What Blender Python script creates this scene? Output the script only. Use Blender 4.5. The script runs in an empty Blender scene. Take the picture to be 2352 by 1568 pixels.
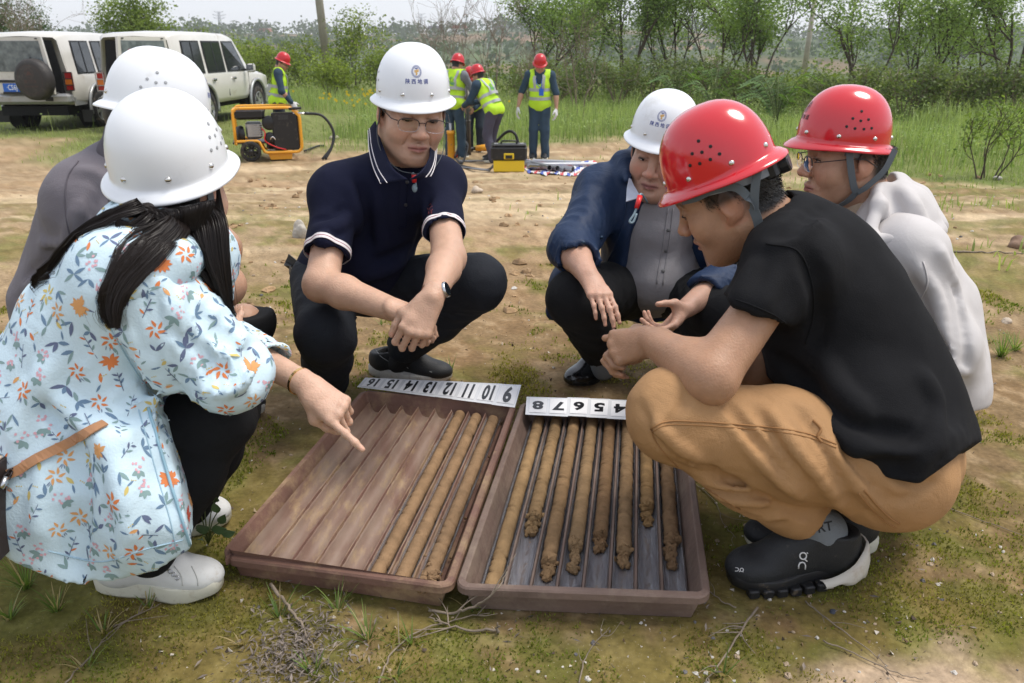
import bpy, bmesh, math, random, os
import numpy as np
from mathutils import Vector, Matrix
from mathutils.bvhtree import BVHTree
R = math.radians
C = bpy.context.scene.collection
scene = bpy.context.scene
random.seed(7)
rng = np.random.default_rng(11)

# ------------------------------------------------------------------ camera, sky, sun, exposure
CAM_H, PITCH, FPX = 1.10, math.atan2(784 - 106, 1830.0), 1830.0
cam = bpy.data.cameras.new('camera'); cam_o = bpy.data.objects.new('camera', cam); C.objects.link(cam_o)
cam_o.location = (0, 0, CAM_H); cam_o.rotation_euler = (math.pi / 2 - PITCH, 0, 0)
cam.sensor_width = 36; cam.lens = FPX / 2352 * 36; cam.clip_start = 0.05; cam.clip_end = 9000
cam.dof.use_dof = True; cam.dof.focus_distance = 2.1; cam.dof.aperture_fstop = 9.0
scene.camera = cam_o
SUN_EL, SUN_AZ = R(64), R(80)            # azimuth measured from +Y (view direction) towards +X
w = bpy.data.worlds.new('World'); scene.world = w; w.use_nodes = True
nt = w.node_tree; nt.nodes.clear()
sky_n = nt.nodes.new('ShaderNodeTexSky'); sky_n.sky_type = 'NISHITA'; sky_n.sun_disc = False
sky_n.sun_elevation = SUN_EL; sky_n.sun_rotation = SUN_AZ
sky_n.air_density = 1.0; sky_n.dust_density = 2.0; sky_n.ozone_density = 1.0
veil = nt.nodes.new('ShaderNodeMix'); veil.data_type = 'RGBA'; veil.inputs['Factor'].default_value = 0.62   # thin even cloud veil
veil.inputs[7].default_value = (8.6, 8.9, 9.7, 1)
bgn = nt.nodes.new('ShaderNodeBackground'); bgn.inputs['Strength'].default_value = 0.128
wo = nt.nodes.new('ShaderNodeOutputWorld')
nt.links.new(sky_n.outputs[0], veil.inputs[6]); nt.links.new(veil.outputs[2], bgn.inputs[0]); nt.links.new(bgn.outputs[0], wo.inputs[0])
sun = bpy.data.lights.new('sun', 'SUN'); sun.energy = 2.7; sun.angle = R(24); sun.color = (1, 0.95, 0.87)
sun_o = bpy.data.objects.new('sun', sun); C.objects.link(sun_o)
sun_o.rotation_euler = (math.pi / 2 - SUN_EL, 0, -SUN_AZ + math.pi)
_sd = Vector((math.sin(SUN_AZ) * math.cos(SUN_EL), math.cos(SUN_AZ) * math.cos(SUN_EL), math.sin(SUN_EL)))
sun_o.rotation_euler = _sd.to_track_quat('Z', 'Y').to_euler()
scene.view_settings.view_transform = 'Standard'; scene.view_settings.look = 'None'
scene.view_settings.exposure = 0.28; scene.view_settings.gamma = 1.0; scene.view_settings.use_curve_mapping = False
scene.render.engine = 'CYCLES'
scene.cycles.use_denoising = True
scene.cycles.max_bounces = 8; scene.cycles.transparent_max_bounces = 16
scene.cycles.volume_bounces = 0

# ------------------------------------------------------------------ points measured in the photograph (2352 x 1568 grid)
_ct, _st = math.cos(PITCH), math.sin(PITCH)
S_NEAR = 0.957
def at(x, y, Z, s=S_NEAR):
 Z = Z * s
 dx, dy = (x - 1176) / FPX, (784 - y) / FPX
 return np.array((Z * dx, Z * (_ct + dy * _st), CAM_H + Z * (dy * _ct - _st)))
def on_ground(x, y, z=0.0):
 Z = (CAM_H - z) / (_st - (784 - y) / FPX * _ct)
 return at(x, y, Z, 1.0)
def sstep(a, b, x):
 t = np.clip((x - a) / (b - a), 0, 1); return t * t * (3 - 2 * t)

# ------------------------------------------------------------------ vectors
def V(*a): return np.array(a[0] if len(a) == 1 else a, float)
def unit(v):
 v = np.asarray(v, float); return v / (np.linalg.norm(v) + 1e-12)
def lerp(a, b, t): return np.asarray(a, float) * (1 - t) + np.asarray(b, float) * t
def perp(v):
 v = unit(v); h = V(0, 0, 1) if abs(v[2]) < .9 else V(1, 0, 0)
 return unit(np.cross(v, h))
def catmull(pts, n=8):
 P = [np.asarray(p, float) for p in pts]; P = [2 * P[0] - P[1]] + P + [2 * P[-1] - P[-2]]
 out = []
 for i in range(1, len(P) - 2):
  for t in np.linspace(0, 1, n, endpoint=False):
   a, b, c, d = P[i - 1:i + 3]
   out.append(.5 * (2 * b + (c - a) * t + (2 * a - 5 * b + 4 * c - d) * t * t + (3 * b - a - 3 * c + d) * t ** 3))
 out.append(P[-2]); return np.array(out)

# ------------------------------------------------------------------ noise on points
_NT = np.random.default_rng(5).random((64, 64, 64)).astype(np.float32)
def vnoise(p):
 p = np.asarray(p, np.float32); i = np.floor(p).astype(np.int64); f = p - i; f = f * f * (3 - 2 * f)
 x0, y0, z0 = (i[:, 0] & 63, i[:, 1] & 63, i[:, 2] & 63); x1, y1, z1 = ((i[:, 0] + 1) & 63, (i[:, 1] + 1) & 63, (i[:, 2] + 1) & 63)
 fx, fy, fz = f[:, 0], f[:, 1], f[:, 2]
 a = _NT[x0, y0, z0] * (1 - fx) + _NT[x1, y0, z0] * fx; b = _NT[x0, y1, z0] * (1 - fx) + _NT[x1, y1, z0] * fx
 c = _NT[x0, y0, z1] * (1 - fx) + _NT[x1, y0, z1] * fx; d = _NT[x0, y1, z1] * (1 - fx) + _NT[x1, y1, z1] * fx
 a = a * (1 - fy) + b * fy; c = c * (1 - fy) + d * fy
 return (a * (1 - fz) + c * fz) * 2 - 1
def fbm(p, oct=4):
 s = 0; a = 1; p = np.asarray(p, np.float32)
 for o in range(oct): s = s + a * vnoise(p * 2 ** o + 17.3 * o); a *= .5
 return s

# ------------------------------------------------------------------ materials
MATS = {}
def mat(name, col=(.5, .5, .5), rough=.6, metal=0, var=0, vscale=8, bump=0, bscale=60, attr=None, spec=.5, sss=0, trans=0, coat=0,
  var_col=None, sheen=0, bdetail=4, dirt=None, ior=1.45, stretch=None, coords='Object', sheen_tint=None, crumple=0, cscale=14):
 if name in MATS: return MATS[name]
 m = bpy.data.materials.new(name); m.use_nodes = True; t = m.node_tree; N = t.nodes; L = t.links
 b = N['Principled BSDF']; b.inputs['Base Color'].default_value = (*col, 1)
 b.inputs['Roughness'].default_value = rough; b.inputs['Metallic'].default_value = metal
 b.inputs['Specular IOR Level'].default_value = spec; b.inputs['IOR'].default_value = ior
 if sss:
  b.inputs['Subsurface Weight'].default_value = sss; b.inputs['Subsurface Radius'].default_value = (1, .35, .2); b.inputs['Subsurface Scale'].default_value = .008
 if trans: b.inputs['Transmission Weight'].default_value = trans
 if coat: b.inputs['Coat Weight'].default_value = coat; b.inputs['Coat Roughness'].default_value = .10
 if sheen: b.inputs['Sheen Weight'].default_value = sheen; b.inputs['Sheen Roughness'].default_value = .5
 src = None
 tc = N.new('ShaderNodeTexCoord'); co = tc.outputs[coords]
 if stretch:
  mp = N.new('ShaderNodeMapping'); mp.inputs['Scale'].default_value = stretch; L.new(co, mp.inputs[0]); co = mp.outputs[0]
 if attr:
  a = N.new('ShaderNodeAttribute'); a.attribute_name = attr; src = a.outputs['Color']
 if var:
  n = N.new('ShaderNodeTexNoise'); n.inputs['Scale'].default_value = vscale; n.inputs['Detail'].default_value = 6; L.new(co, n.inputs['Vector'])
  mr = N.new('ShaderNodeMapRange'); mr.inputs[1].default_value = .3; mr.inputs[2].default_value = .7
  L.new(n.outputs[0], mr.inputs[0])
  mx = N.new('ShaderNodeMix'); mx.data_type = 'RGBA'
  if var_col is None:
   mx.blend_type = 'MULTIPLY'; mx.inputs[7].default_value = (1 - var,) * 3 + (1,); L.new(mr.outputs[0], mx.inputs['Factor'])
  else:
   mx.inputs[7].default_value = (*var_col, 1)
   mm = N.new('ShaderNodeMath'); mm.operation = 'MULTIPLY'; mm.inputs[1].default_value = var; L.new(mr.outputs[0], mm.inputs[0]); L.new(mm.outputs[0], mx.inputs['Factor'])
  if src: L.new(src, mx.inputs[6])
  else: mx.inputs[6].default_value = (*col, 1)
  src = mx.outputs[2]
 if dirt:
  dcol, amount, dsc = dirt
  n = N.new('ShaderNodeTexNoise'); n.inputs['Scale'].default_value = dsc; n.inputs['Detail'].default_value = 8; n.inputs['Roughness'].default_value = .7
  L.new(co, n.inputs['Vector'])
  mr = N.new('ShaderNodeMapRange'); mr.inputs[1].default_value = .62 - amount * .3; mr.inputs[2].default_value = .74; L.new(n.outputs[0], mr.inputs[0])
  mx = N.new('ShaderNodeMix'); mx.data_type = 'RGBA'; mx.inputs[7].default_value = (*dcol, 1); L.new(mr.outputs[0], mx.inputs['Factor'])
  if src: L.new(src, mx.inputs[6])
  else: mx.inputs[6].default_value = (*col, 1)
  src = mx.outputs[2]
 if src: L.new(src, b.inputs['Base Color'])
 prev = None
 if crumple:
  n = N.new('ShaderNodeTexNoise'); n.inputs['Scale'].default_value = cscale; n.inputs['Detail'].default_value = 5; n.inputs['Distortion'].default_value = 1.2; n.inputs['Roughness'].default_value = .55; L.new(co, n.inputs['Vector'])
  ab = N.new('ShaderNodeMath'); ab.operation = 'PINGPONG'; ab.inputs[1].default_value = .22; L.new(n.outputs[0], ab.inputs[0])
  cb = N.new('ShaderNodeBump'); cb.inputs['Strength'].default_value = crumple; cb.inputs['Distance'].default_value = .03; L.new(ab.outputs[0], cb.inputs['Height']); prev = cb; L.new(cb.outputs[0], b.inputs['Normal'])
 if bump:
  n = N.new('ShaderNodeTexNoise'); n.inputs['Scale'].default_value = bscale; n.inputs['Detail'].default_value = bdetail; L.new(co, n.inputs['Vector'])
  bp = N.new('ShaderNodeBump'); bp.inputs['Strength'].default_value = bump; bp.inputs['Distance'].default_value = .004
  if prev: L.new(prev.outputs[0], bp.inputs['Normal'])
  L.new(n.outputs[0], bp.inputs['Height']); L.new(bp.outputs[0], b.inputs['Normal'])
 MATS[name] = m; return m

# ------------------------------------------------------------------ scene objects
def link_mesh(name, me, m=None, parent=None):
 o = bpy.data.objects.new(name, me); C.objects.link(o)
 if m is not None and not me.materials:
  for q in (m if isinstance(m, (list, tuple)) else [m]): me.materials.append(q)
 if parent is not None:
  o.parent = parent
  if parent.name in WORLD: o.location = -parent.location
 return o
WORLD = set()                     # roots whose parts are modelled in world coordinates
def world_root(name, loc):
 o = bpy.data.objects.new(name, None); C.objects.link(o); o.location = tuple(float(q) for q in loc); o.empty_display_size = .05
 WORLD.add(o.name); return o
def raw_mesh(name, v, f, smooth=True, colors=None, mi=None):
 """v (n,3) array, f either an (m,3|4) int array or a list of tuples"""
 me = bpy.data.meshes.new(name); v = np.asarray(v, np.float32)
 if isinstance(f, np.ndarray):
  n, k = f.shape
  me.vertices.add(len(v)); me.vertices.foreach_set('co', v.ravel())
  me.loops.add(n * k); me.loops.foreach_set('vertex_index', f.astype(np.int32).ravel())
  me.polygons.add(n); me.polygons.foreach_set('loop_start', np.arange(0, n * k, k, dtype=np.int32))
  me.polygons.foreach_set('use_smooth', np.full(n, bool(smooth)))
  if mi is not None: me.polygons.foreach_set('material_index', np.asarray(mi, np.int32))
  me.update(calc_edges=True)
 else:
  me.from_pydata([tuple(x) for x in v.tolist()], [], f)
  if smooth: me.polygons.foreach_set('use_smooth', np.full(len(me.polygons), True))
  if mi is not None: me.polygons.foreach_set('material_index', np.asarray(mi, np.int32))
  me.update()
 if colors is not None:
  a = me.attributes.new('col', 'FLOAT_COLOR', 'POINT')
  c = np.ones((len(v), 4), np.float32); c[:, :3] = colors; a.data.foreach_set('color', c.ravel())
 return me
def tag(o, label=None, cat=None, group=None, kind=None):
 if label: o['label'] = label
 if cat: o['category'] = cat
 if group: o['group'] = group
 if kind: o['kind'] = kind
 return o
def empty(name, loc=(0, 0, 0), rz=0.0):
 o = bpy.data.objects.new(name, None); C.objects.link(o); o.location = loc; o.rotation_euler = (0, 0, rz); o.empty_display_size = .05
 return o
def copy_tree(o, parent=None):
 c = o.copy(); C.objects.link(c)
 if parent is not None: c.parent = parent
 for ch in list(o.children): copy_tree(ch, c)
 return c

class MB:
 """collects shapes, then links them as one mesh object"""
 def __init__(s): s.v = []; s.f = []; s.mi = []; s.sm = []; s.cur = 0
 def add(s, v, f, smooth=False):
  b = len(s.v); s.v += [tuple(map(float, p)) for p in v]; s.f += [tuple(i + b for i in q) for q in f]
  s.mi += [s.cur] * len(f); s.sm += [smooth] * len(f)
 def box(s, c, size, X=None, Y=None, Z=None, taper=1.0, bev=0.0):
  X = V(1, 0, 0) if X is None else unit(X); Z = V(0, 0, 1) if Z is None else unit(Z); Y = np.cross(Z, X) if Y is None else unit(Y)
  hx, hy, hz = np.asarray(size) / 2; c = V(c)
  if bev <= 0:
   v = [c + X * i * hx * (taper if k > 0 else 1) + Y * j * hy * (taper if k > 0 else 1) + Z * k * hz for k in (-1, 1) for j in (-1, 1) for i in (-1, 1)]
   s.add(v, [(0, 2, 3, 1), (4, 5, 7, 6), (0, 1, 5, 4), (2, 6, 7, 3), (0, 4, 6, 2), (1, 3, 7, 5)])
  else:
   v = []; b = min(bev, hx * .95, hy * .95, hz * .95)
   ring = [(1, 1), (-1, 1), (-1, -1), (1, -1)]
   def lp(ix, iy, z):
    r = []
    for (a, d) in ring:
     p1 = (a * ix, d * (iy - b)) if a * d > 0 else (a * (ix - b), d * iy)
     p2 = (a * (ix - b), d * iy) if a * d > 0 else (a * ix, d * (iy - b))
     r += [c + X * p1[0] + Y * p1[1] + Z * z, c + X * p2[0] + Y * p2[1] + Z * z]
    return r
   v = lp(hx - b, hy - b, -hz) + lp(hx, hy, -hz + b) + lp(hx, hy, hz - b) + lp(hx - b, hy - b, hz)
   f = []
   for q in range(3):
    for i in range(8): f.append((q * 8 + i, q * 8 + (i + 1) % 8, q * 8 + 8 + (i + 1) % 8, q * 8 + 8 + i))
   f.append(tuple(range(7, -1, -1))); f.append(tuple(range(24, 32)))
   s.add(v, f)
 def tube(s, pts, r, n=8, cap=True, flat=1.0, up=None, smooth=True):
  P = np.asarray(pts, float); m = len(P); rr = np.full(m, r) if np.isscalar(r) else np.asarray(r, float)
  T = np.gradient(P, axis=0) if m > 2 else np.array([P[1] - P[0]] * 2)
  a = perp(T[0]) if up is None else unit(np.asarray(up, float)); v = []
  for i in range(m):
   t = unit(T[i]); a = unit(a - t * np.dot(a, t)); b = np.cross(t, a)
   for k in range(n):
    q = 2 * math.pi * k / n; v.append(P[i] + rr[i] * (math.cos(q) * a * flat + math.sin(q) * b))
  f = [(i * n + k, i * n + (k + 1) % n, (i + 1) * n + (k + 1) % n, (i + 1) * n + k) for i in range(m - 1) for k in range(n)]
  if cap: f += [tuple(range(n - 1, -1, -1)), tuple(range((m - 1) * n, m * n))]
  s.add(v, f, smooth)
 def cyl(s, a, b, ra, rb=None, n=16, smooth=True):
  s.tube([a, b], [ra, ra if rb is None else rb], n, True, smooth=smooth)
 def sphere(s, c, r, n=12, m=8, X=None, Y=None, Z=None):
  r = np.full(3, r) if np.isscalar(r) else np.asarray(r); X = V(1, 0, 0) if X is None else X; Y = V(0, 1, 0) if Y is None else Y; Z = V(0, 0, 1) if Z is None else Z
  v = []; c = V(c)
  for i in range(m + 1):
   th = math.pi * i / m
   for k in range(n):
    ph = 2 * math.pi * k / n
    v.append(c + X * r[0] * math.sin(th) * math.cos(ph) + Y * r[1] * math.sin(th) * math.sin(ph) + Z * r[2] * math.cos(th))
  f = [(i * n + k, (i + 1) * n + k, (i + 1) * n + (k + 1) % n, i * n + (k + 1) % n) for i in range(m) for k in range(n)]
  s.add(v, f, True)
 def ribbon(s, pts, wd, width, thick=.002):
  """flat strap along pts, its width lying along the vectors wd"""
  P = np.asarray(pts, float); m = len(P); T = np.gradient(P, axis=0) if m > 2 else np.array([P[1] - P[0]] * 2); v = []
  W = np.asarray(wd, float); W = np.tile(W, (m, 1)) if W.ndim == 1 else W
  ws = np.full(m, width) if np.isscalar(width) else width
  for i in range(m):
   t = unit(T[i]); a = unit(W[i] - t * np.dot(W[i], t)); n = np.cross(t, a)
   for (p, q) in ((-.5, -.5), (.5, -.5), (.5, .5), (-.5, .5)): v.append(P[i] + a * p * ws[i] + n * q * thick)
  f = [(i * 4 + k, i * 4 + (k + 1) % 4, i * 4 + 4 + (k + 1) % 4, i * 4 + 4 + k) for i in range(m - 1) for k in range(4)]
  f += [(3, 2, 1, 0), tuple((m - 1) * 4 + k for k in range(4))]
  s.add(v, f, False)
 def prism(s, poly, O, X, Y, depth, N=None, smooth=False):
  """2-D outline in the X, Y plane at O, pushed by depth along N"""
  O = V(O); X = V(X); Y = V(Y); N = unit(np.cross(X, Y)) if N is None else V(N); n = len(poly)
  v = [O + X * p[0] + Y * p[1] for p in poly] + [O + X * p[0] + Y * p[1] + N * depth for p in poly]
  f = [tuple(range(n - 1, -1, -1)), tuple(range(n, 2 * n))] + [(i, (i + 1) % n, n + (i + 1) % n, n + i) for i in range(n)]
  s.add(v, f, smooth)
 def lathe(s, prof, O=(0, 0, 0), Z=(0, 0, 1), n=24, smooth=True, X=None):
  O = V(O); Z = unit(V(Z)); a = perp(Z) if X is None else unit(V(X)); b = np.cross(Z, a); v = []
  for (r, z) in prof:
   for k in range(n):
    q = 2 * math.pi * k / n; v.append(O + Z * z + (a * math.cos(q) + b * math.sin(q)) * r)
  m = len(prof)
  s.add(v, [(i * n + k, i * n + (k + 1) % n, (i + 1) * n + (k + 1) % n, (i + 1) * n + k) for i in range(m - 1) for k in range(n)], smooth)
 def mesh(s, name):
  me = bpy.data.meshes.new(name); me.from_pydata(s.v, [], s.f)
  me.polygons.foreach_set('material_index', s.mi); me.polygons.foreach_set('use_smooth', s.sm); me.update()
  return me
 def build(s, name, m, parent=None): return link_mesh(name, s.mesh(name), m, parent)

# ------------------------------------------------------------------ text as mesh points
def text_mesh(txt, size=1.0, bold=0.0):
 cu = bpy.data.curves.new('text', 'FONT'); cu.body = txt; cu.size = size; cu.align_x = 'CENTER'; cu.align_y = 'CENTER'; cu.offset = bold; cu.resolution_u = 3
 o = bpy.data.objects.new('text', cu); C.objects.link(o)
 dg = bpy.context.evaluated_depsgraph_get(); me = bpy.data.meshes.new_from_object(o.evaluated_get(dg))
 v = np.array([p.co[:] for p in me.vertices]) if len(me.vertices) else np.zeros((0, 3)); f = [tuple(p.vertices) for p in me.polygons]
 bpy.data.objects.remove(o); bpy.data.curves.remove(cu); bpy.data.meshes.remove(me)
 return v, f

# ------------------------------------------------------------------ implicit surfaces: bodies and clothes
class Sdf:
 def __init__(s): s.ops = []; s.disp = []
 def cone(s, a, b, ra, rb=None, k=.02, sub=False, flat=None, cut=None):
  rb = ra if rb is None else rb; a = V(a); b = V(b); m = max(ra, rb) * (1 if flat is None else max(1, flat[1]))
  s.ops.append(('c', (a, b, ra, rb, flat, cut), np.minimum(a, b) - m, np.maximum(a, b) + m, k, sub)); return s
 def ell(s, c, r, F=None, k=.02, sub=False, cut=None):
  c = V(c); r = np.full(3, float(r)) if np.isscalar(r) else np.asarray(r, float)
  M = np.eye(3) if F is None else np.array([unit(q) for q in F])        # rows: the local axes
  e = np.sqrt(((M * r[:, None]) ** 2).sum(0))
  s.ops.append(('e', (c, r, M, cut), c - e, c + e, k, sub)); return s
 def chain(s, pts, rad, k=.02, **kw):
  for i in range(len(pts) - 1): s.cone(pts[i], pts[i + 1], rad[i], rad[i + 1], k, **kw)
  return s
 def under(s, Fm):
  """keeps the scalp and hair inside the shell of a helmet"""
  s.ops.append(('h', (Fm,), Fm.c - .22, Fm.c + .22, 0, True)); return s
 def cutp(s, p, n): s.ops.append(('p', (V(p), unit(n)), None, None, 0, False)); return s
 def bounds(s, pad=.02):
  lo = np.min([o[2] for o in s.ops if o[2] is not None and not o[5]], 0) - pad; hi = np.max([o[3] for o in s.ops if o[3] is not None and not o[5]], 0) + pad
  return lo, hi
 def eval(s, ax):
  ax = [np.asarray(a, np.float32) for a in ax]; G = np.full([len(a) for a in ax], 1.0, np.float32)
  for (kind, p, lo, hi, k, sub) in s.ops:
   if kind == 'p':
    d = (ax[0][:, None, None] - p[0][0]) * p[1][0] + (ax[1][None, :, None] - p[0][1]) * p[1][1] + (ax[2][None, None, :] - p[0][2]) * p[1][2]
    np.maximum(G, d.astype(np.float32), out=G); continue
   if kind == 'h': e = .01; sl = []
   else: e = k + .03; sl = []
   for q in range(3):
    i0, i1 = np.searchsorted(ax[q], lo[q] - e), np.searchsorted(ax[q], hi[q] + e); sl.append(slice(i0, i1))
   if any(q.stop <= q.start for q in sl): continue
   x = ax[0][sl[0]][:, None, None]; y = ax[1][sl[1]][None, :, None]; z = ax[2][sl[2]][None, None, :]
   if kind == 'h':
    Fm, = p; f = np.float32; X, Y, Z = x - f(Fm.c[0]), y - f(Fm.c[1]), z - f(Fm.c[2])
    q = [X * f(Fm.M[i][0]) + Y * f(Fm.M[i][1]) + Z * f(Fm.M[i][2]) for i in range(3)]
    k0 = np.sqrt((q[0] / f(.098)) ** 2 + (q[1] / f(.111)) ** 2 + (q[2] / f(.129)) ** 2); d = np.where(q[2] > -.004, (k0 - 1) * f(.105), f(-1)).astype(np.float32)
    g = G[sl[0], sl[1], sl[2]]; np.maximum(g, d, out=g); continue
   if kind == 'c':
    a, b, ra, rb, flat, cut = p; ba = b - a; L2 = max(float(ba @ ba), 1e-9); f = np.float32
    X, Y, Z = x - f(a[0]), y - f(a[1]), z - f(a[2])
    t = np.clip((X * f(ba[0] / L2) + Y * f(ba[1] / L2)) + Z * f(ba[2] / L2), 0, 1)
    X = X - t * f(ba[0]); Y = Y - t * f(ba[1]); Z = Z - t * f(ba[2])
    d2 = X * X + Y * Y + Z * Z
    if flat is not None:
     n, q = flat; c = X * f(n[0]) + Y * f(n[1]) + Z * f(n[2]); d2 = d2 + c * c * f(1 / q ** 2 - 1)
    d = np.sqrt(np.maximum(d2, 0)) - (f(ra) + t * f(rb - ra))
   else:
    c, r, M, cut = p; f = np.float32
    X, Y, Z = x - f(c[0]), y - f(c[1]), z - f(c[2]); s0 = 0; s1 = 0
    for q in range(3):
     l = X * f(M[q, 0]) + Y * f(M[q, 1]) + Z * f(M[q, 2]); l = l / f(r[q]); l2 = l * l; s0 = s0 + l2; s1 = s1 + l2 / f(r[q] ** 2)
    k0 = np.sqrt(s0); d = k0 * (k0 - 1) / np.sqrt(s1 + f(1e-9))
   if cut:
    for (cp, cn) in cut:
     d = np.maximum(d, (x - f(cp[0])) * f(cn[0]) + (y - f(cp[1])) * f(cn[1]) + (z - f(cp[2])) * f(cn[2]))
   g = G[sl[0], sl[1], sl[2]]
   if sub:
    d = -d
    if k > 0:
     h = np.maximum(k - np.abs(g - d), 0); g[...] = np.maximum(g, d) + h * h * f(.25 / k)
    else: np.maximum(g, d, out=g)
   elif k > 0:
    h = np.maximum(k - np.abs(g - d), 0); g[...] = np.minimum(g, d) - h * h * f(.25 / k)
   else: np.minimum(g, d, out=g)
  if s.disp:
   act = np.nonzero(np.abs(G) < .035)
   P = np.stack([ax[q][act[q]] for q in range(3)], 1)
   dd = sum(fn(P) for fn in s.disp)
   G[act] += dd.astype(np.float32)
  return G
 def axes(s, step, fine=(), pad=.02, lo=None, hi=None):
  l, h = s.bounds(pad)
  if lo is not None: l = np.maximum(l, lo); h = np.minimum(h, hi)
  out = []
  for q in range(3):
   iv = sorted((f[0][q], f[1][q], f[2]) for f in fine); p = l[q]; a = [p]
   while p < h[q]:
    st = step
    for (f0, f1, fs) in iv:
     if f0 - fs <= p < f1: st = min(st, fs)
     elif f0 - step < p < f0: st = min(st, max(fs, (f0 - p)))
    p += st; a.append(p)
   out.append(np.array(a, np.float32))
  return out
 def arrays(s, step=.007, fine=(), **kw):
  ax = s.axes(step, fine, **kw); return nets(s.eval(ax), *ax)
 def build(s, name, m, parent=None, step=.007, fine=(), color=None, smooth=1, post=None, **kw):
  v, f = s.arrays(step, fine, **kw)
  for _ in range(smooth): v = relax(v, f)
  if post: v = post(v)
  me = raw_mesh(name, v, f, True, color(v) if color else None)
  return link_mesh(name, me, m, parent)
def relax(v, f, a=.5):
 n = len(v); acc = np.zeros((n, 3)); cnt = np.zeros(n)
 for (i, j) in ((0, 1), (1, 2), (2, 3), (3, 0)):
  for (p, q) in ((f[:, i], f[:, j]), (f[:, j], f[:, i])):
   for d in range(3): acc[:, d] += np.bincount(p, v[q, d], n)
   cnt += np.bincount(p, minlength=n)
 return v * (1 - a) + a * acc / np.maximum(cnt, 1)[:, None]
def nets(G, xs, ys, zs):
 G = np.where(np.abs(G) < 1e-7, np.float32(1e-7), G); S = G < 0
 cs = np.zeros([n - 1 for n in S.shape], np.int8)
 for a in (0, 1):
  for b in (0, 1):
   for c in (0, 1): cs += S[a:S.shape[0] - 1 + a, b:S.shape[1] - 1 + b, c:S.shape[2] - 1 + c]
 act = (cs > 0) & (cs < 8); i, j, k = np.nonzero(act)
 vid = np.full(act.shape, -1, np.int32); vid[act] = np.arange(len(i))
 cor = [(a, b, c) for a in (0, 1) for b in (0, 1) for c in (0, 1)]
 val = [G[i + a, j + b, k + c] for (a, b, c) in cor]
 acc = np.zeros((len(i), 3)); cnt = np.zeros(len(i))
 for p in range(8):
  for q in range(p + 1, 8):
   A, B = cor[p], cor[q]
   if sum(abs(A[d] - B[d]) for d in range(3)) != 1: continue
   m = (val[p] < 0) != (val[q] < 0); t = val[p] / np.where(m, val[p] - val[q], 1)
   for d in range(3): acc[:, d] += np.where(m, A[d] + t * (B[d] - A[d]), 0)
   cnt += m
 fr = acc / cnt[:, None]; ijk = (i, j, k); v = np.zeros((len(i), 3))
 for d, a in enumerate((xs, ys, zs)): v[:, d] = a[ijk[d]] + fr[:, d] * (a[ijk[d] + 1] - a[ijk[d]])
 F = []
 n0, n1, n2 = S.shape
 m = S[:-1, 1:-1, 1:-1] != S[1:, 1:-1, 1:-1]; a, b, c = np.nonzero(m); b += 1; c += 1
 q = np.stack([vid[a, b - 1, c - 1], vid[a, b, c - 1], vid[a, b, c], vid[a, b - 1, c]], 1); fl = ~S[a, b, c]; q[fl] = q[fl][:, ::-1]; F.append(q)
 m = S[1:-1, :-1, 1:-1] != S[1:-1, 1:, 1:-1]; a, b, c = np.nonzero(m); a += 1; c += 1
 q = np.stack([vid[a - 1, b, c - 1], vid[a - 1, b, c], vid[a, b, c], vid[a, b, c - 1]], 1); fl = ~S[a, b, c]; q[fl] = q[fl][:, ::-1]; F.append(q)
 m = S[1:-1, 1:-1, :-1] != S[1:-1, 1:-1, 1:]; a, b, c = np.nonzero(m); a += 1; b += 1
 q = np.stack([vid[a - 1, b - 1, c], vid[a, b - 1, c], vid[a, b, c], vid[a - 1, b, c]], 1); fl = ~S[a, b, c]; q[fl] = q[fl][:, ::-1]; F.append(q)
 return v, np.concatenate(F)

def fold(a, b, n, amp, t0=0, t1=1, skew=.15, seed=0, up=None, sharp=2.0):
 """creases ringing a limb from a to b, strongest between t0 and t1"""
 a = V(a); b = V(b); ba = b - a; L = np.linalg.norm(ba); t_ = ba / L; e1 = perp(t_) if up is None else unit(V(up) - t_ * np.dot(V(up), t_)); e2 = np.cross(t_, e1)
 def fn(P):
  p = P - a; t = (p @ t_) / L; q = p - np.outer(t * L, t_); r = np.linalg.norm(q, axis=1); ph = np.arctan2(q @ e2, q @ e1)
  w = sstep(t0 - .12, t0 + .12, t) * (1 - sstep(t1 - .12, t1 + .12, t)) * (1 - sstep(.14, .2, r))
  nz = vnoise(P * 7 + seed * 3.1) * .55 + vnoise(P * 17 + seed) * .2
  s_ = np.sin(math.pi * (n * t + skew * n * np.sin(ph + seed) + nz))
  amod = .55 + .45 * vnoise(P * 9 + 40 + seed)
  return amp * w * amod * (np.abs(s_) ** (1 / sharp) - .6)
 return fn
def rumple(amp, freq, seed=0, st=(1, 1, 1)):
 st = np.array(st)
 def fn(P): return amp * (1.2 * np.abs(vnoise(P * st * freq + seed)) - .35 + .5 * vnoise(P * st * freq * 2.3 + seed + 9))
 return fn
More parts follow.
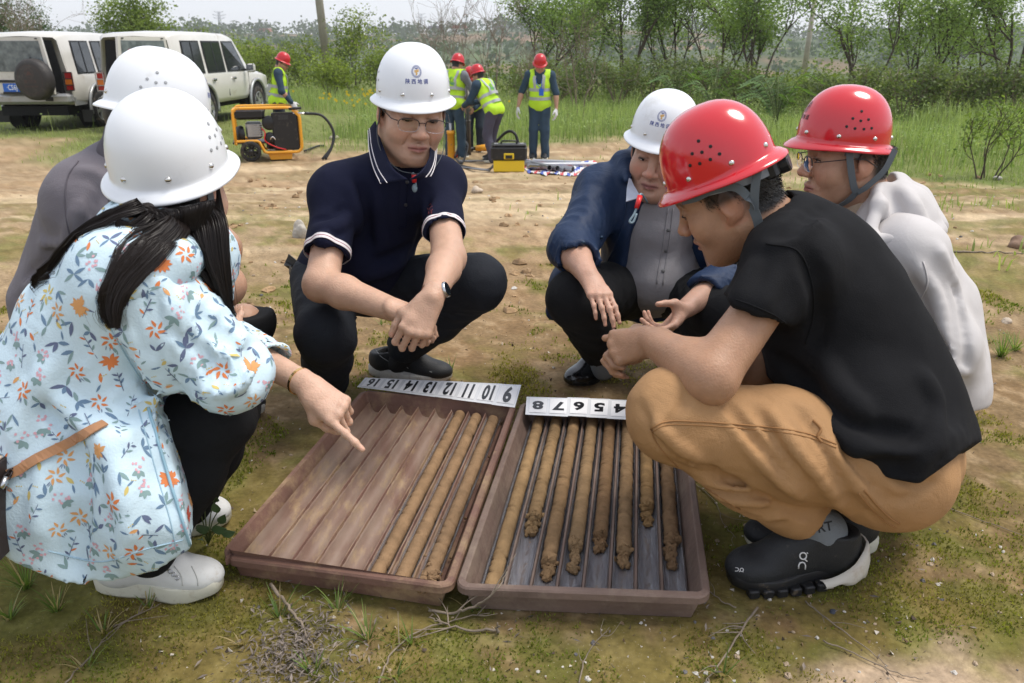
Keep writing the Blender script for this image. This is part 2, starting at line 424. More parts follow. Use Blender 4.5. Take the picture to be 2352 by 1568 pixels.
# ------------------------------------------------------------------ the land: one sheet from the trays to the far hills
def gz(x, y):
 x = np.asarray(x, float); y = np.asarray(y, float)
 z = -.69 * sstep(3.6, 13, y) + .17 * sstep(-4, -6.5, x) * sstep(12.5, 15.5, y)
 z = z - 16 * sstep(45, 190, y) + 16.5 * sstep(200, 420, y) + (12 + 5 * np.sin(x * .006 + 1) + 3 * np.sin(x * .017)) * sstep(420, 760, y) * (1 - .35 * sstep(-50, 350, x))
 return z
def gnoise(x, y):
 p = np.stack([x, y, x * 0 + 3.3], 1); d = np.hypot(x, y); am = .010 + .035 * sstep(4, 11, d)
 near = fbm(p * 2.2, 3) * .5 + fbm(p * 7 + 9, 3) * .30 + fbm(p * 24 + 4, 3) * .16
 z = am * near * (.35 + .65 * sstep(1.9, 4.5, d))
 rut = np.abs(vnoise(p * (1.1, 2.6, 1) + 31)); z = z - .035 * (1 - sstep(0, .10, rut)) * sstep(3.3, 5, d) * (1 - sstep(12, 16, d))
 return z
def moss_amount(x, y):
 p = np.stack([x, y, x * 0 + 1.7], 1); d = np.hypot(x, y)
 m = sstep(-.30, .55, fbm(p * 1.3 + 2, 4) * .7 + .55 * fbm(p * 6, 3) + .35 * fbm(p * 25, 2) + .28 * (1 - sstep(1.5, 3.6, y)) + .10 * sstep(1.0, .2, x) - .30 * sstep(3.3, 5.2, y) * (1 - .9 * sstep(.7, 2.2, x)) + .22 * sstep(.8, 2.4, x) * sstep(2.8, 4, y) - .25 * sstep(.75, 1.25, x) * sstep(2.4, 1.2, y))
 return np.clip(m, 0, 1) * (1 - sstep(5.5, 8.5, y - 5 * sstep(1.0, 3, x)))
def grass_amount(x, y):
 p = np.stack([x, y, x * 0 + 5.1], 1)
 line = 15.6 + .9 * np.sin(x * .5) - 5.2 * sstep(3.0, 6.5, x) - 1.8 * sstep(-5.5, -7.5, x)
 return np.clip(sstep(-.55, .55, (y - line) * .42 + .8 * fbm(p * .55, 3)), 0, 1)
def land_colour(x, y):
 p = np.stack([x, y, x * 0], 1); n1 = fbm(p * .8 + 4, 4); n2 = fbm(p * 4.5, 4); n3 = fbm(p * 22, 3)
 d = np.hypot(x, y)
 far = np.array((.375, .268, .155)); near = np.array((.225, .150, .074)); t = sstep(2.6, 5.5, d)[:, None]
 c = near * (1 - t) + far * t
 def mix(w, col):
  nonlocal c
  w = np.clip(w, 0, 1)[:, None]; c = c * (1 - w) + np.array(col) * w
 mix(sstep(.15, .55, n1) * .28, (.41, .25, .13)); mix(sstep(.28, .60, fbm(p * (.45, 1.5, 1) + 11, 4)) * sstep(3.0, 4.5, d) * .8, (.60, .46, .29)); mix(sstep(.2, .6, n2) * .35, (.22, .125, .055))
 mix(sstep(.30, .55, n3) * .22, (.50, .38, .24))
 pale = 1 - sstep(.14, .42, np.hypot((x - .86) / 1.0, (y - 1.10) / .55) + .16 * n2 + .05 * n3)
 mix(pale * .85, (.56, .42, .29))
 m = moss_amount(x, y); mg = sstep(-.3, .5, fbm(p * 9, 3))[:, None]; mc = np.array((.175, .145, .036)) * (1 - mg) + np.array((.125, .140, .022)) * mg; w = (m * (1 - pale))[:, None] * .72; c = c * (1 - w) + mc * w
 sp = sstep(5.5, 8.5, y) * sstep(.05, .5, fbm(p * (1.0, 1.6, 1) + 21, 4)) * (.25 + .6 * sstep(.5, 3, x)); mix(sp * .7, (.17, .19, .055))
 mix(grass_amount(x, y) * .9, (.15, .19, .05))
 fr = sstep(60, 200, y); mix(fr, (.075, .105, .045)); mix(fr * sstep(.15, .45, fbm(p * (.01, .03, 1) + 3, 4)), (.25, .17, .10)); mix(fr * sstep(.2, .5, fbm(p * (.02, .05, 1) + 13, 3)), (.11, .15, .06))
 return c * (1 + .20 * n3 + .10 * fbm(p * 60, 2))[:, None]
def build_ground():
 ds = [.45]
 while ds[-1] < 2600: ds.append(ds[-1] * (1.009 if .9 < ds[-1] < 3.4 else (1.018 if ds[-1] < 22 else 1.06)) + (.0 if ds[-1] > .9 else .02))
 ds = np.array(ds); a1 = np.radians(np.linspace(-50, 50, 350)); an = np.concatenate([np.radians([-180, -150, -120, -95, -80, -70, -60, -55]), a1, np.radians([55, 60, 70, 80, 95, 120, 150, 180])])
 Dm, A = np.meshgrid(ds, an, indexing='ij'); x = (Dm * np.sin(A)).ravel(); y = (Dm * np.cos(A)).ravel(); z = gz(x, y) + gnoise(x, y)
 n0, n1 = Dm.shape; i, j = np.meshgrid(np.arange(n0 - 1), np.arange(n1 - 1), indexing='ij'); b = (i * n1 + j).ravel()
 f = np.stack([b, b + n1, b + n1 + 1, b + 1], 1)
 f = f[:, ::-1]
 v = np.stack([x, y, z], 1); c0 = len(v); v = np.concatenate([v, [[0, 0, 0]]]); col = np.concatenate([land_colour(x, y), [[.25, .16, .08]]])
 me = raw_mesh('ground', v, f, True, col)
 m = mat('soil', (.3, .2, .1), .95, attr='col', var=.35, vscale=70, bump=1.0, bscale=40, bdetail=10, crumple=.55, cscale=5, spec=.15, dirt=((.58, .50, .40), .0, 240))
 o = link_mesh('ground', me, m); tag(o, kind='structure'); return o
build_ground()
def ground_z(x, y): return float(gz(np.array([x]), np.array([y]))[0] + gnoise(np.array([x]), np.array([y]))[0])
def P_at(x, y, Z):
 """ground point under a photograph column x at camera depth Z"""
 q = at(x, y, Z, 1.0); return V(q[0], q[1], ground_z(q[0], q[1]))

# ------------------------------------------------------------------ foliage helpers
def cards(P, size, rg, colour, up=.25, aspect=1.7, shade=None):
 """leaf-sized folded faces at the points P (n,3): returns v, f, colours"""
 n = len(P); d = rg.normal(size=(n, 3)); d[:, 2] = d[:, 2] * .6 - .15; d /= np.linalg.norm(d, axis=1)[:, None]; s = np.cross(d, rg.normal(size=(n, 3))); s /= np.linalg.norm(s, axis=1)[:, None] + 1e-9
 L = (size * rg.uniform(.6, 1.3, n))[:, None]; W = L / aspect / 2; nn = np.cross(d, s)
 v = np.stack([P - d * L * .5, P + s * W + nn * W * .3, P + d * L * .5, P - s * W + nn * W * .3], 1).reshape(-1, 3)
 b = np.arange(n) * 4; f = np.stack([b, b + 1, b + 2, b + 3], 1)
 c = np.repeat(colour, 4, axis=0); return v, f, c
def leaf_mat(name='foliage', rough=.55):
 if name in MATS: return MATS[name]
 m = bpy.data.materials.new(name); m.use_nodes = True; t = m.node_tree; N = t.nodes; L = t.links; b = N['Principled BSDF']; a = N.new('ShaderNodeAttribute'); a.attribute_name = 'col'
 L.new(a.outputs['Color'], b.inputs['Base Color']); b.inputs['Roughness'].default_value = rough; b.inputs['Specular IOR Level'].default_value = .3
 tr = N.new('ShaderNodeBsdfTranslucent'); mm = N.new('ShaderNodeMix'); mm.data_type = 'RGBA'; mm.blend_type = 'MULTIPLY'; mm.inputs['Factor'].default_value = 1; mm.inputs[7].default_value = (1.6, 1.7, .8, 1); L.new(a.outputs['Color'], mm.inputs[6]); L.new(mm.outputs[2], tr.inputs['Color'])
 mx = N.new('ShaderNodeMixShader'); mx.inputs[0].default_value = .38; L.new(b.outputs[0], mx.inputs[1]); L.new(tr.outputs[0], mx.inputs[2]); L.new(mx.outputs[0], N['Material Output'].inputs['Surface']); MATS[name] = m; return m
BARK = mat('bark', (.10, .075, .055), .9, var=.5, vscale=12, bump=.8, bscale=30)
TWIG = mat('dry twig', (.25, .19, .14), .9, var=.4, vscale=20)

def branches(rg, base, h, spread, stems=3, depth=3, lean=.25, tip=.004, r0=.05, kids=(3, 5)):
 """limbs as (points, radii) and the twig points that carry leaves"""
 limbs = []; tips = []
 def grow(p, d, L, r, lv):
  n = 5; pts = [p]; q = d
  for i in range(n): q = unit(q + rg.normal(0, .13, 3) + V(0, 0, .05)); pts.append(pts[-1] + q * L / n)
  limbs.append((pts, np.linspace(r, max(r * .45, tip), n + 1), lv))
  if lv >= depth: tips.extend(pts[2:]); return
  for k in range(rg.integers(*kids)):
   t = rg.uniform(.35, 1.0); i = min(int(t * n), n - 1); b = pts[i] + (pts[i + 1] - pts[i]) * (t * n - i); az = rg.uniform(0, 6.28); e = perp(q); g = np.cross(q, e); o = e * math.cos(az) + g * math.sin(az)
   grow(b, unit(q * .75 + o * rg.uniform(.5, 1.0) * spread + V(0, 0, .12)), L * rg.uniform(.45, .68), r * .5, lv + 1)
  if lv > 0: tips.extend(pts[2:])
 for s in range(stems):
  az = 6.28 * (s + rg.uniform(-.3, .3)) / max(stems, 1); grow(V(base) + V(math.cos(az), math.sin(az), 0) * .12 * (stems > 1), unit(V(math.cos(az) * lean, math.sin(az) * lean, 1)), h * rg.uniform(.42, .58), r0 * rg.uniform(.7, 1), 0)
 return limbs, tips
def tree(name, label, base, h, spread, seed, leaves=5000, size=.085, col=(.06, .10, .025), col2=(.12, .17, .04), stems=3, depth=3, lean=.3, fuzz=.22, r0=.06, group=None, cat='tree', low=0.0, bark=None):
 rg = np.random.default_rng(seed); root = empty(name, tuple(base)); tag(root, label, cat, group)
 limbs, tips = branches(rg, (0, 0, 0), h, spread, stems, depth, lean, r0=r0); top = max([max(p[2] for p in l[0]) for l in limbs]); k = h / top
 m = MB()
 for pts, rad, lv in limbs: m.tube([p * V(1, 1, k) for p in pts], rad, 6 if lv < 2 else 4, False)
 m.build('trunk', bark or BARK, root)
 if leaves:
  T = np.array(tips) * (1, 1, k); T = T[T[:, 2] > low * h]; cl = T[rg.integers(0, len(T), leaves)]; Pn = cl + rg.normal(0, fuzz, (leaves, 3)) * (1, 1, .8)
  sh = vnoise(Pn * 1.1 + seed); w = np.clip(.5 + .7 * sh + .35 * rg.normal(size=leaves), 0, 1)[:, None]; c = np.array(col) * (1 - w) + np.array(col2) * w; c = c * rg.uniform(.75, 1.2, leaves)[:, None]
  v, f, cc = cards(Pn, size, rg, c); link_mesh('crown', raw_mesh('crown', v, f, False, cc), leaf_mat(), root)
 return root
# ------------------------------------------------------------------ trees, shrubs, meadow, far hills
def build_trees():
 rows = [  # column, depth, height, spread, leaves, size, dark, light, stems, label
  (1250, 31, 3.3, .9, 4200, .11, 0, 'shorter rounded green tree at the left end of the right tree row'),
  (1335, 33, 4.4, .8, 5200, .11, 0, 'tall leafy tree above the worker with the blue badge'),
  (1440, 30, 4.6, .8, 6000, .11, 0, 'tall dense tree directly above the white helmet of the blue jacket man'),
  (1545, 32, 4.1, .75, 5200, .11, 1, 'airy tall tree with thin pale stems above the nearer red helmet'),
  (1655, 30, 4.0, .8, 5600, .11, 0, 'tall tree with a dark clump, just left of the leaning utility pole'),
  (1735, 28, 4.0, .6, 4200, .11, 0, 'slender tree whose right twigs reach towards the leaning utility pole'),
  (1975, 24, 3.8, .7, 3600, .10, 2, 'open tree with dark forked trunk right of the leaning utility pole'),
  (2105, 25, 3.9, .8, 5200, .10, 1, 'light green tree with pale straight stems above the right red helmet'),
  (2215, 27, 3.3, .8, 4600, .10, 1, 'mid height light green tree between the two tallest trees at right'),
  (2325, 24, 4.4, .9, 6400, .10, 0, 'dense dark tree at the right edge'),
  (330, 40, 4.2, .9, 5200, .14, 3, 'bushy yellow green tree behind the two parked cars'),
  (95, 42, 3.8, .6, 2600, .12, 4, 'small dark conical tree behind the roof of the left car'),
  (12, 40, 4.3, .7, 2400, .12, 4, 'dark green tree at the left edge behind the car'),
  (455, 38, 2.6, .9, 2200, .12, 3, 'low yellow green tree right of the bushy one behind the cars')]
 PAL = [((.105, .165, .050), (.26, .35, .105)), ((.14, .21, .07), (.30, .39, .15)), ((.11, .17, .055), (.27, .36, .12)), ((.105, .155, .032), (.215, .275, .062)), ((.04, .08, .03), (.095, .145, .05))]
 for i, (px, Z, h, sp, nl, sz, pal, lab) in enumerate(rows):
  b = P_at(px, 200, Z); tree('tree', lab, b, h * (1.22 if i < 10 else 1.0), sp * 1.0, 100 + i, int(nl * 1.35), sz, *PAL[pal], stems=(4 if pal != 2 else 3), depth=3, lean=(.34 if pal != 4 else .15), fuzz=.30, group='trees behind the meadow', low=.08)
 ORD = 'first second third fourth fifth sixth seventh eighth ninth tenth eleventh twelfth thirteenth fourteenth fifteenth sixteenth'.split()
 shr = [(1215, 27, 1.7), (1275, 26, 1.9), (1345, 27, 2.2), (1420, 26, 1.9), (1490, 27, 2.3), (1570, 26, 2.0), (1640, 25, 2.1), (1710, 25, 1.7), (1790, 23, 1.0), (1860, 26, .9), (1915, 22, 1.3), (2010, 22, 1.8), (2090, 21, 1.9), (2170, 21, 1.7), (2250, 21, 1.8), (2330, 21, 2.0)]
 for i, (px, Z, h) in enumerate(shr):
  b = P_at(px, 220, Z); tree('shrub', 'tangled shrub with grey brown twigs below the trees, %s from the left' % ORD[i], b, h * .80, 1.3, 300 + i, 1500, .10, (.075, .105, .038), (.17, .215, .075), stems=7, depth=2, lean=.7, fuzz=.16, r0=.025, group='understory shrubs below the tree row', cat='shrub', bark=TWIG, low=.05)
 ys = [(560, 36, 1.9, 'yellow green shrub right of the cars, below the far pylon'), (610, 30, 1.8, 'yellow green shrub behind the worker at the generator'), (690, 33, 2.0, 'loose yellow green shrub left of the concrete pole'), (810, 30, 2.9, 'tallest yellow green sapling shrub right of the concrete pole'), (870, 28, 1.9, 'yellow green shrub left of the white helmet of the polo man'), (505, 33, 2.2, 'yellow green shrub behind the mirror of the right car'), (760, 27, 1.4, 'low shrub at the foot of the concrete pole')]
 for i, (px, Z, h, lab) in enumerate(ys):
  b = P_at(px, 180, Z); tree('shrub', lab, b, h, 1.1, 400 + i, 2400, .10, (.11, .155, .03), (.24, .295, .06), stems=6, depth=2, lean=.6, fuzz=.2, r0=.022, group='yellow green shrubs by the concrete pole', cat='shrub', low=.05)
 for i, (px, Z, h, lab) in enumerate([(1040, 27, 4.3, 'bare thorny sapling behind the standing workers'), (1010, 29, 3.2, 'smaller bare sapling left of the thorny one'), (1130, 26, 3.9, 'bare upright sapling with thin straight twigs right of the rod crew'), (1330, 23, 2.9, 'dry bare sapling in front of the dark shrubs'), (70, 30, 4.6, 'bare thin stems rising behind the left car'), (120, 33, 4.4, 'bare crooked sapling between the cars'), (1225, 25, 2.2, 'small dry bush behind the worker with the blue badge')]):
  b = P_at(px, 200, Z); tree('bare_sapling', lab, b, h, .85, 500 + i, 0, stems=4, depth=3, lean=.22, r0=.022, group='leafless saplings', cat='sapling', bark=TWIG)
 # ferns and a young tree at the right
 for (px, py, Z, n, lab) in ((1640, 225, 21, 12, 'feathery green seedling clump above the nearer red helmet'), (1790, 220, 17, 16, 'big feathery seedling between the two red helmets'), (1560, 180, 22, 9, 'small feathery seedling at the dark shrub edge')):
  b = P_at(px, py, Z); r = np.random.default_rng(px); root = empty('feathery_plant', tuple(b)); tag(root, lab, 'plant', 'feathery seedlings'); m = MB(); V_ = []; F_ = []; C_ = []; nb = 0
  for k in range(n):
   az = r.uniform(0, 6.28); h = r.uniform(.7, 1.25); pts = [V(0, 0, .1), V(math.cos(az) * .15, math.sin(az) * .15, h * .6), V(math.cos(az) * .45, math.sin(az) * .45, h), V(math.cos(az) * .8, math.sin(az) * .8, h * .9)]; c = catmull(pts, 6); m.tube(c, .010, 4)
   for q in c[5:]:
    for s in (-1, 1):
     d = unit(V(-math.sin(az), math.cos(az), -.25) * s + V(math.cos(az), math.sin(az), 0) * .4); e = q + d * .22; wv = V(math.cos(az), math.sin(az), .1) * .032; V_ += [q, q * .5 + e * .5 + wv, e, q * .5 + e * .5 - wv]; F_.append((nb, nb + 1, nb + 2, nb + 3)); nb += 4; C_ += [np.array((.09, .16, .04)) * r.uniform(.7, 1.3)] * 4
  m.build('stem', mat('green stem', (.10, .13, .04), .7), root); link_mesh('fronds', raw_mesh('fronds', np.array(V_), np.array(F_), False, np.array(C_)), leaf_mat(), root)
 b = P_at(2278, 350, 10.8); tree('young_tree', 'small young tree with dark stems standing alone at the right edge', b, 1.15, .8, 601, 900, .055, (.06, .11, .02), (.17, .24, .05), stems=5, depth=2, lean=.35, fuzz=.08, r0=.014, cat='tree', low=.25)
build_trees()

def build_meadow():
 rg = np.random.default_rng(21)
 def blades(x, y, z, h, w, col, bend=.35, seg=2):
  n = len(x); az = rg.uniform(0, 6.28, n); d = np.stack([np.cos(az), np.sin(az), 0 * az], 1); s = np.stack([-d[:, 1], d[:, 0], 0 * az], 1); B = np.stack([x, y, z], 1); h = h[:, None]; w = w[:, None]; bd = (rg.uniform(.1, 1, n) * bend)[:, None]; up = np.array((0, 0, 1.))
  mid = B + up * h * .6 + d * h * bd * .35; top = B + up * h * (1 - .25 * bd) + d * h * bd
  v = np.stack([B - s * w, B + s * w, mid + s * w * .8, mid - s * w * .8, top], 1).reshape(-1, 3); b = np.arange(n) * 5
  return v, np.stack([b, b + 1, b + 2, b + 3], 1), np.stack([b + 3, b + 2, b + 4], 1), np.repeat(col, 5, axis=0)
 def field(name, n, box, hh, w, c1, c2, test, kind='stuff', bend=.35):
  x = rg.uniform(box[0], box[1], n); y = rg.uniform(box[2] ** .5, box[3] ** .5, n) ** 2; ok = np.abs(x) < y * .72 + 1.0; x, y = x[ok], y[ok]; ok = rg.random(len(x)) < test(x, y); x, y = x[ok], y[ok]
  p = np.stack([x, y, x * 0], 1); cl = fbm(p * .45 + 3, 3); cs = fbm(p * 1.8, 2); z = gz(x, y) + gnoise(x, y) - .01; h = rg.uniform(hh[0], hh[1], len(x)) * (1 + .45 * cl) * (1 + .3 * cs)
  t = np.clip(.5 + .55 * cl + .4 * cs + .25 * rg.normal(size=len(x)), 0, 1)[:, None]; c = (np.array(c1) * (1 - t) + np.array(c2) * t) * rg.uniform(.75, 1.2, len(x))[:, None]
  v, f4, f3, cc = blades(x, y, z, h, rg.uniform(.7, 1.3, len(x)) * w, c, bend)
  me = raw_mesh(name, v, [tuple(q) for q in f4.tolist()] + [tuple(q) for q in f3.tolist()], False, cc); o = link_mesh(name, me, leaf_mat()); tag(o, kind=kind); return o
 ga = lambda x, y: grass_amount(x, y) * (1 - .6 * sstep(22, 34, y))
 keep = lambda x, y: 1 - ((np.abs(x + 8.4) < 4.6) & (np.abs(y - 18.0) < 4.6)) * .97
 field('meadow_grass', 105000, (-20, 24, 9.0, 32), (.16, .42), .0065, (.125, .185, .052), (.315, .385, .150), lambda x, y: ga(x, y) * sstep(13.5, 17.5, y - 3.0 * sstep(3, 6, x) * -1) * keep(x, y))
 field('tall_grass', 12000, (-20, 24, 14, 32), (.35, .62), .008, (.14, .20, .07), (.36, .43, .19), lambda x, y: ga(x, y) * sstep(15.5, 19, y) * sstep(-.1, .4, fbm(np.stack([x, y, x * 0 + 9], 1) * .3, 3)) * keep(x, y), bend=.6)
 field('short_grass', 42000, (-14, 16, 4.0, 20), (.03, .12), .006, (.14, .19, .05), (.30, .35, .13), lambda x, y: np.clip(grass_amount(x, y) * 1.0 + .55 * sstep(.0, .45, fbm(np.stack([x * 1.0, y * 1.6, x * 0], 1) + 21, 4)) * sstep(-.5, 2.5, x), 0, 1) * (1 - .5 * sstep(14, 18, y)), bend=.7)
 # leafy weeds: small leaves through the depth of the meadow
 n = 60000; x = rg.uniform(-20, 24, n); y = rg.uniform(3.3, 5.6, n) ** 2; x, y = x[np.abs(x) < y * .72 + 1], y[np.abs(x) < y * .72 + 1]; p = np.stack([x, y, x * 0 + 9], 1); ok = rg.random(len(x)) < ga(x, y) * sstep(13.5, 18, y + 3.0 * sstep(3, 6, x)) * keep(x, y) * sstep(-.45, .25, fbm(p * .5, 3)); x, y, p = x[ok], y[ok], p[ok]
 hh = (.34 + .30 * np.clip(fbm(p * .4 + 5, 3), -.6, 1)) * (1 + .5 * np.clip(vnoise(p * 3.1), 0, 1)); z = gz(x, y) + hh * rg.uniform(.15, 1, len(x)) ** .7; t = np.clip(.5 + .5 * fbm(p * .6 + 2, 3) + .3 * rg.normal(size=len(x)), 0, 1)[:, None]; c = np.array((.14, .21, .055)) * (1 - t) + np.array((.36, .44, .20)) * t
 v, f, cc = cards(np.stack([x, y, z], 1), np.full(len(x), .055), rg, c, aspect=2.2); o = link_mesh('meadow_weeds', raw_mesh('meadow_weeds', v, f, False, cc), leaf_mat()); tag(o, kind='stuff')
 # yellow flower heads
 n = 130; x = rg.normal(-2.6, 1.1, n); y = rg.normal(20.5, 1.3, n); z = gz(x, y) + rg.uniform(.45, .75, n); b = MB()
 for i in range(n): b.add([(x[i] + dx * .035, y[i], z[i] + dz * .035) for dx, dz in ((-1, 0), (0, -1), (1, 0), (0, 1))], [(0, 1, 2, 3)])
 o = b.build('yellow_flowers', mat('petal yellow', (.75, .55, .03), .6)); tag(o, kind='stuff')
build_meadow()

def build_far():
 rg = np.random.default_rng(31)
 P = []; Cc = []; S = []
 def clump(x, y, h, w, n, c):
  z0 = float(gz(np.array([x]), np.array([y]))[0]); q = rg.normal(size=(n, 3)) * (w * .42, w * .42, h * .27) + (x, y, z0 + h * .58); P.append(q); S.append(np.full(n, w * .28)); t = np.clip((q[:, 2] - z0) / h, 0, 1)[:, None]; Cc.append(np.array(c) * rg.uniform(.7, 1.25, n)[:, None])
 for k in range(420):
  y = rg.uniform(560, 820); x = rg.uniform(-.62, .62) * y; h = rg.uniform(5, 11); clump(x, y, h, h * rg.uniform(.8, 1.4), 34, (.055, .085, .035))
 for k in range(500):
  y = rg.uniform(300, 600); x = rg.uniform(-.62, .62) * y; h = rg.uniform(2, 5); clump(x, y, h, h * rg.uniform(1.2, 2.6), 20, (.05, .085, .03))
 P = np.concatenate(P); S = np.concatenate(S); Cc = np.concatenate(Cc); v, f, c = cards(P, S, rg, Cc, aspect=1.2)
 o = link_mesh('far_woods', raw_mesh('far_woods', v, f, False, c), leaf_mat()); tag(o, kind='stuff')
 # scrub band between the meadow and the valley
 n = 26000; x = rg.uniform(-36, 44, n); y = rg.uniform(30, 46, n); p = np.stack([x, y, x * 0], 1); ok = np.abs(x) < y * .75; x, y, p = x[ok], y[ok], p[ok]; hh = .45 + .6 * np.clip(fbm(p * .25, 3) + .3, 0, 1.2); z = gz(x, y) + rg.uniform(0, 1, len(x)) * hh
 t = np.clip(.5 + .6 * fbm(p * .4 + 7, 3) + .3 * rg.normal(size=len(x)), 0, 1)[:, None]; c = np.array((.05, .08, .02)) * (1 - t) + np.array((.155, .20, .05)) * t
 v, f, cc = cards(np.stack([x, y, z], 1), np.full(len(x), .16), rg, c, aspect=1.5); o = link_mesh('scrub', raw_mesh('scrub', v, f, False, cc), leaf_mat()); tag(o, kind='stuff')
 # houses on the far ridge
 for i, (px, py, w, h, rc, lab) in enumerate([(1012, 83, 13, 4.2, (.20, .20, .22), 'far white house with grey roof on the hill'), (1062, 86, 11, 4.0, (.32, .10, .06), 'far white house with red roof behind the bare sapling'), (640, 84, 9, 3.2, (.30, .12, .08), 'far house with red roof left of the concrete pole'), (1150, 88, 12, 3, (.3, .3, .32), 'far low white shed above the valley near the rod crew')]):
  y = 640; x = (px - 1176) / FPX * y * .985; z = float(gz(np.array([x]), np.array([y]))[0]); r = empty('house', (x, y, z)); tag(r, lab, 'house', 'houses on the far hill'); b = MB(); b.box((0, 0, h / 2), (w, 8, h)); b.build('wall', mat('house white', (.62, .60, .56), .8), r)
  b = MB(); b.prism([(-w / 2 - .6, 0), (w / 2 + .6, 0), (w / 2 - 1, 2.2), (-w / 2 + 1, 2.2)], (0, -4.6, h), (1, 0, 0), (0, 0, 1), 9.2, N=(0, 1, 0)); b.build('roof', mat('roof %d' % i, rc, .8), r)
  for k in (-1, 0, 1): b = MB(); b.box((k * w * .28, -4.02, h * .55), (1.5, .1, 1.5)); b.build('window', mat('far window', (.05, .06, .07), .2), r)
 # pale posts along the terrace
 b = MB()
 for k in range(34): x = -95 + k * 7.5; y = 430; z = float(gz(np.array([x]), np.array([y]))[0]); b.box((x, y, z + 1.3), (.45, .45, 2.6))
 o = b.build('terrace_posts', mat('post white', (.62, .60, .56), .8)); tag(o, kind='stuff')
 # pylons, turbines, poles
 st = mat('pylon steel', (.32, .34, .37), .6)
 for (px, ptop, y, lab) in ((537, 38, 900, 'lattice power pylon far away above the cars'), (978, 42, 1050, 'lattice power pylon far away beside the bare saplings')):
  x = (px - 1176) / FPX * y * .975; base = float(gz(np.array([x]), np.array([y]))[0]); top = CAM_H + y * (106 - ptop) / FPX * 1.02; H_ = top - base; r = empty('pylon', (x, y, base)); tag(r, lab, 'pylon', 'far power pylons'); b = MB()
  for sx in (-1, 1):
   for sy in (-1, 1): b.tube([(sx * 3.2, sy * 3.2, 0), (sx * 1.1, sy * 1.1, H_ * .6), (sx * .7, sy * .7, H_)], .22, 4)
  for k in range(9):
   z0, z1 = H_ * k / 9, H_ * (k + 1) / 9; w0 = 3.2 - 2.4 * min(k / 9 / .7, 1); w1 = 3.2 - 2.4 * min((k + 1) / 9 / .7, 1)
   for s in (-1, 1): b.tube([(-w0 * s, -w0, z0), (w1 * s, -w1, z1)], .14, 4); b.tube([(-w0, -w0 * s, z0), (-w1, w1 * s, z1)], .14, 4)
  b.build('tower', st, r)
  for z, wd in ((.72, 6.5), (.84, 7.5), (.97, 5)): a = MB(); a.tube([(-wd, 0, H_ * z + 1.0), (0, 0, H_ * z)], .2, 4); a.tube([(0, 0, H_ * z), (wd, 0, H_ * z + 1.0)], .2, 4); a.tube([(-wd, 0, H_ * z + 1.0), (0, 0, H_ * z - 1.5)], .14, 4); a.tube([(wd, 0, H_ * z + 1.0), (0, 0, H_ * z - 1.5)], .14, 4); a.build('crossarm', st, r)
 tw = mat('turbine white', (.70, .72, .75), .4)
 for (px, ytop, y, lab, spin) in ((1076, 14, 1300, 'white wind turbine above the bare saplings', .55), (1188, -60, 820, 'taller white wind turbine tower with red band, its rotor above the picture', 1.2)):
  x = (px - 1176) / FPX * y * .965; base = float(gz(np.array([x]), np.array([y]))[0]); top = CAM_H + y * (106 - ytop) / FPX; H_ = top - base; k = H_ / 90; r = empty('wind_turbine', (x, y, base)); tag(r, lab, 'wind turbine', 'far wind turbines')
  b = MB(); b.tube([(0, 0, 0), (0, 0, H_)], [2.3 * k + .5, 1.2 * k + .3], 12); b.build('tower', tw, r); b = MB(); b.box((0, -1, H_ + 1.2), (3 * k, 8 * k, 3.2 * k), bev=.4); b.build('nacelle', tw, r)
  b = MB(); b.tube([(0, 0, H_ * .60), (0, 0, H_ * .64)], [1.8 * k + .45, 1.75 * k + .45], 12); b.build('red_band', mat('turbine red', (.5, .12, .05), .5), r)
  for q in range(3): a = spin + q * 2.094; b = MB(); d = V(math.sin(a), 0, math.cos(a)); b.tube([V(0, -5 * k, H_ + 1.2) + d * t * 42 * k for t in (0, .15, .5, 1)], [1.0 * k, 1.7 * k, 1.1 * k, .25 * k], 6, flat=.5); b.build('blade', tw, r)
 cp = mat('pole concrete', (.40, .36, .30), .85, var=.25, vscale=3)
 b0 = P_at(757, 190, 33); r = empty('concrete_pole', tuple(b0)); tag(r, 'leaning concrete utility pole standing in the grass left of the polo man', 'pole'); b = MB(); b.tube([(0, 0, -.2), (-.42, 0, 8.6)], [.185, .115], 16); b.build('shaft', cp, r)
 b0 = P_at(1843, 190, 46); r = empty('utility_pole', tuple(b0)); tag(r, 'thin utility pole with wires leaning right in the gap between the trees', 'pole'); b = MB(); b.tube([(0, 0, -.2), (.15, 0, 5.0)], [.17, .11], 12); b.build('shaft', cp, r)
 b = MB(); b.tube([(-.1, 0, 4.35), (1.0, 0, 4.22)], .05, 6); b.build('crossarm', mat('pole iron', (.10, .10, .11), .6), r)
 for k, (p, q) in enumerate((((-28, 5, 8.4), (.14, 0, 4.7)), ((.14, 0, 4.7), (26, 8, 2.0)), ((.9, 0, 4.3), (27, 9, 1.4)))):
  p, q = V(p), V(q); b = MB(); b.tube([lerp(p, q, t) - V(0, 0, 1.6 * t * (1 - t)) for t in np.linspace(0, 1, 13)], .017, 4); b.build('wire', mat('wire', (.03, .03, .03), .6), r)
build_far()
# ------------------------------------------------------------------ summer haze over the valley
def build_haze():
 m = bpy.data.materials.new('haze'); m.use_nodes = True; t = m.node_tree; t.nodes.remove(t.nodes['Principled BSDF']); pv = t.nodes.new('ShaderNodeVolumePrincipled'); pv.inputs['Color'].default_value = (.97, .985, 1.0, 1); pv.inputs['Density'].default_value = .00042; pv.inputs['Anisotropy'].default_value = .0
 t.links.new(pv.outputs[0], t.nodes['Material Output'].inputs['Volume']); b = MB(); b.box((0, 0, 30), (3000, 3000, 110)); o = b.build('haze', m); tag(o, kind='stuff')
build_haze()
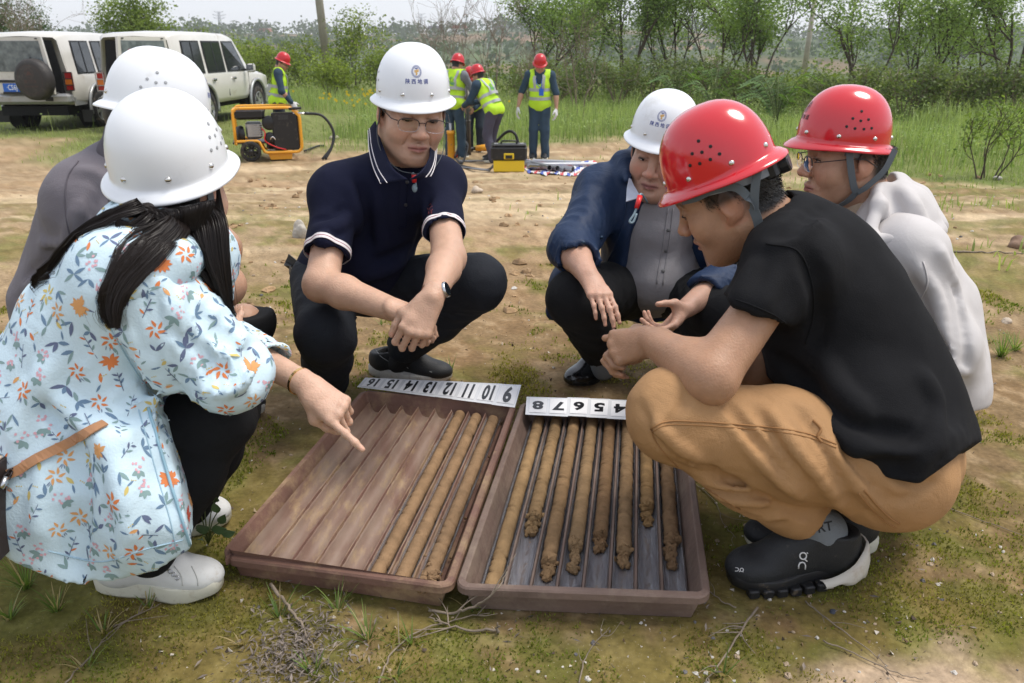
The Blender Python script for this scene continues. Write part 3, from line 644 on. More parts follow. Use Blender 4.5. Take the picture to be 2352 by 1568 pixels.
# ------------------------------------------------------------------ anatomy
class Frame:
 def __init__(s, c, f, u, k=1.0):
  s.k = k; s.c = V(c); s.f = unit(f); s.u = unit(V(u) - s.f * np.dot(u, s.f)); s.r = np.cross(s.f, s.u); s.M = (s.r, s.f, s.u)
 def L(s, x, y=None, z=None):
  if y is None: x, y, z = x
  return s.c + (s.r * x + s.f * y + s.u * z) * s.k
 def inv(s, P):
  q = (np.asarray(P) - s.c) / s.k; return np.stack([q @ s.r, q @ s.f, q @ s.u], -1)

class Scaled:
 def __init__(s, S, k): s.S = S; s.k = k
 def ell(s, c, r, F=None, k=.02, sub=False): s.S.ell(c, np.asarray(r, float) * s.k, F, k * s.k, sub)
 def cone(s, a, b, ra, rb, k=.02, sub=False): s.S.cone(a, b, ra * s.k, rb * s.k, k * s.k, sub)
 def chain(s, pts, rad, k=.02): s.S.chain(pts, [r * s.k for r in rad], k * s.k)

def head_ops(S, H, neck, w=1.0, jaw=1.0, lid=.55, mouth=0.0, gaze=-.003, nose=1.0, neck_r=.056, chub=0.0):
 L, M = H.L, H.M; S = Scaled(S, H.k); neck_r /= H.k
 S.ell(L(0, -.010, .035), (.075 * w, .094, .086), M, .02)
 S.ell(L(0, .026, -.03), (.066 * w, .063, .082), M, .03)
 S.ell(L(0, .028, -.074), (.05 * w * jaw, .053, .044), M, .03)
 S.ell(L(0, .074, -.101), (.02, .016, .017), M, .026)
 if chub: S.ell(L(0, .03, -.105), (.045 * chub, .045, .026), M, .035)
 for q in (-1, 1):
  S.ell(L(q * .043 * w, .058, -.034), (.024, .024, .026), M, .03)
  S.cone(L(q * .054 * w * jaw, -.004, -.058), L(q * .02, .064, -.1), .019 * jaw, .014, .028)
  S.cone(L(0, .0865, .021), L(q * .047 * w, .068, .021), .0105, .009, .016)
  S.ell(L(q * .032, .099, .001), (.021, .016, .0125), M, .014, True)
  S.ell(L(q * .032, .0755, 0), (.0148, .0142, .0140), M, .005)
  S.ell(L(q * .032, .0915, gaze), (.0135, .0075, .0050 * lid), M, .0012, True)
  S.cone(L(q * .017, .0915, .0005), L(q * .045, .081, .0035), .0030, .0026, .004)      # upper lid fold
  S.ell(L(q * .0135 * nose, .1005, -.0375), (.0085, .0095, .0078), M, .007)
  S.cone(L(q * .021, .0935, -.037), L(q * .034, .078, -.066), .0012, .0008, .008, True)
  S.ell(L(q * .0775 * w, -.01, -.008), (.008, .021, .033), [H.r + H.f * -.35 * q, H.f + H.r * .35 * q, H.u], .006)
  S.ell(L(q * .0745 * w, .002, -.036), (.007, .009, .010), M, .006)
  S.ell(L(q * .0875 * w, -.006, -.004), (.006, .011, .019), M, .005, True)
 S.chain([L(0, .0845, .016), L(0, .0955, -.010), L(0, .1105, -.033)], [.0075, .0078, .0112 * nose], .011)
 for q in (-1, 1):
  S.ell(L(q * .0068, .1095, -.0465), (.0038, .0050, .0034), M, .002, True)
  S.cone(L(q * .024, .083, -.0712), L(q * .004, .0960, -.0640 + mouth * .2), .0048, .0068, .006)
  S.cone(L(q * .019, .083, -.0768 - mouth * .6), L(0, .0945, -.0772 - mouth), .0054, .0082, .006)
  S.cone(L(q * .0258, .0865, -.0748), L(0, .1035, -.0697 - mouth * .4), .0013, .0014 + mouth * .45, .0022, True)
 S.cone(L(-.010, .0965, -.0885), L(.010, .0965, -.0885), .005, .005, .010, True)
 S.chain([L(0, -.028, -.03), L(0, -.026, -.08), neck], [neck_r, neck_r, neck_r * 1.12], .03)
def skin_color(heads, base, lips, hair_col=(.012, .010, .009), nails=(), ruddy=.5, hairline=.045, stubble=0.0, side=.02, brow_w=1.0):
 base = np.array(base); lips = np.array(lips); hair_col = np.array(hair_col)
 def fn(P):
  c = np.tile(base, (len(P), 1)).astype(float)
  c *= (1 + .07 * fbm(P * 22, 3))[:, None]
  c = c * (1 + .06 * fbm(P * 90 + 3, 2))[:, None]
  for H in heads:
   q = H.inv(P); x, y, z = q[:, 0], q[:, 1], q[:, 2]; inh = (np.abs(x) < .11) & (np.abs(y) < .14) & (z > -.16) & (z < .15)
   def mix(wt, col):
    nonlocal c
    wt = (np.clip(wt, 0, 1) * inh)[:, None]; c = c * (1 - wt) + np.asarray(col) * wt
   red = base * (1.12, .80, .76)
   mix(np.exp(-(((np.abs(x) - .04) / .02) ** 2 + ((z + .035) / .022) ** 2)) * (y > .03) * ruddy, red)
   mix(np.exp(-((x / .015) ** 2 + ((z + .035) / .015) ** 2)) * (y > .08) * ruddy, base * (1.1, .74, .7))
   mix(np.exp(-(((np.abs(x) - .08) / .015) ** 2)) * (np.abs(z) < .05) * (y < .02) * .5, red)
   if stubble:
    mix(stubble * (1 - sstep(-.06, -.045, z)) * (y > .0) * (1 - np.exp(-(((z + .07) / .012) ** 2 + (x / .03) ** 2))), base * (.62, .6, .6))
    mix(stubble * np.exp(-(((z + .054) / .007) ** 2 + (x / .026) ** 2)) * (y > .07), base * (.6, .58, .58))
   lp = np.exp(-(((z + .071) / .0085) ** 4 + (x / .0235) ** 4)) * (y > .078)
   mix(lp * .95, lips); mix(np.exp(-(((z + .0702 + 4 * x * x) / .0021) ** 2)) * (np.abs(x) < .0245) * (y > .078) * .8, lips * (.30, .22, .22))
   br = z - (.0235 - 5.0 * (np.abs(x) - .034) ** 2)
   mix(np.exp(-((br / (.0048 * brow_w)) ** 4)) * sstep(.010, .016, np.abs(x)) * (1 - sstep(.05, .06, np.abs(x))) * (y > .055) * (.72 + .25 * vnoise(P * 400)), hair_col)
   ld = np.exp(-(((np.abs(x) - .032) / .0145) ** 4)) * np.exp(-(((z - .0015) / .0030) ** 2)) * (y > .07)
   mix(ld * .8, hair_col * 2)
   hl = sstep(hairline - .004, hairline + .012, z) * (y < .12)
   back = sstep(.012, -.006, y) * sstep(-.062 + .1 * np.clip(y + .03, 0, .1), -.048, z) * (np.abs(x) < .0745)
   sb = sstep(side + .01, side - .004, y) * sstep(-.012, .006, z) * (y > -.03)
   mix(np.maximum(np.maximum(hl, back * sstep(-.02, -.045, y)), sb * .9), hair_col)
   mix(np.exp(-((np.abs(x) - .0068) / .0042) ** 2 - ((z + .0475) / .0036) ** 2) * (y > .085) * .8, base * (.25, .2, .2))
  for (p, n, rr) in nails:
   d = np.linalg.norm(P - p, axis=1); wt = (1 - sstep(rr * .7, rr, d)) * (((P - p) @ n) > -.004); c = c * (1 - wt[:, None] * .6) + np.array(base * (1.15, .98, .98)) * wt[:, None] * .6
  return np.clip(c, 0, 1)
 return fn
def eyes(H, root, gaze=(0, 0), col=(.02, .012, .008), lid=.6, gz_=-.003):
 for q in (-1, 1):                                                   # lashes along the upper lid and a soft lower line
  for (sg, r0, nm) in ((1, .00115, 'eyelashes'), (-1, .00055, 'lower_lid')):
   P = []
   for dx in np.linspace(-.0135, .0135, 11):
    z = gz_ + sg * .0050 * lid * (1 - (dx / .0140) ** 2) ** .5; y = .0755 + math.sqrt(max(.01535 ** 2 - dx * dx - z * z, 1e-6)); P.append(H.L(q * .032 + dx, y, z))
   m = MB(); m.tube(P, r0 * H.k, 5); m.build(nm, mat('lash' if sg > 0 else 'lid line', (.010, .008, .007) if sg > 0 else (.14, .07, .05), .6), root)
 for q in (-1, 1):
  m = MB(); c = H.L(q * .032, .0755, 0)
  m.sphere(c, .0129 * H.k, 16, 12, H.r, H.u, H.f)
  # iris and pupil as flat print on the ball
  d = unit(H.f + H.r * gaze[0] + H.u * gaze[1])
  for (rad, mi, off) in ((.0062, 1, .00022), (.0028, 2, .0004)):
   m.cur = mi; a = perp(d); b = np.cross(d, a); v = [c + d * (.0129 + off) * H.k]; 
   for rr in (.5, 1.0):
    for k in range(14):
     t = 2 * math.pi * k / 14; e = unit(d * .0129 + (a * math.cos(t) + b * math.sin(t)) * rad * rr); v.append(c + e * (.0129 + off) * H.k)
   f = [(0, 1 + k, 1 + (k + 1) % 14) for k in range(14)] + [(1 + k, 15 + k, 15 + (k + 1) % 14, 1 + (k + 1) % 14) for k in range(14)]
   m.add(v, f, True)
  m.build('eye', [mat('eye white', (.62, .58, .54), .25), mat('iris', col, .15), mat('pupil', (.004, .004, .004), .1)], root)

def hand_ops(S, wrist, d, n, side, curl=(.5, .5, .5, .5), thumb=(.6, .75, -.25), thumb2=None, sc=1.0, spread=.10, wr=.026, splay=None):
 """d: wrist to fingers, n: back of the hand, side +1 when the thumb lies along d x n. Returns nails"""
 d = unit(d); n = unit(V(n) - d * np.dot(n, d)); a = np.cross(d, n) * side; w = V(wrist); nails = []
 FL = ((.046, .028, .022), (.050, .032, .023), (.046, .029, .022), (.036, .022, .019)); OFF = (.0295, .0095, -.0105, -.0285); KD = (.092, .096, .091, .083); FR = (.0092, .0095, .0090, .0080)
 S.cone(w - d * .02, w + d * .03, wr, .026, .012, flat=(n, .72))
 for j in range(4):
  K = w + (d * KD[j] + a * OFF[j] + n * (.004 if j in (1, 2) else 0)) * sc
  S.cone(w + (d * .012 + a * OFF[j] * .55) * sc, K, .0150 * sc, .0112 * sc, .012)
  S.ell(K + n * .0035 * sc, .0088 * sc, k=.008)
  sp = (OFF[j] / .03) * spread if splay is None else splay[j]
  dd = unit(d * math.cos(sp) + a * math.sin(sp)); p = K; ang = 0; cu = curl[j] if hasattr(curl[j], '__len__') else (curl[j], curl[j] * 1.15, curl[j] * .75)
  for q in range(3):
   ang += cu[q]; dv = dd * math.cos(ang) - n * math.sin(ang); nn = n * math.cos(ang) + dd * math.sin(ang)
   e = p + dv * FL[j][q] * sc; r0 = FR[j] * sc * (1 - .09 * q); S.cone(p, e, r0, r0 * .88, .0035)
   if q < 2: S.ell(e, r0 * .98, k=.004)
   p = e
  nails.append((p + nn * FR[j] * .6 * sc - dv * .002, nn, .0075 * sc))
 p = w + (d * .022 + a * .020 - n * .006) * sc
 t1 = unit(d * thumb[0] + a * thumb[1] + n * thumb[2]); t2 = unit(d * (thumb[0] + .25) + a * (thumb[1] - .3) + n * thumb[2]) if thumb2 is None else unit(d * thumb2[0] + a * thumb2[1] + n * thumb2[2])
 e = p + t1 * .046 * sc; S.cone(p, e, .0165 * sc, .0118 * sc, .014); S.cone(w + d * .07 * sc + a * .02 * sc, e, .012 * sc, .009 * sc, .016)
 e2 = e + t2 * .034 * sc; S.cone(e, e2, .0112 * sc, .0098 * sc, .006); t3 = unit(t2 + (t2 - t1) * .4); e3 = e2 + t3 * .026 * sc; S.cone(e2, e3, .0100 * sc, .0080 * sc, .004)
 nails.append((e3 + unit(n + a * .4) * .006 * sc, unit(n + a * .4), .008 * sc))
 return nails
def arm_ops(S, sh, el, wr, r=(.052, .043, .043, .027), k=.02):
 sh, el, wr = V(sh), V(el), V(wr)
 S.cone(sh, el, r[0], r[1], k); S.cone(el, lerp(el, wr, .3), r[1] * .95, r[2], k); S.cone(lerp(el, wr, .3), wr, r[2], r[3], k)
 S.ell(el + unit(el - lerp(sh, wr, .5)) * .008, .036 * r[1] / .043, k=.02)
def torso_ops(S, J, inf=0.0, k=.05, belly=.0, chest=1.0, wide=1.0, nk=None, sr=.056):
 """ribcage, belly, hips and shoulders between the joints P (pelvis), M (mid spine), N (neck base), SL, SR, HL, HR"""
 P, Mi, N, SL, SR = (V(J[q]) for q in ('P', 'M', 'N', 'SL', 'SR')); HL, HR = V(J['HL']), V(J['HR'])
 r1 = unit(SR - SL); u1 = unit(N - Mi); f1 = unit(np.cross(u1, r1)); r1 = np.cross(f1, u1); r0 = unit(HR - HL); u0 = unit(Mi - P); f0 = unit(np.cross(u0, r0)); r0 = np.cross(f0, u0)
 F1 = (r1, f1, u1); F0 = (r0, f0, u0); h = np.linalg.norm(N - Mi)
 S.ell(lerp(Mi, N, .38) + f1 * .005, (.150 * wide + inf, .110 * chest + inf, h * .66 + inf), F1, k)
 S.ell(lerp(P, Mi, .55) + f0 * (.012 + belly * .5), (.142 * wide + inf, .108 + belly + inf, np.linalg.norm(Mi - P) * .75 + inf), F0, k)
 S.ell(P, (.155 * wide + inf, .115 + inf, .105 + inf), F0, k)
 nk = .056 + inf if nk is None else nk; S.cone(SL, SR, sr + inf, sr + inf, k, flat=(f1, .95)); S.cone(lerp(SL, N, .15), N, sr - .006 + inf, nk, k); S.cone(lerp(SR, N, .15), N, sr - .006 + inf, nk, k)
 return Frame(lerp(Mi, N, .5), f1, u1), Frame(P, f0, u0)
def leg_ops(S, h, kn, an, r=(.070, .050, .040, .032), k=.03, calf=.008):
 h, kn, an = V(h), V(kn), V(an); S.cone(h, kn, r[0], r[1], k); S.cone(kn, lerp(kn, an, .35), r[1] * .93, r[2] + calf, k); S.cone(lerp(kn, an, .35), an, r[2] + calf, r[3], k)

# ------------------------------------------------------------------ helmets
HW, HF, HB, HH = .104, .119, .116, .140            # half width, front and back length, height of the shell
def shell_pt(phi, t, off=0.0):
 """phi from the forehead towards the wearer's right, t 0 at the rim .. 1 at the apex"""
 e = 2.35; rho = max(1 - max(t, 0) ** e, 0) ** (1 / e); L = HF if math.cos(phi) > 0 else HB
 return V((HW * rho + off * rho) * math.sin(phi), (L * rho + off * rho) * math.cos(phi), HH * t + off * t)
def shell_nrm(phi, t):
 a = shell_pt(phi + .01, t) - shell_pt(phi - .01, t); b = shell_pt(phi, min(t + .01, 1)) - shell_pt(phi, t - .01); return unit(np.cross(b, a)) * (1 if np.dot(np.cross(b, a), shell_pt(phi, t)) > 0 else -1)
def helmet_mesh(n=72):
 rows = []
 ts = [1 - .0005, .985, .96, .92, .86, .79, .71, .62, .52, .42, .32, .22, .13, .06, .015]
 for t in ts: rows.append([shell_pt(2 * math.pi * k / n, t) for k in range(n)])
 def rim(d, dz):
  out = []
  for k in range(n):
   ph = 2 * math.pi * k / n; c = math.cos(ph); wd = .018 + .011 * max(c, 0) ** 2 + .003 * max(-c, 0); drop = -.012 - .010 * max(c, 0) ** 2 - .004 * max(-c, 0)
   b = shell_pt(ph, 0); q = unit(V(b[0], b[1], 0)); out.append(b + q * wd * d + V(0, 0, drop * max(d, 0) ** 1.3 + dz))
  return out
 for (d, dz) in ((.10, -.001), (.30, -.0005), (.55, 0), (.8, 0), (.95, .0004), (1.0, -.0012), (1.0, -.0035), (.95, -.0047), (.6, -.0036), (.2, -.004), (-.12, -.004)): rows.append(rim(d, dz))
 for t in (.1, .25, .45, .65, .82, .93, .995): rows.append([shell_pt(2 * math.pi * k / n, t, -.004) for k in range(n)])
 v = [p for r in rows for p in r]; m = len(rows)
 f = [(i * n + k, (i + 1) * n + k, (i + 1) * n + (k + 1) % n, i * n + (k + 1) % n) for i in range(m - 1) for k in range(n)]
 f.append(tuple(range(n))); f.append(tuple(range((m - 1) * n + n - 1, (m - 1) * n - 1, -1)))
 return np.array(v), f
_HV, _HFc = helmet_mesh()
def on_shell(poly_v, phi0, t0, scale, lift=.0007, rot=0.0):
 """lays flat points (x right as read, y up) on the shell around phi0, t0"""
 out = []; ca, sa = math.cos(rot), math.sin(rot)
 for p in poly_v:
  x, y = (p[0] * ca - p[1] * sa) * scale, (p[0] * sa + p[1] * ca) * scale; rr = .110
  phi = phi0 - x / rr; e = 2.35; t = t0; 
  # walk along the meridian
  t = min(max(t0 + y / (HH * 1.06), 0.002), .995)
  q = shell_pt(phi, t); out.append(q + shell_nrm(phi, t) * lift)
 return out
TXT = {}
def helmet(root, Fm, colour, logo='blue', detail=1, vents=True, scale=1.0, label=None, strap=None, knob=False):
 """Fm: frame whose centre lies in the rim plane"""
 def W(pts): return [Fm.L(*(np.asarray(p) * scale)) for p in pts]
 h = link_mesh('helmet', raw_mesh('helmet', np.array(W(_HV)), _HFc), MATS[colour], root)
 if label: h['label'] = label
 if detail:
  rv = mat('rivet steel', (.6, .58, .54), .22, 1.0)
  for k in range(8):
   ph = R(22 + 45 * k); m = MB(); p = shell_pt(ph, .13); nn = shell_nrm(ph, .13); N = Fm.r * nn[0] + Fm.f * nn[1] + Fm.u * nn[2]
   c = Fm.L(*(p * scale)); a = perp(N); b = np.cross(N, a)
   m.lathe([(.0062, -.001), (.0058, .0012), (.004, .0030), (.0018, .0038), (0.0001, .004)], c, N, 12); m.build('rivet', rv, h)
  if vents:
   m = MB()
   for sgn in (-1, 1):
    for (dx, dy) in ((0, .044), (-.022, .026), (.0, .022), (.022, .026), (-.034, .006), (-.012, .003), (.012, .003), (.034, .006)):
     ph = sgn * math.pi / 2 + dx / .125; t = .27 + dy / HH; p = shell_pt(ph, t); nn = shell_nrm(ph, t); N = Fm.r * nn[0] + Fm.f * nn[1] + Fm.u * nn[2]
     m.lathe([(.0036, .0004), (.0034, .0008), (.0022, .0009), (.0001, .0009)], Fm.L(*(p * scale)), N, 10)
   m.build('vent_holes', mat('vent dark' if colour == 'helmet red' else 'vent pale', (.012, .004, .004) if colour == 'helmet red' else (.34, .35, .36), .6), h)['kind'] = 'stuff'
 if logo:
  cols = {'blue': ((.035, .06, .26), (.62, .36, .08)), 'black': ((.015, .004, .005), (.05, .01, .01))}[logo]
  m = MB(); ring = []
  def ringpoly(r0, r1, n=40, cx=0, cy=0):
   v = []; f = []
   for k in range(n):
    a = 2 * math.pi * k / n; v += [(cx + r0 * math.cos(a), cy + r0 * math.sin(a)), (cx + r1 * math.cos(a), cy + r1 * math.sin(a))]
   return v, [(2 * k, 2 * k + 1, (2 * k + 3) % (2 * n), (2 * k + 2) % (2 * n)) for k in range(n)]
  T0 = .56
  def put(v, f, cx, cy, mi, sc=1.0, t0=T0, lift=.0007):
   m.cur = mi; m.add(W(on_shell([(p[0] + cx, p[1] + cy) for p in v], 0, t0, sc, lift)), f)
  v, f = ringpoly(.0152, .0160); put(v, f, 0, 0, 0)
  v, f = ringpoly(.0112, .0117); put(v, f, 0, 0, 0)
  for k in range(26):                                           # the ring of tiny letters
   a = 2 * math.pi * (k + .5) / 26; ca, sa = math.cos(a), math.sin(a); q = []
   for (x, y) in ((-.0008, .0122), (.0008, .0122), (.0008, .0145), (-.0008, .0145)): q.append((x * sa + y * ca, -x * ca + y * sa))
   put(q, [(0, 1, 2, 3)], 0, 0, 0)
  put([(-.0045, .0072), (.0045, .0072), (.006, .0092), (-.006, .0092)], [(0, 1, 2, 3)], 0, 0, 0)
  put([(-.0008, .005), (.0008, .005), (.0008, .0072), (-.0008, .0072)], [(0, 1, 2, 3)], 0, 0, 0)
  for i, y in enumerate((.0045, .0022, -.0001)): put([(-.0075 + i * .001, y - .0035), (.0005, y - .0016), (.0078, y - .0002), (.0078, y + .0013), (.0, y + .0002), (-.0075 + i * .001, y - .0020)], [(0, 1, 4, 5), (1, 2, 3, 4)], 0, 0, 1)
  put([(-.0017, -.0095), (.0014, -.0095), (.0017, -.0015), (-.0014, -.0025)], [(0, 1, 2, 3)], 0, 0, 1)
  put([(-.0036, -.0072), (.0036, -.0060), (.0036, -.0046), (-.0036, -.0058)], [(0, 1, 2, 3)], 0, 0, 1)
  for i, ch in enumerate('陕西地调'):
   if ch not in TXT: TXT[ch] = text_mesh(ch, 1.0, .012)
   v, f = TXT[ch]
   if len(v): put([(p[0] * .0145 + (i - 1.5) * .0182, p[1] * .0145 - .027) for p in v], f, 0, 0, 0)
  m.build('badge', [mat('badge ' + logo, cols[0], .5), mat('badge emblem ' + logo, cols[1], .5)], h)
 hb = MB()                                                          # head band inside the rim
 n = 40; pts = [Fm.L(.082 * math.sin(2 * math.pi * k / n), .1 * math.cos(2 * math.pi * k / n), -.006 - .010 * (1 - math.cos(2 * math.pi * k / n)) * .5) for k in range(n + 1)]
 hb.ribbon(pts, Fm.u, .026, .002); hb.build('head_band', mat('strap grey', (.10, .115, .125), .75), h)
 if knob:
  k_ = MB(); c = Fm.L(0, -.116, -.034); k_.box(c + Fm.f * .016, (.10, .028, .034), X=Fm.r, Z=Fm.u, bev=.006)
  k_.lathe([(.0001, .026), (.018, .026), (.021, .023), (.022, .006), (.018, .0)], c + Fm.f * .008, -Fm.f, 20, False); k_.build('ratchet_knob', mat('black plastic', (.016, .016, .017), .4), h)
  g = MB()
  for q in (-1, 1):
   pts = [Fm.L(q * .094 * math.cos(R(a)), -.112 * math.sin(R(a)), -.018 - .012 * math.sin(R(a))) for a in range(-10, 70, 10)]; g.ribbon(pts, Fm.u, .024, .003)
  g.build('head_band', mat('band plastic', (.20, .21, .22), .4), h)
 return h
def strap(h, pts, wd, width=.018, n=8, m=None):
 b = MB(); b.ribbon(catmull(pts, n), wd, width, .0018); return b.build('chin_strap', m or mat('strap grey', (.10, .115, .125), .75), h)

def spectacles(H, root, col, lw=.052, lh=.032, drop=.0, full=False, y0=.108):
 g = empty_part('glasses', root); L = H.L
 for q in (-1, 1):
  pts = []
  for k in range(32):
   a = 2 * math.pi * k / 32; ca, sa = math.cos(a), math.sin(a); e = 3.2
   x = math.copysign(abs(ca) ** (2 / e), ca) * lw / 2; z = math.copysign(abs(sa) ** (2 / e), sa) * lh / 2
   x *= 1 - .10 * (z < 0) * abs(z) / (lh / 2); pts.append(L(q * .034 + x, y0 - .12 * abs(q * .034 + x) ** 1.3 * 1.2, z - .010 - drop))
  rim = MB(); rim.tube(pts[0:17] , .0013, 6) if not full else None
  if full: rim.tube(pts + pts[:1], .0013, 6)
  else: rim.cur = 1; rim.tube(pts[16:] + pts[:1], .0006, 6)
  rim.build('rim', [MATS[col], mat('rim silver', (.6, .6, .62), .25, 1.0)], g)
  le = MB(); c = sum(pts) / 32; le.add([c + H.f * .0006] + [p for p in pts], [(0, k + 1, (k + 1) % 32 + 1) for k in range(32)], True)
  lo = le.build('lens', lens_mat(), g)
  tm = MB(); o = L(q * (.034 + lw / 2), y0 - .008, -.002 - drop); tm.tube([o, L(q * .074, y0 - .016, .000 - drop), L(q * .083, .04, .004), L(q * .084, -.005, .003), L(q * .079, -.035, -.018)], .0014, 6); tm.build('temple', MATS[col], g)
 br = MB(); br.tube([L(-.0095, y0 - .001, -.004 - drop), L(0, y0 + .003, -.001 - drop), L(.0095, y0 - .001, -.004 - drop)], .0012, 6); br.build('bridge', MATS[col], g)
 return g
def empty_part(name, root):
 """a part that only holds sub-parts together"""
 o = bpy.data.objects.new(name, None); C.objects.link(o); o.parent = root; o.empty_display_size = .03
 if root.name in WORLD: o.location = -root.location
 return o
def lens_mat():
 if 'lens' in MATS: return MATS['lens']
 m = bpy.data.materials.new('lens'); m.use_nodes = True; t = m.node_tree; t.nodes.clear()
 o = t.nodes.new('ShaderNodeOutputMaterial'); tr = t.nodes.new('ShaderNodeBsdfTransparent'); gl = t.nodes.new('ShaderNodeBsdfGlossy'); gl.inputs['Roughness'].default_value = .03
 mx = t.nodes.new('ShaderNodeMixShader'); fr = t.nodes.new('ShaderNodeFresnel'); fr.inputs[0].default_value = 1.5
 tr.inputs[0].default_value = (.93, .95, .95, 1)
 t.links.new(fr.outputs[0], mx.inputs[0]); t.links.new(tr.outputs[0], mx.inputs[1]); t.links.new(gl.outputs[0], mx.inputs[2]); t.links.new(mx.outputs[0], o.inputs[0])
 MATS['lens'] = m; return m

# ------------------------------------------------------------------ hair and shoes
def short_hair(name, H, root, skin_v, skin_n, test, n, length, col, seed=1, lean=(0, -.4, -.8), Fm=None):
 """short strands standing on the scalp where test(local points) holds"""
 q = H.inv(skin_v); ok = test(q)
 if Fm is not None: ok &= Fm.inv(skin_v)[:, 2] < -.004
 ok = np.nonzero(ok)[0]
 if not len(ok): return
 rg = np.random.default_rng(seed); pick = rg.choice(ok, n); p = skin_v[pick] + rg.normal(0, .0012, (n, 3)); nn = skin_n[pick]
 ld = H.r * lean[0] + H.f * lean[1] + H.u * lean[2]; d = nn * .55 + ld * .8 + rg.normal(0, .25, (n, 3)); d /= np.linalg.norm(d, axis=1)[:, None]
 L = length * rg.uniform(.6, 1.2, n)[:, None]; s = np.cross(d, rg.normal(size=(n, 3))); s /= np.linalg.norm(s, axis=1)[:, None]; s *= .0006
 v = np.concatenate([p - s, p + s, p + d * L * .55 + nn * .0005 + s * .8, p + d * L * .55 + nn * .0005 - s * .8, p + d * L + ld * .2 * L], 0)
 i = np.arange(n); f = [(a, a + n, a + 2 * n, a + 3 * n) for a in i] + [(a + 3 * n, a + 2 * n, a + 4 * n) for a in i]
 o = link_mesh(name, raw_mesh(name, v, f, False), mat(name + ' ' + root.name, col, .45), root); return o
def mesh_vn(o):
 me = o.data; n = len(me.vertices); v = np.zeros(n * 3, np.float32); me.vertices.foreach_get('co', v); nn = np.zeros(n * 3, np.float32); me.vertex_normals.foreach_get('vector', nn)
 return v.reshape(-1, 3).astype(float), nn.reshape(-1, 3).astype(float)

def shoe(root, heel, toe, up=(0, 0, 1), width=.098, kind='trainer', upper='shoe black', sole='sole white', sole_h=.03, side=1, step=.0045, tall=1.0):
 heel = V(heel); toe = V(toe); d = unit(toe - heel); up = unit(V(up) - d * np.dot(up, d)); r = np.cross(d, up) * side; L = np.linalg.norm(toe - heel)
 s = empty_part('shoe', root)
 out = []                                                          # outline of the sole: x along, y outwards
 for k in range(40):
  a = 2 * math.pi * k / 40; x = .5 - .5 * math.cos(a); y = math.sin(a)
  wv = width * .5 * (.74 + .34 * sstep(.25, .72, x) - .10 * sstep(.75, 1, x)) * abs(y) ** .62 * (1 if y > 0 else (1 - .16 * math.exp(-((x - .45) / .16) ** 2)))
  out.append((x * L, math.copysign(wv, y) + .006 * math.sin(x * math.pi)))
 m = MB(); lay = [(0.0, .96), (.12, 1.0), (.6, 1.01), (.92, 1.0), (1.0, .97)]; n = 40; v = []
 for (z, q) in lay:
  for (x, y) in out:
   spring = .012 * sstep(.72, 1, x / L) + .004 * sstep(.25, 0, x / L); hh = sole_h * (1 + (.35 if kind == 'trainer' else 0) * (1 - x / L))
   v.append(heel + d * (L / 2 + (x - L / 2) * q) + r * y * q + up * (z * hh + spring))
 f = [(i * n + k, i * n + (k + 1) % n, i * n + n + (k + 1) % n, i * n + n + k) for i in range(len(lay) - 1) for k in range(n)]
 f += [tuple(range(n - 1, -1, -1)), tuple(range((len(lay) - 1) * n, len(lay) * n))]
 m.add(v, f, True); m.build('sole', MATS[sole], s)
 P = lambda x, y, z: heel + d * x * L + r * y + up * z
 S = Sdf(); F = (d, r, up); h0 = sole_h * 1.1; P0 = P; P = lambda x, y, z: P0(x, y, h0 + (z - h0) * tall)
 S.ell(P(.78, .004, h0 + .006), (.24 * L, .046 * width / .098, .036 * (1 + .5 * (tall - 1))), F, .02); S.ell(P(.52, .002, h0 + .022), (.25 * L, .038 * width / .098, .046 * tall), F, .03)
 S.ell(P(.20, 0, h0 + .026), (.20 * L, .036 * width / .098, .055 * tall), F, .03)
 S.cone(P(.22, 0, h0 + .03), P(.20, 0, h0 + .068), .037, .038, .03); S.cone(P(.62, .002, h0 + .03), P(.36, 0, h0 + .066), .022, .03, .03)
 S.cutp(P(0, 0, h0 * .62), -up); S.cutp(P(.22, 0, h0 + .066), unit(up - d * .14))
 S.cone(P(.22, 0, h0 + .05), P(.2, 0, h0 + .12), .030, .032, .004, True)
 S.build('upper', MATS[upper], s, step, smooth=1)
 if kind in ('trainer', 'dress'):
  lc = MB()
  for i in range(4):
   x = .62 - .062 * i; zz = h0 + .058 + .0125 * i
   lc.tube(catmull([P(x, -.026, zz - .012), P(x + .01, -.010, zz + .004), P(x - .004, .010, zz + .005), P(x, .028, zz - .011)], 4), .0026 if kind == 'trainer' else .0018, 6)
  lc.build('laces', MATS[upper if kind == 'dress' else ('lace white' if upper == 'shoe white' else 'shoe black')], s)
 return s, P

def sight_plane(a, b, keep):
 """plane through two points of the photograph and its viewpoint; keep is a point on the side that stays"""
 c = V(0, 0, CAM_H); p, q, k = at(*a, 1.7), at(*b, 1.7), at(*keep, 1.7); n = unit(np.cross(p - c, q - c)); return (p, -n if np.dot(k - p, n) > 0 else n)

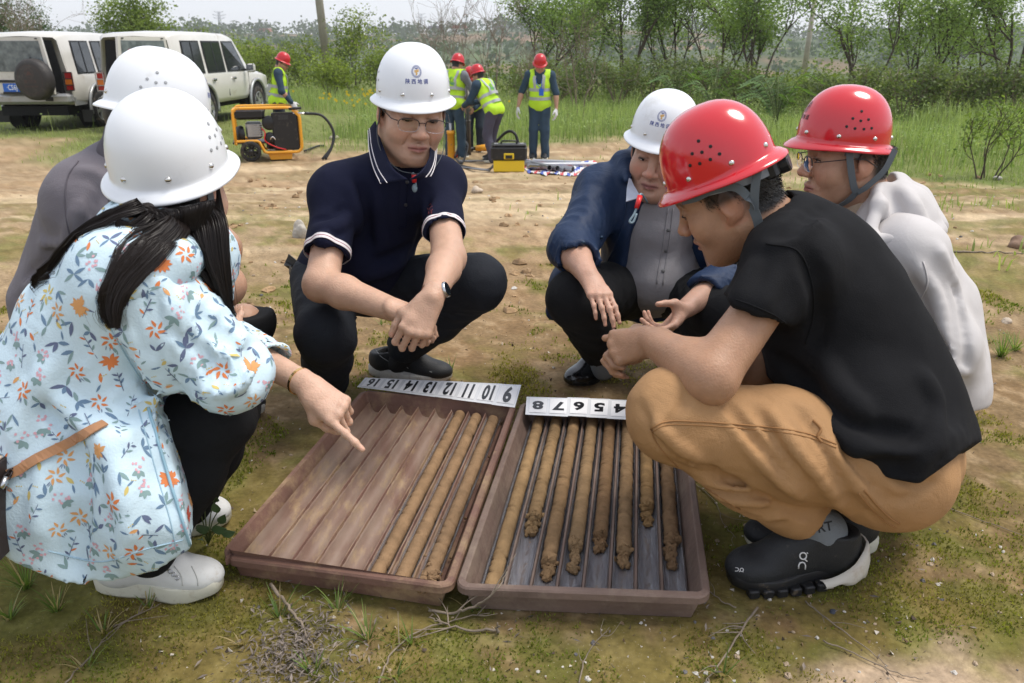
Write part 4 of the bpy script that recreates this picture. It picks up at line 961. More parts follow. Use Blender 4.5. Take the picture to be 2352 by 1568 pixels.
def creases(T, items, step=.012):
 """folds along lines read off the photograph: (points, height, radius); negative heights are valleys"""
 v, f = T.arrays(step)
 class _O: pass
 sf = Surf.__new__(Surf); sf.bvh = BVHTree.FromPolygons(v.tolist(), f.tolist())
 for it in items:
  pts, h = it[0], it[1]; r = it[2] if len(it) > 2 else .014; k = it[3] if len(it) > 3 else .02
  P = [q for q in sf.path(pts, 0, 4)]; m = len(P)
  c = []
  for i, (p, n) in enumerate(P):
   t = i / (m - 1); hh = h * math.sin(math.pi * min(max(t, .0), 1)) ** .5 if len(it) < 5 else h; c.append(p + n * ((hh - r) if h > 0 else (r + hh)))
  for i in range(m - 1):
   if np.linalg.norm(c[i + 1] - c[i]) < .09: T.cone(c[i], c[i + 1], r, r, k, sub=(h < 0))
def ring_band(surf, c, ax, width, off, name, m, root, n=56, reach=.14):
 """a knitted or stitched band lying round a sleeve"""
 ax = unit(ax); e1 = perp(ax); e2 = np.cross(ax, e1); P = []; last = None
 for k in range(n):
  t = 2 * math.pi * k / n; d = e1 * math.cos(t) + e2 * math.sin(t); h = surf.bvh.ray_cast(Vector(c + d * reach), Vector(-d), reach)
  r = np.linalg.norm(V(h[0]) - c) if h[0] is not None else None; P.append((d, r))
 rs = [r for _, r in P if r]; med = sorted(rs)[len(rs) // 2] if rs else .06
 rr = np.array([r if r and abs(r - med) < .022 else med for _, r in P]); rr = (np.roll(rr, 1) + rr * 2 + np.roll(rr, -1)) / 4
 pts = [c + d * (q + off) for (d, _), q in zip(P, rr)]; b = MB(); b.ribbon(pts + pts[:1], ax, width, .0016); return b.build(name, MATS[m], root)

def sleeve(T, sh, el, ct, r0, r1, n=None, k=.05, reach=.95):
 """sleeve down to the share ct of the upper arm, cut square (or along n) and hollow inside"""
 sh, el = V(sh), V(el); c = lerp(sh, el, ct); n = unit(el - sh) if n is None else unit(n); T.cone(sh, lerp(sh, el, reach), r0, r1, k, cut=[(c, n)]); return c, n
def hollow(T, sh, el, c, n, r, deep=.022):
 T.cone(lerp(sh, el, .1), lerp(sh, el, 1.0), r, r, .002, True, cut=[(c - n * deep, -n)])
# ------------------------------------------------------------------ shared colours of the people
mat('helmet white', (.76, .775, .79), .30, coat=.35, bump=.03, bscale=14, dirt=((.60, .60, .58), .05, 5))
mat('helmet red', (.56, .008, .016), .20, coat=.75, bump=.02, bscale=12)
mat('helmet red dull', (.50, .012, .018), .3, coat=.3)
mat('shoe white', (.68, .68, .66), .5, var=.08, vscale=30, dirt=((.45, .40, .33), .12, 25))
mat('sole cream', (.60, .58, .48), .55, dirt=((.35, .28, .2), .25, 30))
mat('sole white', (.55, .54, .51), .6, dirt=((.30, .24, .17), .3, 30), bump=.3, bscale=140)
mat('sole black', (.012, .012, .013), .5, dirt=((.16, .12, .08), .15, 40))
mat('shoe black', (.014, .015, .017), .62, bump=.35, bscale=260, dirt=((.07, .06, .05), .06, 60))
mat('shoe leather', (.008, .008, .009), .22, coat=.4, bump=.12, bscale=40, dirt=((.12, .09, .06), .05, 40))
mat('lace white', (.66, .66, .63), .7)
mat('white trim', (.72, .68, .68), .8)
mat('red trim', (.30, .03, .05), .8)
mat('red plastic', (.62, .02, .02), .3)
mat('toggle cord', (.22, .30, .34), .7)
mat('steel', (.55, .55, .56), .25, 1.0)
mat('gold', (.85, .55, .24), .18, 1.0)
mat('frame dark', (.02, .02, .022), .35)
mat('black cloth', (.0085, .0086, .0098), .9, spec=.18, crumple=.07, cscale=9, bump=.3, bscale=420)
mat('black trousers', (.0105, .0108, .012), .85, spec=.2, crumple=.16, cscale=12, bump=.3, bscale=500)
mat('navy polo', (.0075, .0092, .026), .88, spec=.2, crumple=.10, cscale=9, bump=.35, bscale=480)
mat('dark trousers', (.0135, .016, .022), .8, spec=.25, crumple=.18, cscale=12, bump=.3, bscale=420)
mat('blue jacket', (.011, .026, .066), .58, spec=.3, crumple=.25, cscale=13, bump=.25, bscale=90)
mat('grey shirt', (.235, .225, .235), .75, crumple=.18, cscale=10, bump=.3, bscale=420)
mat('grey polo', (.135, .120, .135), .8, sheen=.05, crumple=.16, cscale=8, bump=.3, bscale=420)
mat('tan trousers', (.39, .215, .092), .8, crumple=.22, cscale=11, var=.15, vscale=14, bump=.35, bscale=420)
mat('pale jacket', (.50, .475, .465), .7, crumple=.07, cscale=9, bump=.08, bscale=200)
mat('floral cloth', (.58, .73, .81), .62, crumple=.10, cscale=10, var=.05, vscale=6, bump=.2, bscale=260)
mat('grey sock', (.17, .19, .21), .9, bump=.5, bscale=300)
SKIN = mat('skin', (.45, .26, .17), .46, attr='col', sss=.12, bump=.34, bscale=230, spec=.42)

class Surf:
 """where a line of sight from the photograph's camera meets a finished garment: used to place seams, buttons and collars on it"""
 def __init__(s, *objs):
  vs = []; fs = []; b = 0
  for o in objs:
   me = o.data; n = len(me.vertices); v = np.zeros(n * 3, np.float32); me.vertices.foreach_get('co', v); vs.append(v.reshape(-1, 3)); fs += [tuple(i + b for i in p.vertices) for p in me.polygons]; b += n
  s.bvh = BVHTree.FromPolygons(np.concatenate(vs).tolist(), fs)
 def px(s, x, y, off=0.0):
  o = V(0, 0, CAM_H); d = unit(at(x, y, 1.0, 1.0) - o); h = s.bvh.ray_cast(Vector(o), Vector(d))
  if h[0] is None:
   h = s.bvh.find_nearest(Vector(o + d * 2.0)); 
  n = V(h[1]); n = n if np.dot(n, d) < 0 else -n
  return V(h[0]) + n * off, n
 def path(s, pts, off=0.0, n=6):
  q = catmull([(x, y, 0) for (x, y) in pts], n); return [s.px(p[0], p[1], off) for p in q]
 def near(s, p, off=0.0):
  h = s.bvh.find_nearest(Vector(p)); return V(h[0]) + V(h[1]) * off, V(h[1])
 def out(s, p, off):
  """keeps a point at least off outside the surface"""
  h = s.bvh.find_nearest(Vector(p)); q = V(h[0]); n = V(h[1]); dd = np.dot(V(p) - q, n)
  return V(p) if dd > off else q + n * off
def seam(root, name, surf, pts, m, r=.0016, off=.0006, n=6, flat=None):
 P = surf.path(pts, off, n); b = MB()
 if flat: b.ribbon([p for p, _ in P], [np.cross(nn, unit(P[min(i + 1, len(P) - 1)][0] - P[max(i - 1, 0)][0])) for i, (p, nn) in enumerate(P)], flat, .0016)
 else: b.tube([p for p, _ in P], r, 5)
 return b.build(name, MATS[m], root)
def fine_box(c, r, st): return (V(c) - r, V(c) + r, st)
def blen(**k):
 for n, (a, b) in k.items(): print('  bone %s %.3f' % (n, np.linalg.norm(V(b) - V(a))))

# ================================================================== the man in the navy polo shirt
def man_polo():
 root = world_root('person', on_ground(860, 890)); tag(root, 'squatting man in navy polo shirt with striped collar, glasses and white helmet', 'person')
 H = Frame(at(946, 250, 2.37), (.34, -.90, -.22), (.10, .0, 1), 1.12); Fm = Frame(at(949, 217, 2.365), (.20, -.97, -.12), (.02, 0, 1)); N = at(898, 405, 2.50)
 J = dict(P=at(800, 640, 2.74), M=at(842, 520, 2.62), N=at(898, 405, 2.50), SL=at(1010, 425, 2.54), SR=at(775, 446, 2.42), HL=at(870, 655, 2.76), HR=at(745, 660, 2.68))
 EL, WL = at(1030, 590, 2.30), at(992, 684, 2.08); ER, WR = at(738, 652, 2.28), at(918, 716, 2.12)
 KR, AR = at(750, 765, 2.36), at(757, 880, 2.70); KL, AL = at(1098, 650, 2.56), at(915, 808, 2.90)
 blen(uarmL=(J['SL'], EL), farmL=(EL, WL), uarmR=(J['SR'], ER), farmR=(ER, WR), thR=(J['HR'], KR), shR=(KR, AR), thL=(J['HL'], KL), shL=(KL, AL), torso=(J['P'], N), sh=(J['SL'], J['SR']))
 base = (.54, .335, .235)
 S = Sdf(); head_ops(S, H, N, w=1.03, jaw=1.12, lid=.42, gaze=-.0045, nose=1.12, chub=.9, neck_r=.062)
 torso_ops(S, J, -.02); leg_ops(S, J['HR'], KR, AR); leg_ops(S, J['HL'], KL, AL)
 arm_ops(S, J['SR'], ER, WR, (.044, .047, .045, .029)); arm_ops(S, J['SL'], EL, WL, (.044, .047, .045, .029))
 nl = hand_ops(S, WL, at(948, 772, 2.06) - WL, (.28, -.72, .60), 1, curl=((.65, 1.15, .6), (.7, 1.15, .6), (.75, 1.15, .6), (.8, 1.1, .6)), thumb=(.80, .50, -.25), thumb2=(.95, .12, -.35), spread=.03, sc=1.06)
 nr = hand_ops(S, WR, at(972, 745, 2.16) - WR, (-.1, -.55, .8), -1, curl=((.7, 1.2, .6),) * 4, thumb=(.8, .3, -.4), spread=.03)
 S.under(Fm); body = S.build('body', SKIN, root, .0105, [fine_box(H.c, .13, .0032), fine_box(at(950, 730, 2.08), .065, .0038)], skin_color([H], base, (.40, .16, .14), nails=nl + nr, ruddy=.45, stubble=.25, hairline=.05))
 eyes(H, root, (.1, -.45), lid=.42, gz_=-.0045); v, n = mesh_vn(body)
 short_hair('hair', H, root, v, n, lambda q: ((q[:, 2] > -.02) & (q[:, 2] < .06) & (q[:, 1] < .012) & (np.abs(q[:, 0]) < .079) & (np.abs(q[:, 0]) > .05)), 1500, .012, (.012, .010, .009), Fm=Fm)
 # polo shirt
 T = Sdf(); torso_ops(T, J, .024, .055, belly=.03, nk=.068)
 sleeve(T, J['SR'], ER, .70, .066, .064); sleeve(T, J['SL'], EL, .70, .060, .058)
 T.cutp(J['P'] + V(0, 0, -.03), (-.1, .35, -1)); T.cone(N + V(0, .0, -.02), H.L(0, -.02, -.05), .064, .062, .004, True)
 T.disp += [rumple(.006, 5, 1, (1, 1, .6)), rumple(.0025, 14, 4)]
 creases(T, [([(822, 410), (845, 470), (850, 540), (840, 590)], -.010), ([(800, 420), (818, 480), (822, 540)], .008), ([(790, 480), (760, 500), (725, 505)], -.003, .008, .012), ([(800, 520), (765, 540), (725, 545)], -.003, .008, .012), ([(806, 500), (770, 520), (730, 525)], .006), ([(985, 440), (975, 500), (960, 560), (935, 600)], -.009), ([(1000, 470), (985, 520), (965, 570)], .007), ([(850, 600), (900, 590), (950, 560)], -.007), ([(830, 640), (880, 625), (930, 600)], .008), ([(700, 500), (690, 560), (680, 590)], .008), ([(690, 580), (740, 600), (800, 600)], -.008), ([(880, 430), (872, 500), (880, 560)], .005, .018)])
 for (sh, el) in ((J['SR'], ER), (J['SL'], EL)): hollow(T, sh, el, lerp(sh, el, .70), unit(el - sh), .0525 if el is ER else .0495, .014)
 shirt = T.build('polo_shirt', MATS['navy polo'], root, .0068, smooth=1); sf = Surf(shirt)
 for (sh, el) in ((J['SR'], ER), (J['SL'], EL)):                                  # knitted cuffs: white, thin red line, white
  ax = unit(el - sh); c = lerp(sh, el, .70)
  for (o, wd, mm, g) in ((-.021, .0075, 'white trim', .0012), (-.0163, .0016, 'red trim', .0014), (-.0115, .0075, 'white trim', .0012)): ring_band(sf, c + ax * o, ax, wd, g, 'cuff_band', mm, root)
 # collar: leaf and stripes laid on the shirt
 def leaf(inner, outer, name='collar'):
  a = catmull(inner, 5); b = catmull(outer, 5); k = len(a); b2 = np.array([b[int(round(i * (len(b) - 1) / (k - 1)))] for i in range(k)]); m = MB(); nn = 7; v = []
  for i in range(k):
   for j in range(nn):
    t = j / (nn - 1); p = a[i] * (1 - t) + b2[i] * t; p = sf.out(p, .004 + .006 * math.sin(math.pi * min(t * 1.0, 1)) ** .6 * (1 - .5 * t)); v.append(p)
  f = [(i * nn + j, i * nn + j + 1, i * nn + nn + j + 1, i * nn + nn + j) for i in range(k - 1) for j in range(nn - 1)]
  o = link_mesh(name, raw_mesh(name, np.array(v), f), MATS['navy polo'], root); s_ = o.modifiers.new('thick', 'SOLIDIFY'); s_.thickness = .003; s_.offset = 0
  return np.array(v).reshape(k, nn, 3)
 g1 = leaf([at(862, 278, 2.42), at(876, 325, 2.36), at(902, 385, 2.27), at(938, 412, 2.24)], [at(846, 300, 2.46), at(848, 345, 2.40), at(857, 385, 2.34), at(872, 421, 2.28)])
 g2 = leaf([at(988, 335, 2.36), at(985, 365, 2.30), at(965, 396, 2.25), at(942, 412, 2.24)], [at(1003, 340, 2.42), at(1000, 370, 2.36), at(996, 390, 2.32), at(990, 404, 2.30)])
 for g in (g1, g2):
  for (t, mm, wd) in ((.94, 'white trim', .0068), (.72, 'white trim', .0068)):
   row = []
   for i in range(g.shape[0]):
    j = t * 6; j0 = int(j); p = g[i, j0] * (1 - (j - j0)) + g[i, min(j0 + 1, 6)] * (j - j0); row.append(sf.out(p, .0075))
   b = MB(); nn = [sf.near(p)[1] for p in row]; T_ = np.gradient(np.array(row), axis=0); b.ribbon(row, [np.cross(n_, t_) for n_, t_ in zip(nn, T_)], wd, .002); b.build('collar_stripe', MATS[mm], root)
 seam(root, 'placket', sf, [(918, 415), (916, 470), (914, 520)], 'navy polo', flat=.0015, off=.001); seam(root, 'placket', sf, [(937, 415), (935, 470), (933, 518), (914, 522)], 'navy polo', r=.0022, off=.001)
 for (x, y) in ((932, 470), (935, 418)):
  p, nn = sf.px(x, y, .001); b = MB(); b.lathe([(.0001, .0022), (.004, .002), (.0055, .0012), (.0055, -.001)], p, nn, 12); b.build('button', mat('button', (.03, .028, .03), .3), root)
 b = MB()                                                                           # small dark red figure stitched on the chest
 for (pts) in ([(985, 472), (990, 468), (993, 474), (986, 480), (992, 486)], [(982, 478), (988, 490), (994, 480)], [(985, 486), (985, 492)], [(991, 486), (992, 492)]):
  b.tube([sf.px(x, y, .0008)[0] for x, y in pts], .0012, 5)
 b.build('chest_emblem', mat('emblem red', (.10, .006, .012), .7), root)
 # trousers, belt, shoes
 T = Sdf(); torso_ops(T, J, .012, .05); T.cutp(J['P'] + V(0, 0, .06), (0.1, -.2, 1))
 for (h, k_, a, sd) in ((J['HR'], KR, AR, 1), (J['HL'], KL, AL, 2)):
  T.cone(h, k_, .108, .084, .04); T.cone(k_, lerp(k_, a, .5), .084, .074, .03, cut=None); T.cone(lerp(k_, a, .5), a, .074, .062, .03, cut=[(lerp(k_, a, .97), a - k_)])
  T.disp += [fold(h, k_, 6, .008, .35, .95, .4, sd), fold(k_, a, 7, .009, .0, .45, .4, sd + 4), fold(k_, a, 5, .006, .55, 1.0, .3, sd + 7)]
 T.disp += [rumple(.006, 6, 2), rumple(.003, 16, 5)]
 tr = T.build('trousers', MATS['dark trousers'], root, .0082)
 ts = Surf(tr); p0 = [sf.out(p, .004) for p in catmull([at(672, 590, 2.72), at(664, 615, 2.74), at(676, 632, 2.70), at(700, 640, 2.62)], 5)]
 b = MB(); b.ribbon(p0, V(0, 0, 1), .035, .003); b.build('belt', mat('belt', (.05, .05, .05), .5), root)
 hl, tt = on_ground(850, 858, .0), on_ground(1037, 876, .0); shoe(root, hl, tt, width=.105, upper='shoe black', sole='sole white', side=1)
 # pale crossing lines on the side of the visible shoe
 sh = [o for o in root.children if o.name.startswith('shoe')][-1]; us = Surf([o for o in sh.children if o.name.startswith('upper')][0]); b = MB()
 for pts in ([(905, 842), (935, 820), (942, 812)], [(895, 846), (925, 834), (948, 812)], [(915, 822), (938, 846)], [(900, 822), (930, 848)], [(860, 800), (880, 822), (925, 846)]):
  b.tube([q[0] for q in us.path(pts, .0006, 4)], .0013, 5)
 b.build('side_stripes', mat('stripe grey', (.30, .31, .32), .5), sh)
 h2 = on_ground(760, 880, .0); t2 = on_ground(764, 938, .0); shoe(root, h2 + V(0, .06, 0), h2 + V(.01, -.235, 0), width=.1, upper='shoe black', sole='sole white', side=-1)
 for (k_, a) in ((KR, AR), (KL, AL)):
  S2 = Sdf(); S2.cone(lerp(k_, a, .8), a + V(0, 0, -.04), .043, .040); S2.build('sock', mat('sock black', (.012, .012, .013), .9), root, .006)
 # helmet, straps, glasses, watch
 h = helmet(root, Fm, 'helmet white', label='white helmet with blue badge and four blue characters')
 for q in (-1, 1): strap(h, [H.L(q * .084, .012, .03), H.L(q * .084, .012, -.02), H.L(q * .0885, .018, -.058), H.L(q * .080, .046, -.098), H.L(q * .044, .084, -.130), H.L(0, .097, -.136)], H.r * .3 + H.f * .8 + H.u * .3, .016)
 strap(h, [H.L(-.084, -.05, .02), H.L(-.088, -.04, -.02), H.L(-.080, .006, -.056)], H.f, .014)
 b = MB(); c = H.L(.004, .097, -.138); b.cyl(c, c + V(0, -.002, -.022), .008, .0065, 12); b.build('toggle', MATS['red plastic'], h)
 b = MB(); b.sphere(c + V(0, -.001, -.038), (.008, .006, .012), 10, 8); b.tube([c + V(.003, 0, -.02), c + V(.005, -.002, -.034)], .003, 6); b.tube([c + V(-.004, .0, .006), c + V(.0, -.002, -.012)], .004, 6); b.build('cord_end', MATS['toggle cord'], h)
 spectacles(H, root, 'frame dark', .052, .032)
 w_ = empty_part('wristwatch', root); ax = unit(WL - EL); c = WL - ax * .022; b = MB(); up = unit(V(.75, -.6, .25) - ax * np.dot(V(.75, -.6, .25), ax)); sd_ = np.cross(ax, up); ring = [c + (up * math.cos(t) * .0335 + sd_ * math.sin(t) * .0295) for t in np.linspace(0, 2 * math.pi, 29)]
 b.ribbon(ring, ax, .020, .003); b.build('band', mat('brown leather', (.13, .055, .03), .5), w_)
 b = MB(); cc = c + up * .0345; b.lathe([(.019, -.004), (.0205, -.001), (.0205, .004), (.018, .006)], cc, up, 24); b.build('case', MATS['steel'], w_)
 b = MB(); b.lathe([(.018, .0055), (.0001, .006)], cc, up, 24); b.build('dial', mat('dial', (.006, .008, .010), .08), w_)
 return root
man_polo()

# ================================================================== the man in the blue jacket
def man_jacket():
 root = world_root('person', on_ground(1420, 880)); tag(root, 'squatting man in open dark blue jacket over grey shirt and white helmet', 'person')
 H = Frame(at(1522, 350, 2.64), (-.42, -.88, -.14), (.16, 0, 1), 1.12); Fm = Frame(H.L(.004, .006, .050), (-.36, -.93, -.10), (.17, 0, 1)); N = at(1505, 448, 2.74)
 J = dict(P=at(1500, 650, 2.95), M=at(1500, 570, 2.86), N=N, SL=at(1620, 475, 2.80), SR=at(1382, 448, 2.76), HL=at(1560, 665, 2.95), HR=at(1430, 665, 2.92))
 ER, WR = at(1312, 572, 2.56), at(1352, 635, 2.36); EL, WL = at(1668, 640, 2.62), at(1578, 706, 2.40)
 KR, AR = at(1318, 685, 2.52), at(1388, 815, 2.86); KL, AL = at(1650, 720, 2.50), at(1560, 800, 2.85)
 blen(uarmL=(J['SL'], EL), farmL=(EL, WL), uarmR=(J['SR'], ER), farmR=(ER, WR), thR=(J['HR'], KR), shR=(KR, AR), thL=(J['HL'], KL), torso=(J['P'], N), sh=(J['SL'], J['SR']))
 base = (.50, .295, .21)
 S = Sdf(); head_ops(S, H, N, w=1.05, jaw=1.15, lid=.55, nose=1.15, chub=1.0, neck_r=.062)
 torso_ops(S, J, -.02); leg_ops(S, J['HR'], KR, AR); leg_ops(S, J['HL'], KL, AL)
 arm_ops(S, J['SR'], ER, WR, (.05, .046, .045, .029)); arm_ops(S, J['SL'], EL, WL, (.05, .046, .045, .029))
 nr = hand_ops(S, WR, at(1398, 712, 2.26) - WR, (.15, -.55, .80), -1, curl=((.22, .25, .2), (.25, .3, .2), (.28, .3, .2), (.3, .3, .2)), thumb=(.85, .35, -.35), spread=.03, sc=.93)
 nl = hand_ops(S, WL, at(1536, 748, 2.36) - WL, (.65, -.1, -.75), 1, curl=((.3, .3, .2), (.5, .6, .3), (.7, .8, .4), (.8, .9, .4)), thumb=(.55, .2, -.75), thumb2=(.8, .05, -.6))
 S.under(Fm); body = S.build('body', SKIN, root, .011, [fine_box(H.c, .13, .0036), fine_box(at(1385, 685, 2.30), .065, .0044), fine_box(at(1550, 735, 2.38), .065, .0044)], skin_color([H], base, (.33, .13, .12), nails=nl + nr, ruddy=.7, stubble=.2, hairline=.05))
 eyes(H, root, (-.25, -.1)); v, n = mesh_vn(body)
 short_hair('hair', H, root, v, n, lambda q: ((q[:, 2] > -.015) & (q[:, 2] < .06) & (q[:, 1] < .02) & (np.abs(q[:, 0]) < .082) & (np.abs(q[:, 0]) > .05)), 1200, .012, (.012, .010, .009), Fm=Fm)
 T = Sdf(); torso_ops(T, J, .016, .05, belly=.055); T.cone(N, H.L(0, -.02, -.05), .066, .064, .004, True)      # shirt
 T.disp += [rumple(.006, 7, 3), rumple(.003, 15, 6), fold(J['N'], J['P'], 7, .006, .45, 1, .2, 3)]
 shirt = T.build('shirt', MATS['grey shirt'], root, .009); sf = Surf(shirt)
 seam(root, 'placket', sf, [(1534, 478), (1526, 540), (1516, 600), (1508, 652)], 'grey shirt', r=.002, off=.0012); seam(root, 'placket', sf, [(1546, 478), (1538, 545), (1530, 600), (1522, 655)], 'grey shirt', r=.002, off=.0012)
 for (x, y) in ((1532, 528), (1526, 576), (1520, 622)):
  p, nn = sf.px(x + 3, y, .0015); b = MB(); b.lathe([(.0001, .0022), (.004, .002), (.0058, .0012), (.0058, -.001)], p, nn, 12); b.build('button', mat('button grey', (.10, .10, .10), .35), root)
 b = MB(); cl = [at(1440, 460, 2.55), at(1450, 425, 2.62), at(1462, 412, 2.66)]; 
 T = Sdf()                                                                             # jacket: open over the shirt
 inf = .04; torso_ops(T, J, inf, .05, belly=.02, nk=.085); f1 = unit(np.cross(unit(J['N'] - J['M']), unit(J['SR'] - J['SL'])))
 for (sh, el, wr, ct) in ((J['SR'], ER, WR, .42), (J['SL'], EL, WL, .60)):
  T.cone(sh, el, .086, .074, .04); c = lerp(el, wr, ct); T.cone(el, lerp(el, wr, ct + .2), .072, .060, .03, cut=[(c, wr - el)]); T.cone(lerp(el, wr, ct - .10), lerp(el, wr, ct + .3), .047, .047, .002, True)
  T.disp += [fold(sh, el, 7, .010, .15, 1.0, .35, 3), fold(el, wr, 9, .010, .0, .6, .3, 5)]
 T.cone(N, H.L(0, -.02, -.05), .075, .07, .01, True); T.cone(N + V(0, 0, -.005), H.L(0, -.03, -.055), .082, .078, .01)
 T.cone(N, H.L(0, -.02, -.02), .067, .067, .003, True)
 T.chain([at(1560, 350, 2.86), at(1470, 350, 2.86), at(1436, 372, 2.74), at(1440, 415, 2.62)], [.035, .036, .034, .02], .035)
 # opening in front: a wedge along the middle
 c0 = lerp(N, J['M'], .1) + f1 * .18; c1 = J['P'] + f1 * .22 + V(0, 0, -.05); sd = unit(J['SL'] - J['SR'])
 T.cone(c0 + sd * .005, c1 + sd * .02, .115, .205, .015, True)
 # tail of the jacket hanging over the near thigh
 T.chain([at(1330, 560, 2.78), at(1300, 640, 2.74), at(1272, 715, 2.70)], [.055, .05, .03], .03)
 T.disp += [rumple(.010, 6, 7), rumple(.004, 15, 2)]
 jk = T.build('jacket', MATS['blue jacket'], root, .0078); js = Surf(jk)
 seam(root, 'jacket_seam', js, [(1345, 350), (1352, 385), (1372, 420), (1385, 470)], 'blue jacket', r=.0022)
 seam(root, 'zip_edge', js, [(1448, 400), (1440, 450), (1428, 520), (1410, 570), (1396, 600)], 'blue jacket', r=.0032, off=.001)
 for (x, y) in ((1412, 345), (1380, 545)):
  p, nn = js.px(x, y, .002); b = MB(); b.lathe([(.0001, .006), (.005, .005), (.006, .0), (.006, -.002)], p, nn, 12); b.build('snap_button', mat('snap', (.02, .04, .07), .3, .5), root)
 T = Sdf(); torso_ops(T, J, .008, .05); T.cutp(J['P'] + V(0, 0, .05), (0, -.2, 1))
 for (h, k_, a, s_) in ((J['HR'], KR, AR, 1), (J['HL'], KL, AL, 2)):
  T.cone(h, k_, .108, .082, .04); T.cone(k_, lerp(k_, a, .6), .082, .072, .03); T.cone(lerp(k_, a, .6), a, .072, .066, .02, cut=[(lerp(k_, a, .86), a - k_)]); T.disp += [fold(h, k_, 6, .008, .3, .95, .4, s_), fold(k_, a, 6, .008, .0, .9, .35, s_ + 4)]
 T.disp += [rumple(.005, 7, 2)]; T.build('trousers', MATS['black trousers'], root, .008)
 hl, tt = on_ground(1412, 842), on_ground(1330, 880); d_ = unit(tt - hl); shoe(root, hl - d_ * .03, hl + d_ * .265, width=.104, kind='dress', upper='shoe leather', sole='sole black', sole_h=.02, side=1)
 h2 = on_ground(1585, 850); shoe(root, h2, h2 + V(-.08, -.26, 0), width=.104, kind='dress', upper='shoe leather', sole='sole black', sole_h=.02, side=-1)
 for (k_, a, e_) in ((KR, AR, hl), (KL, AL, h2)):
  S2 = Sdf(); S2.cone(lerp(k_, a, .75), V(a) + V(0, 0, -.05), .044, .042); S2.build('sock', MATS['grey sock'], root, .006)
 h = helmet(root, Fm, 'helmet white', label='white helmet with blue badge, its right half behind the red helmet')
 strap(h, [H.L(.082, .012, .03), H.L(.078, .012, -.06), H.L(.05, .045, -.110), H.L(0, .074, -.128)], H.f, .016); strap(h, [H.L(-.082, .012, .03), H.L(-.078, .012, -.06), H.L(-.05, .045, -.110), H.L(0, .074, -.128)], H.f, .014)
 b = MB(); c = at(1466, 466, 2.50); b.cyl(at(1470, 450, 2.50), at(1462, 478, 2.49), .0085, .007, 12); b.build('toggle', MATS['red plastic'], h)
 b = MB(); b.tube(catmull([H.L(0, .076, -.126), at(1472, 445, 2.51), at(1465, 470, 2.495), at(1456, 492, 2.49), at(1446, 508, 2.49), at(1454, 510, 2.49), at(1462, 490, 2.49)], 5), .0036, 6); b.build('cord_end', MATS['toggle cord'], h)
 b = MB()
 for (q, pts) in ((0, [at(1446, 402, 2.63), at(1440, 430, 2.58), at(1438, 462, 2.54), at(1472, 452, 2.55), at(1456, 425, 2.60)]),):
  v = [sf.out(p, .008) for p in pts]; b.add(v, [(0, 1, 2, 3, 4)])
 o = b.build('shirt_collar', mat('collar pale', (.42, .45, .52), .8), root); sm = o.modifiers.new('t', 'SOLIDIFY'); sm.thickness = .003
 return root
man_jacket()
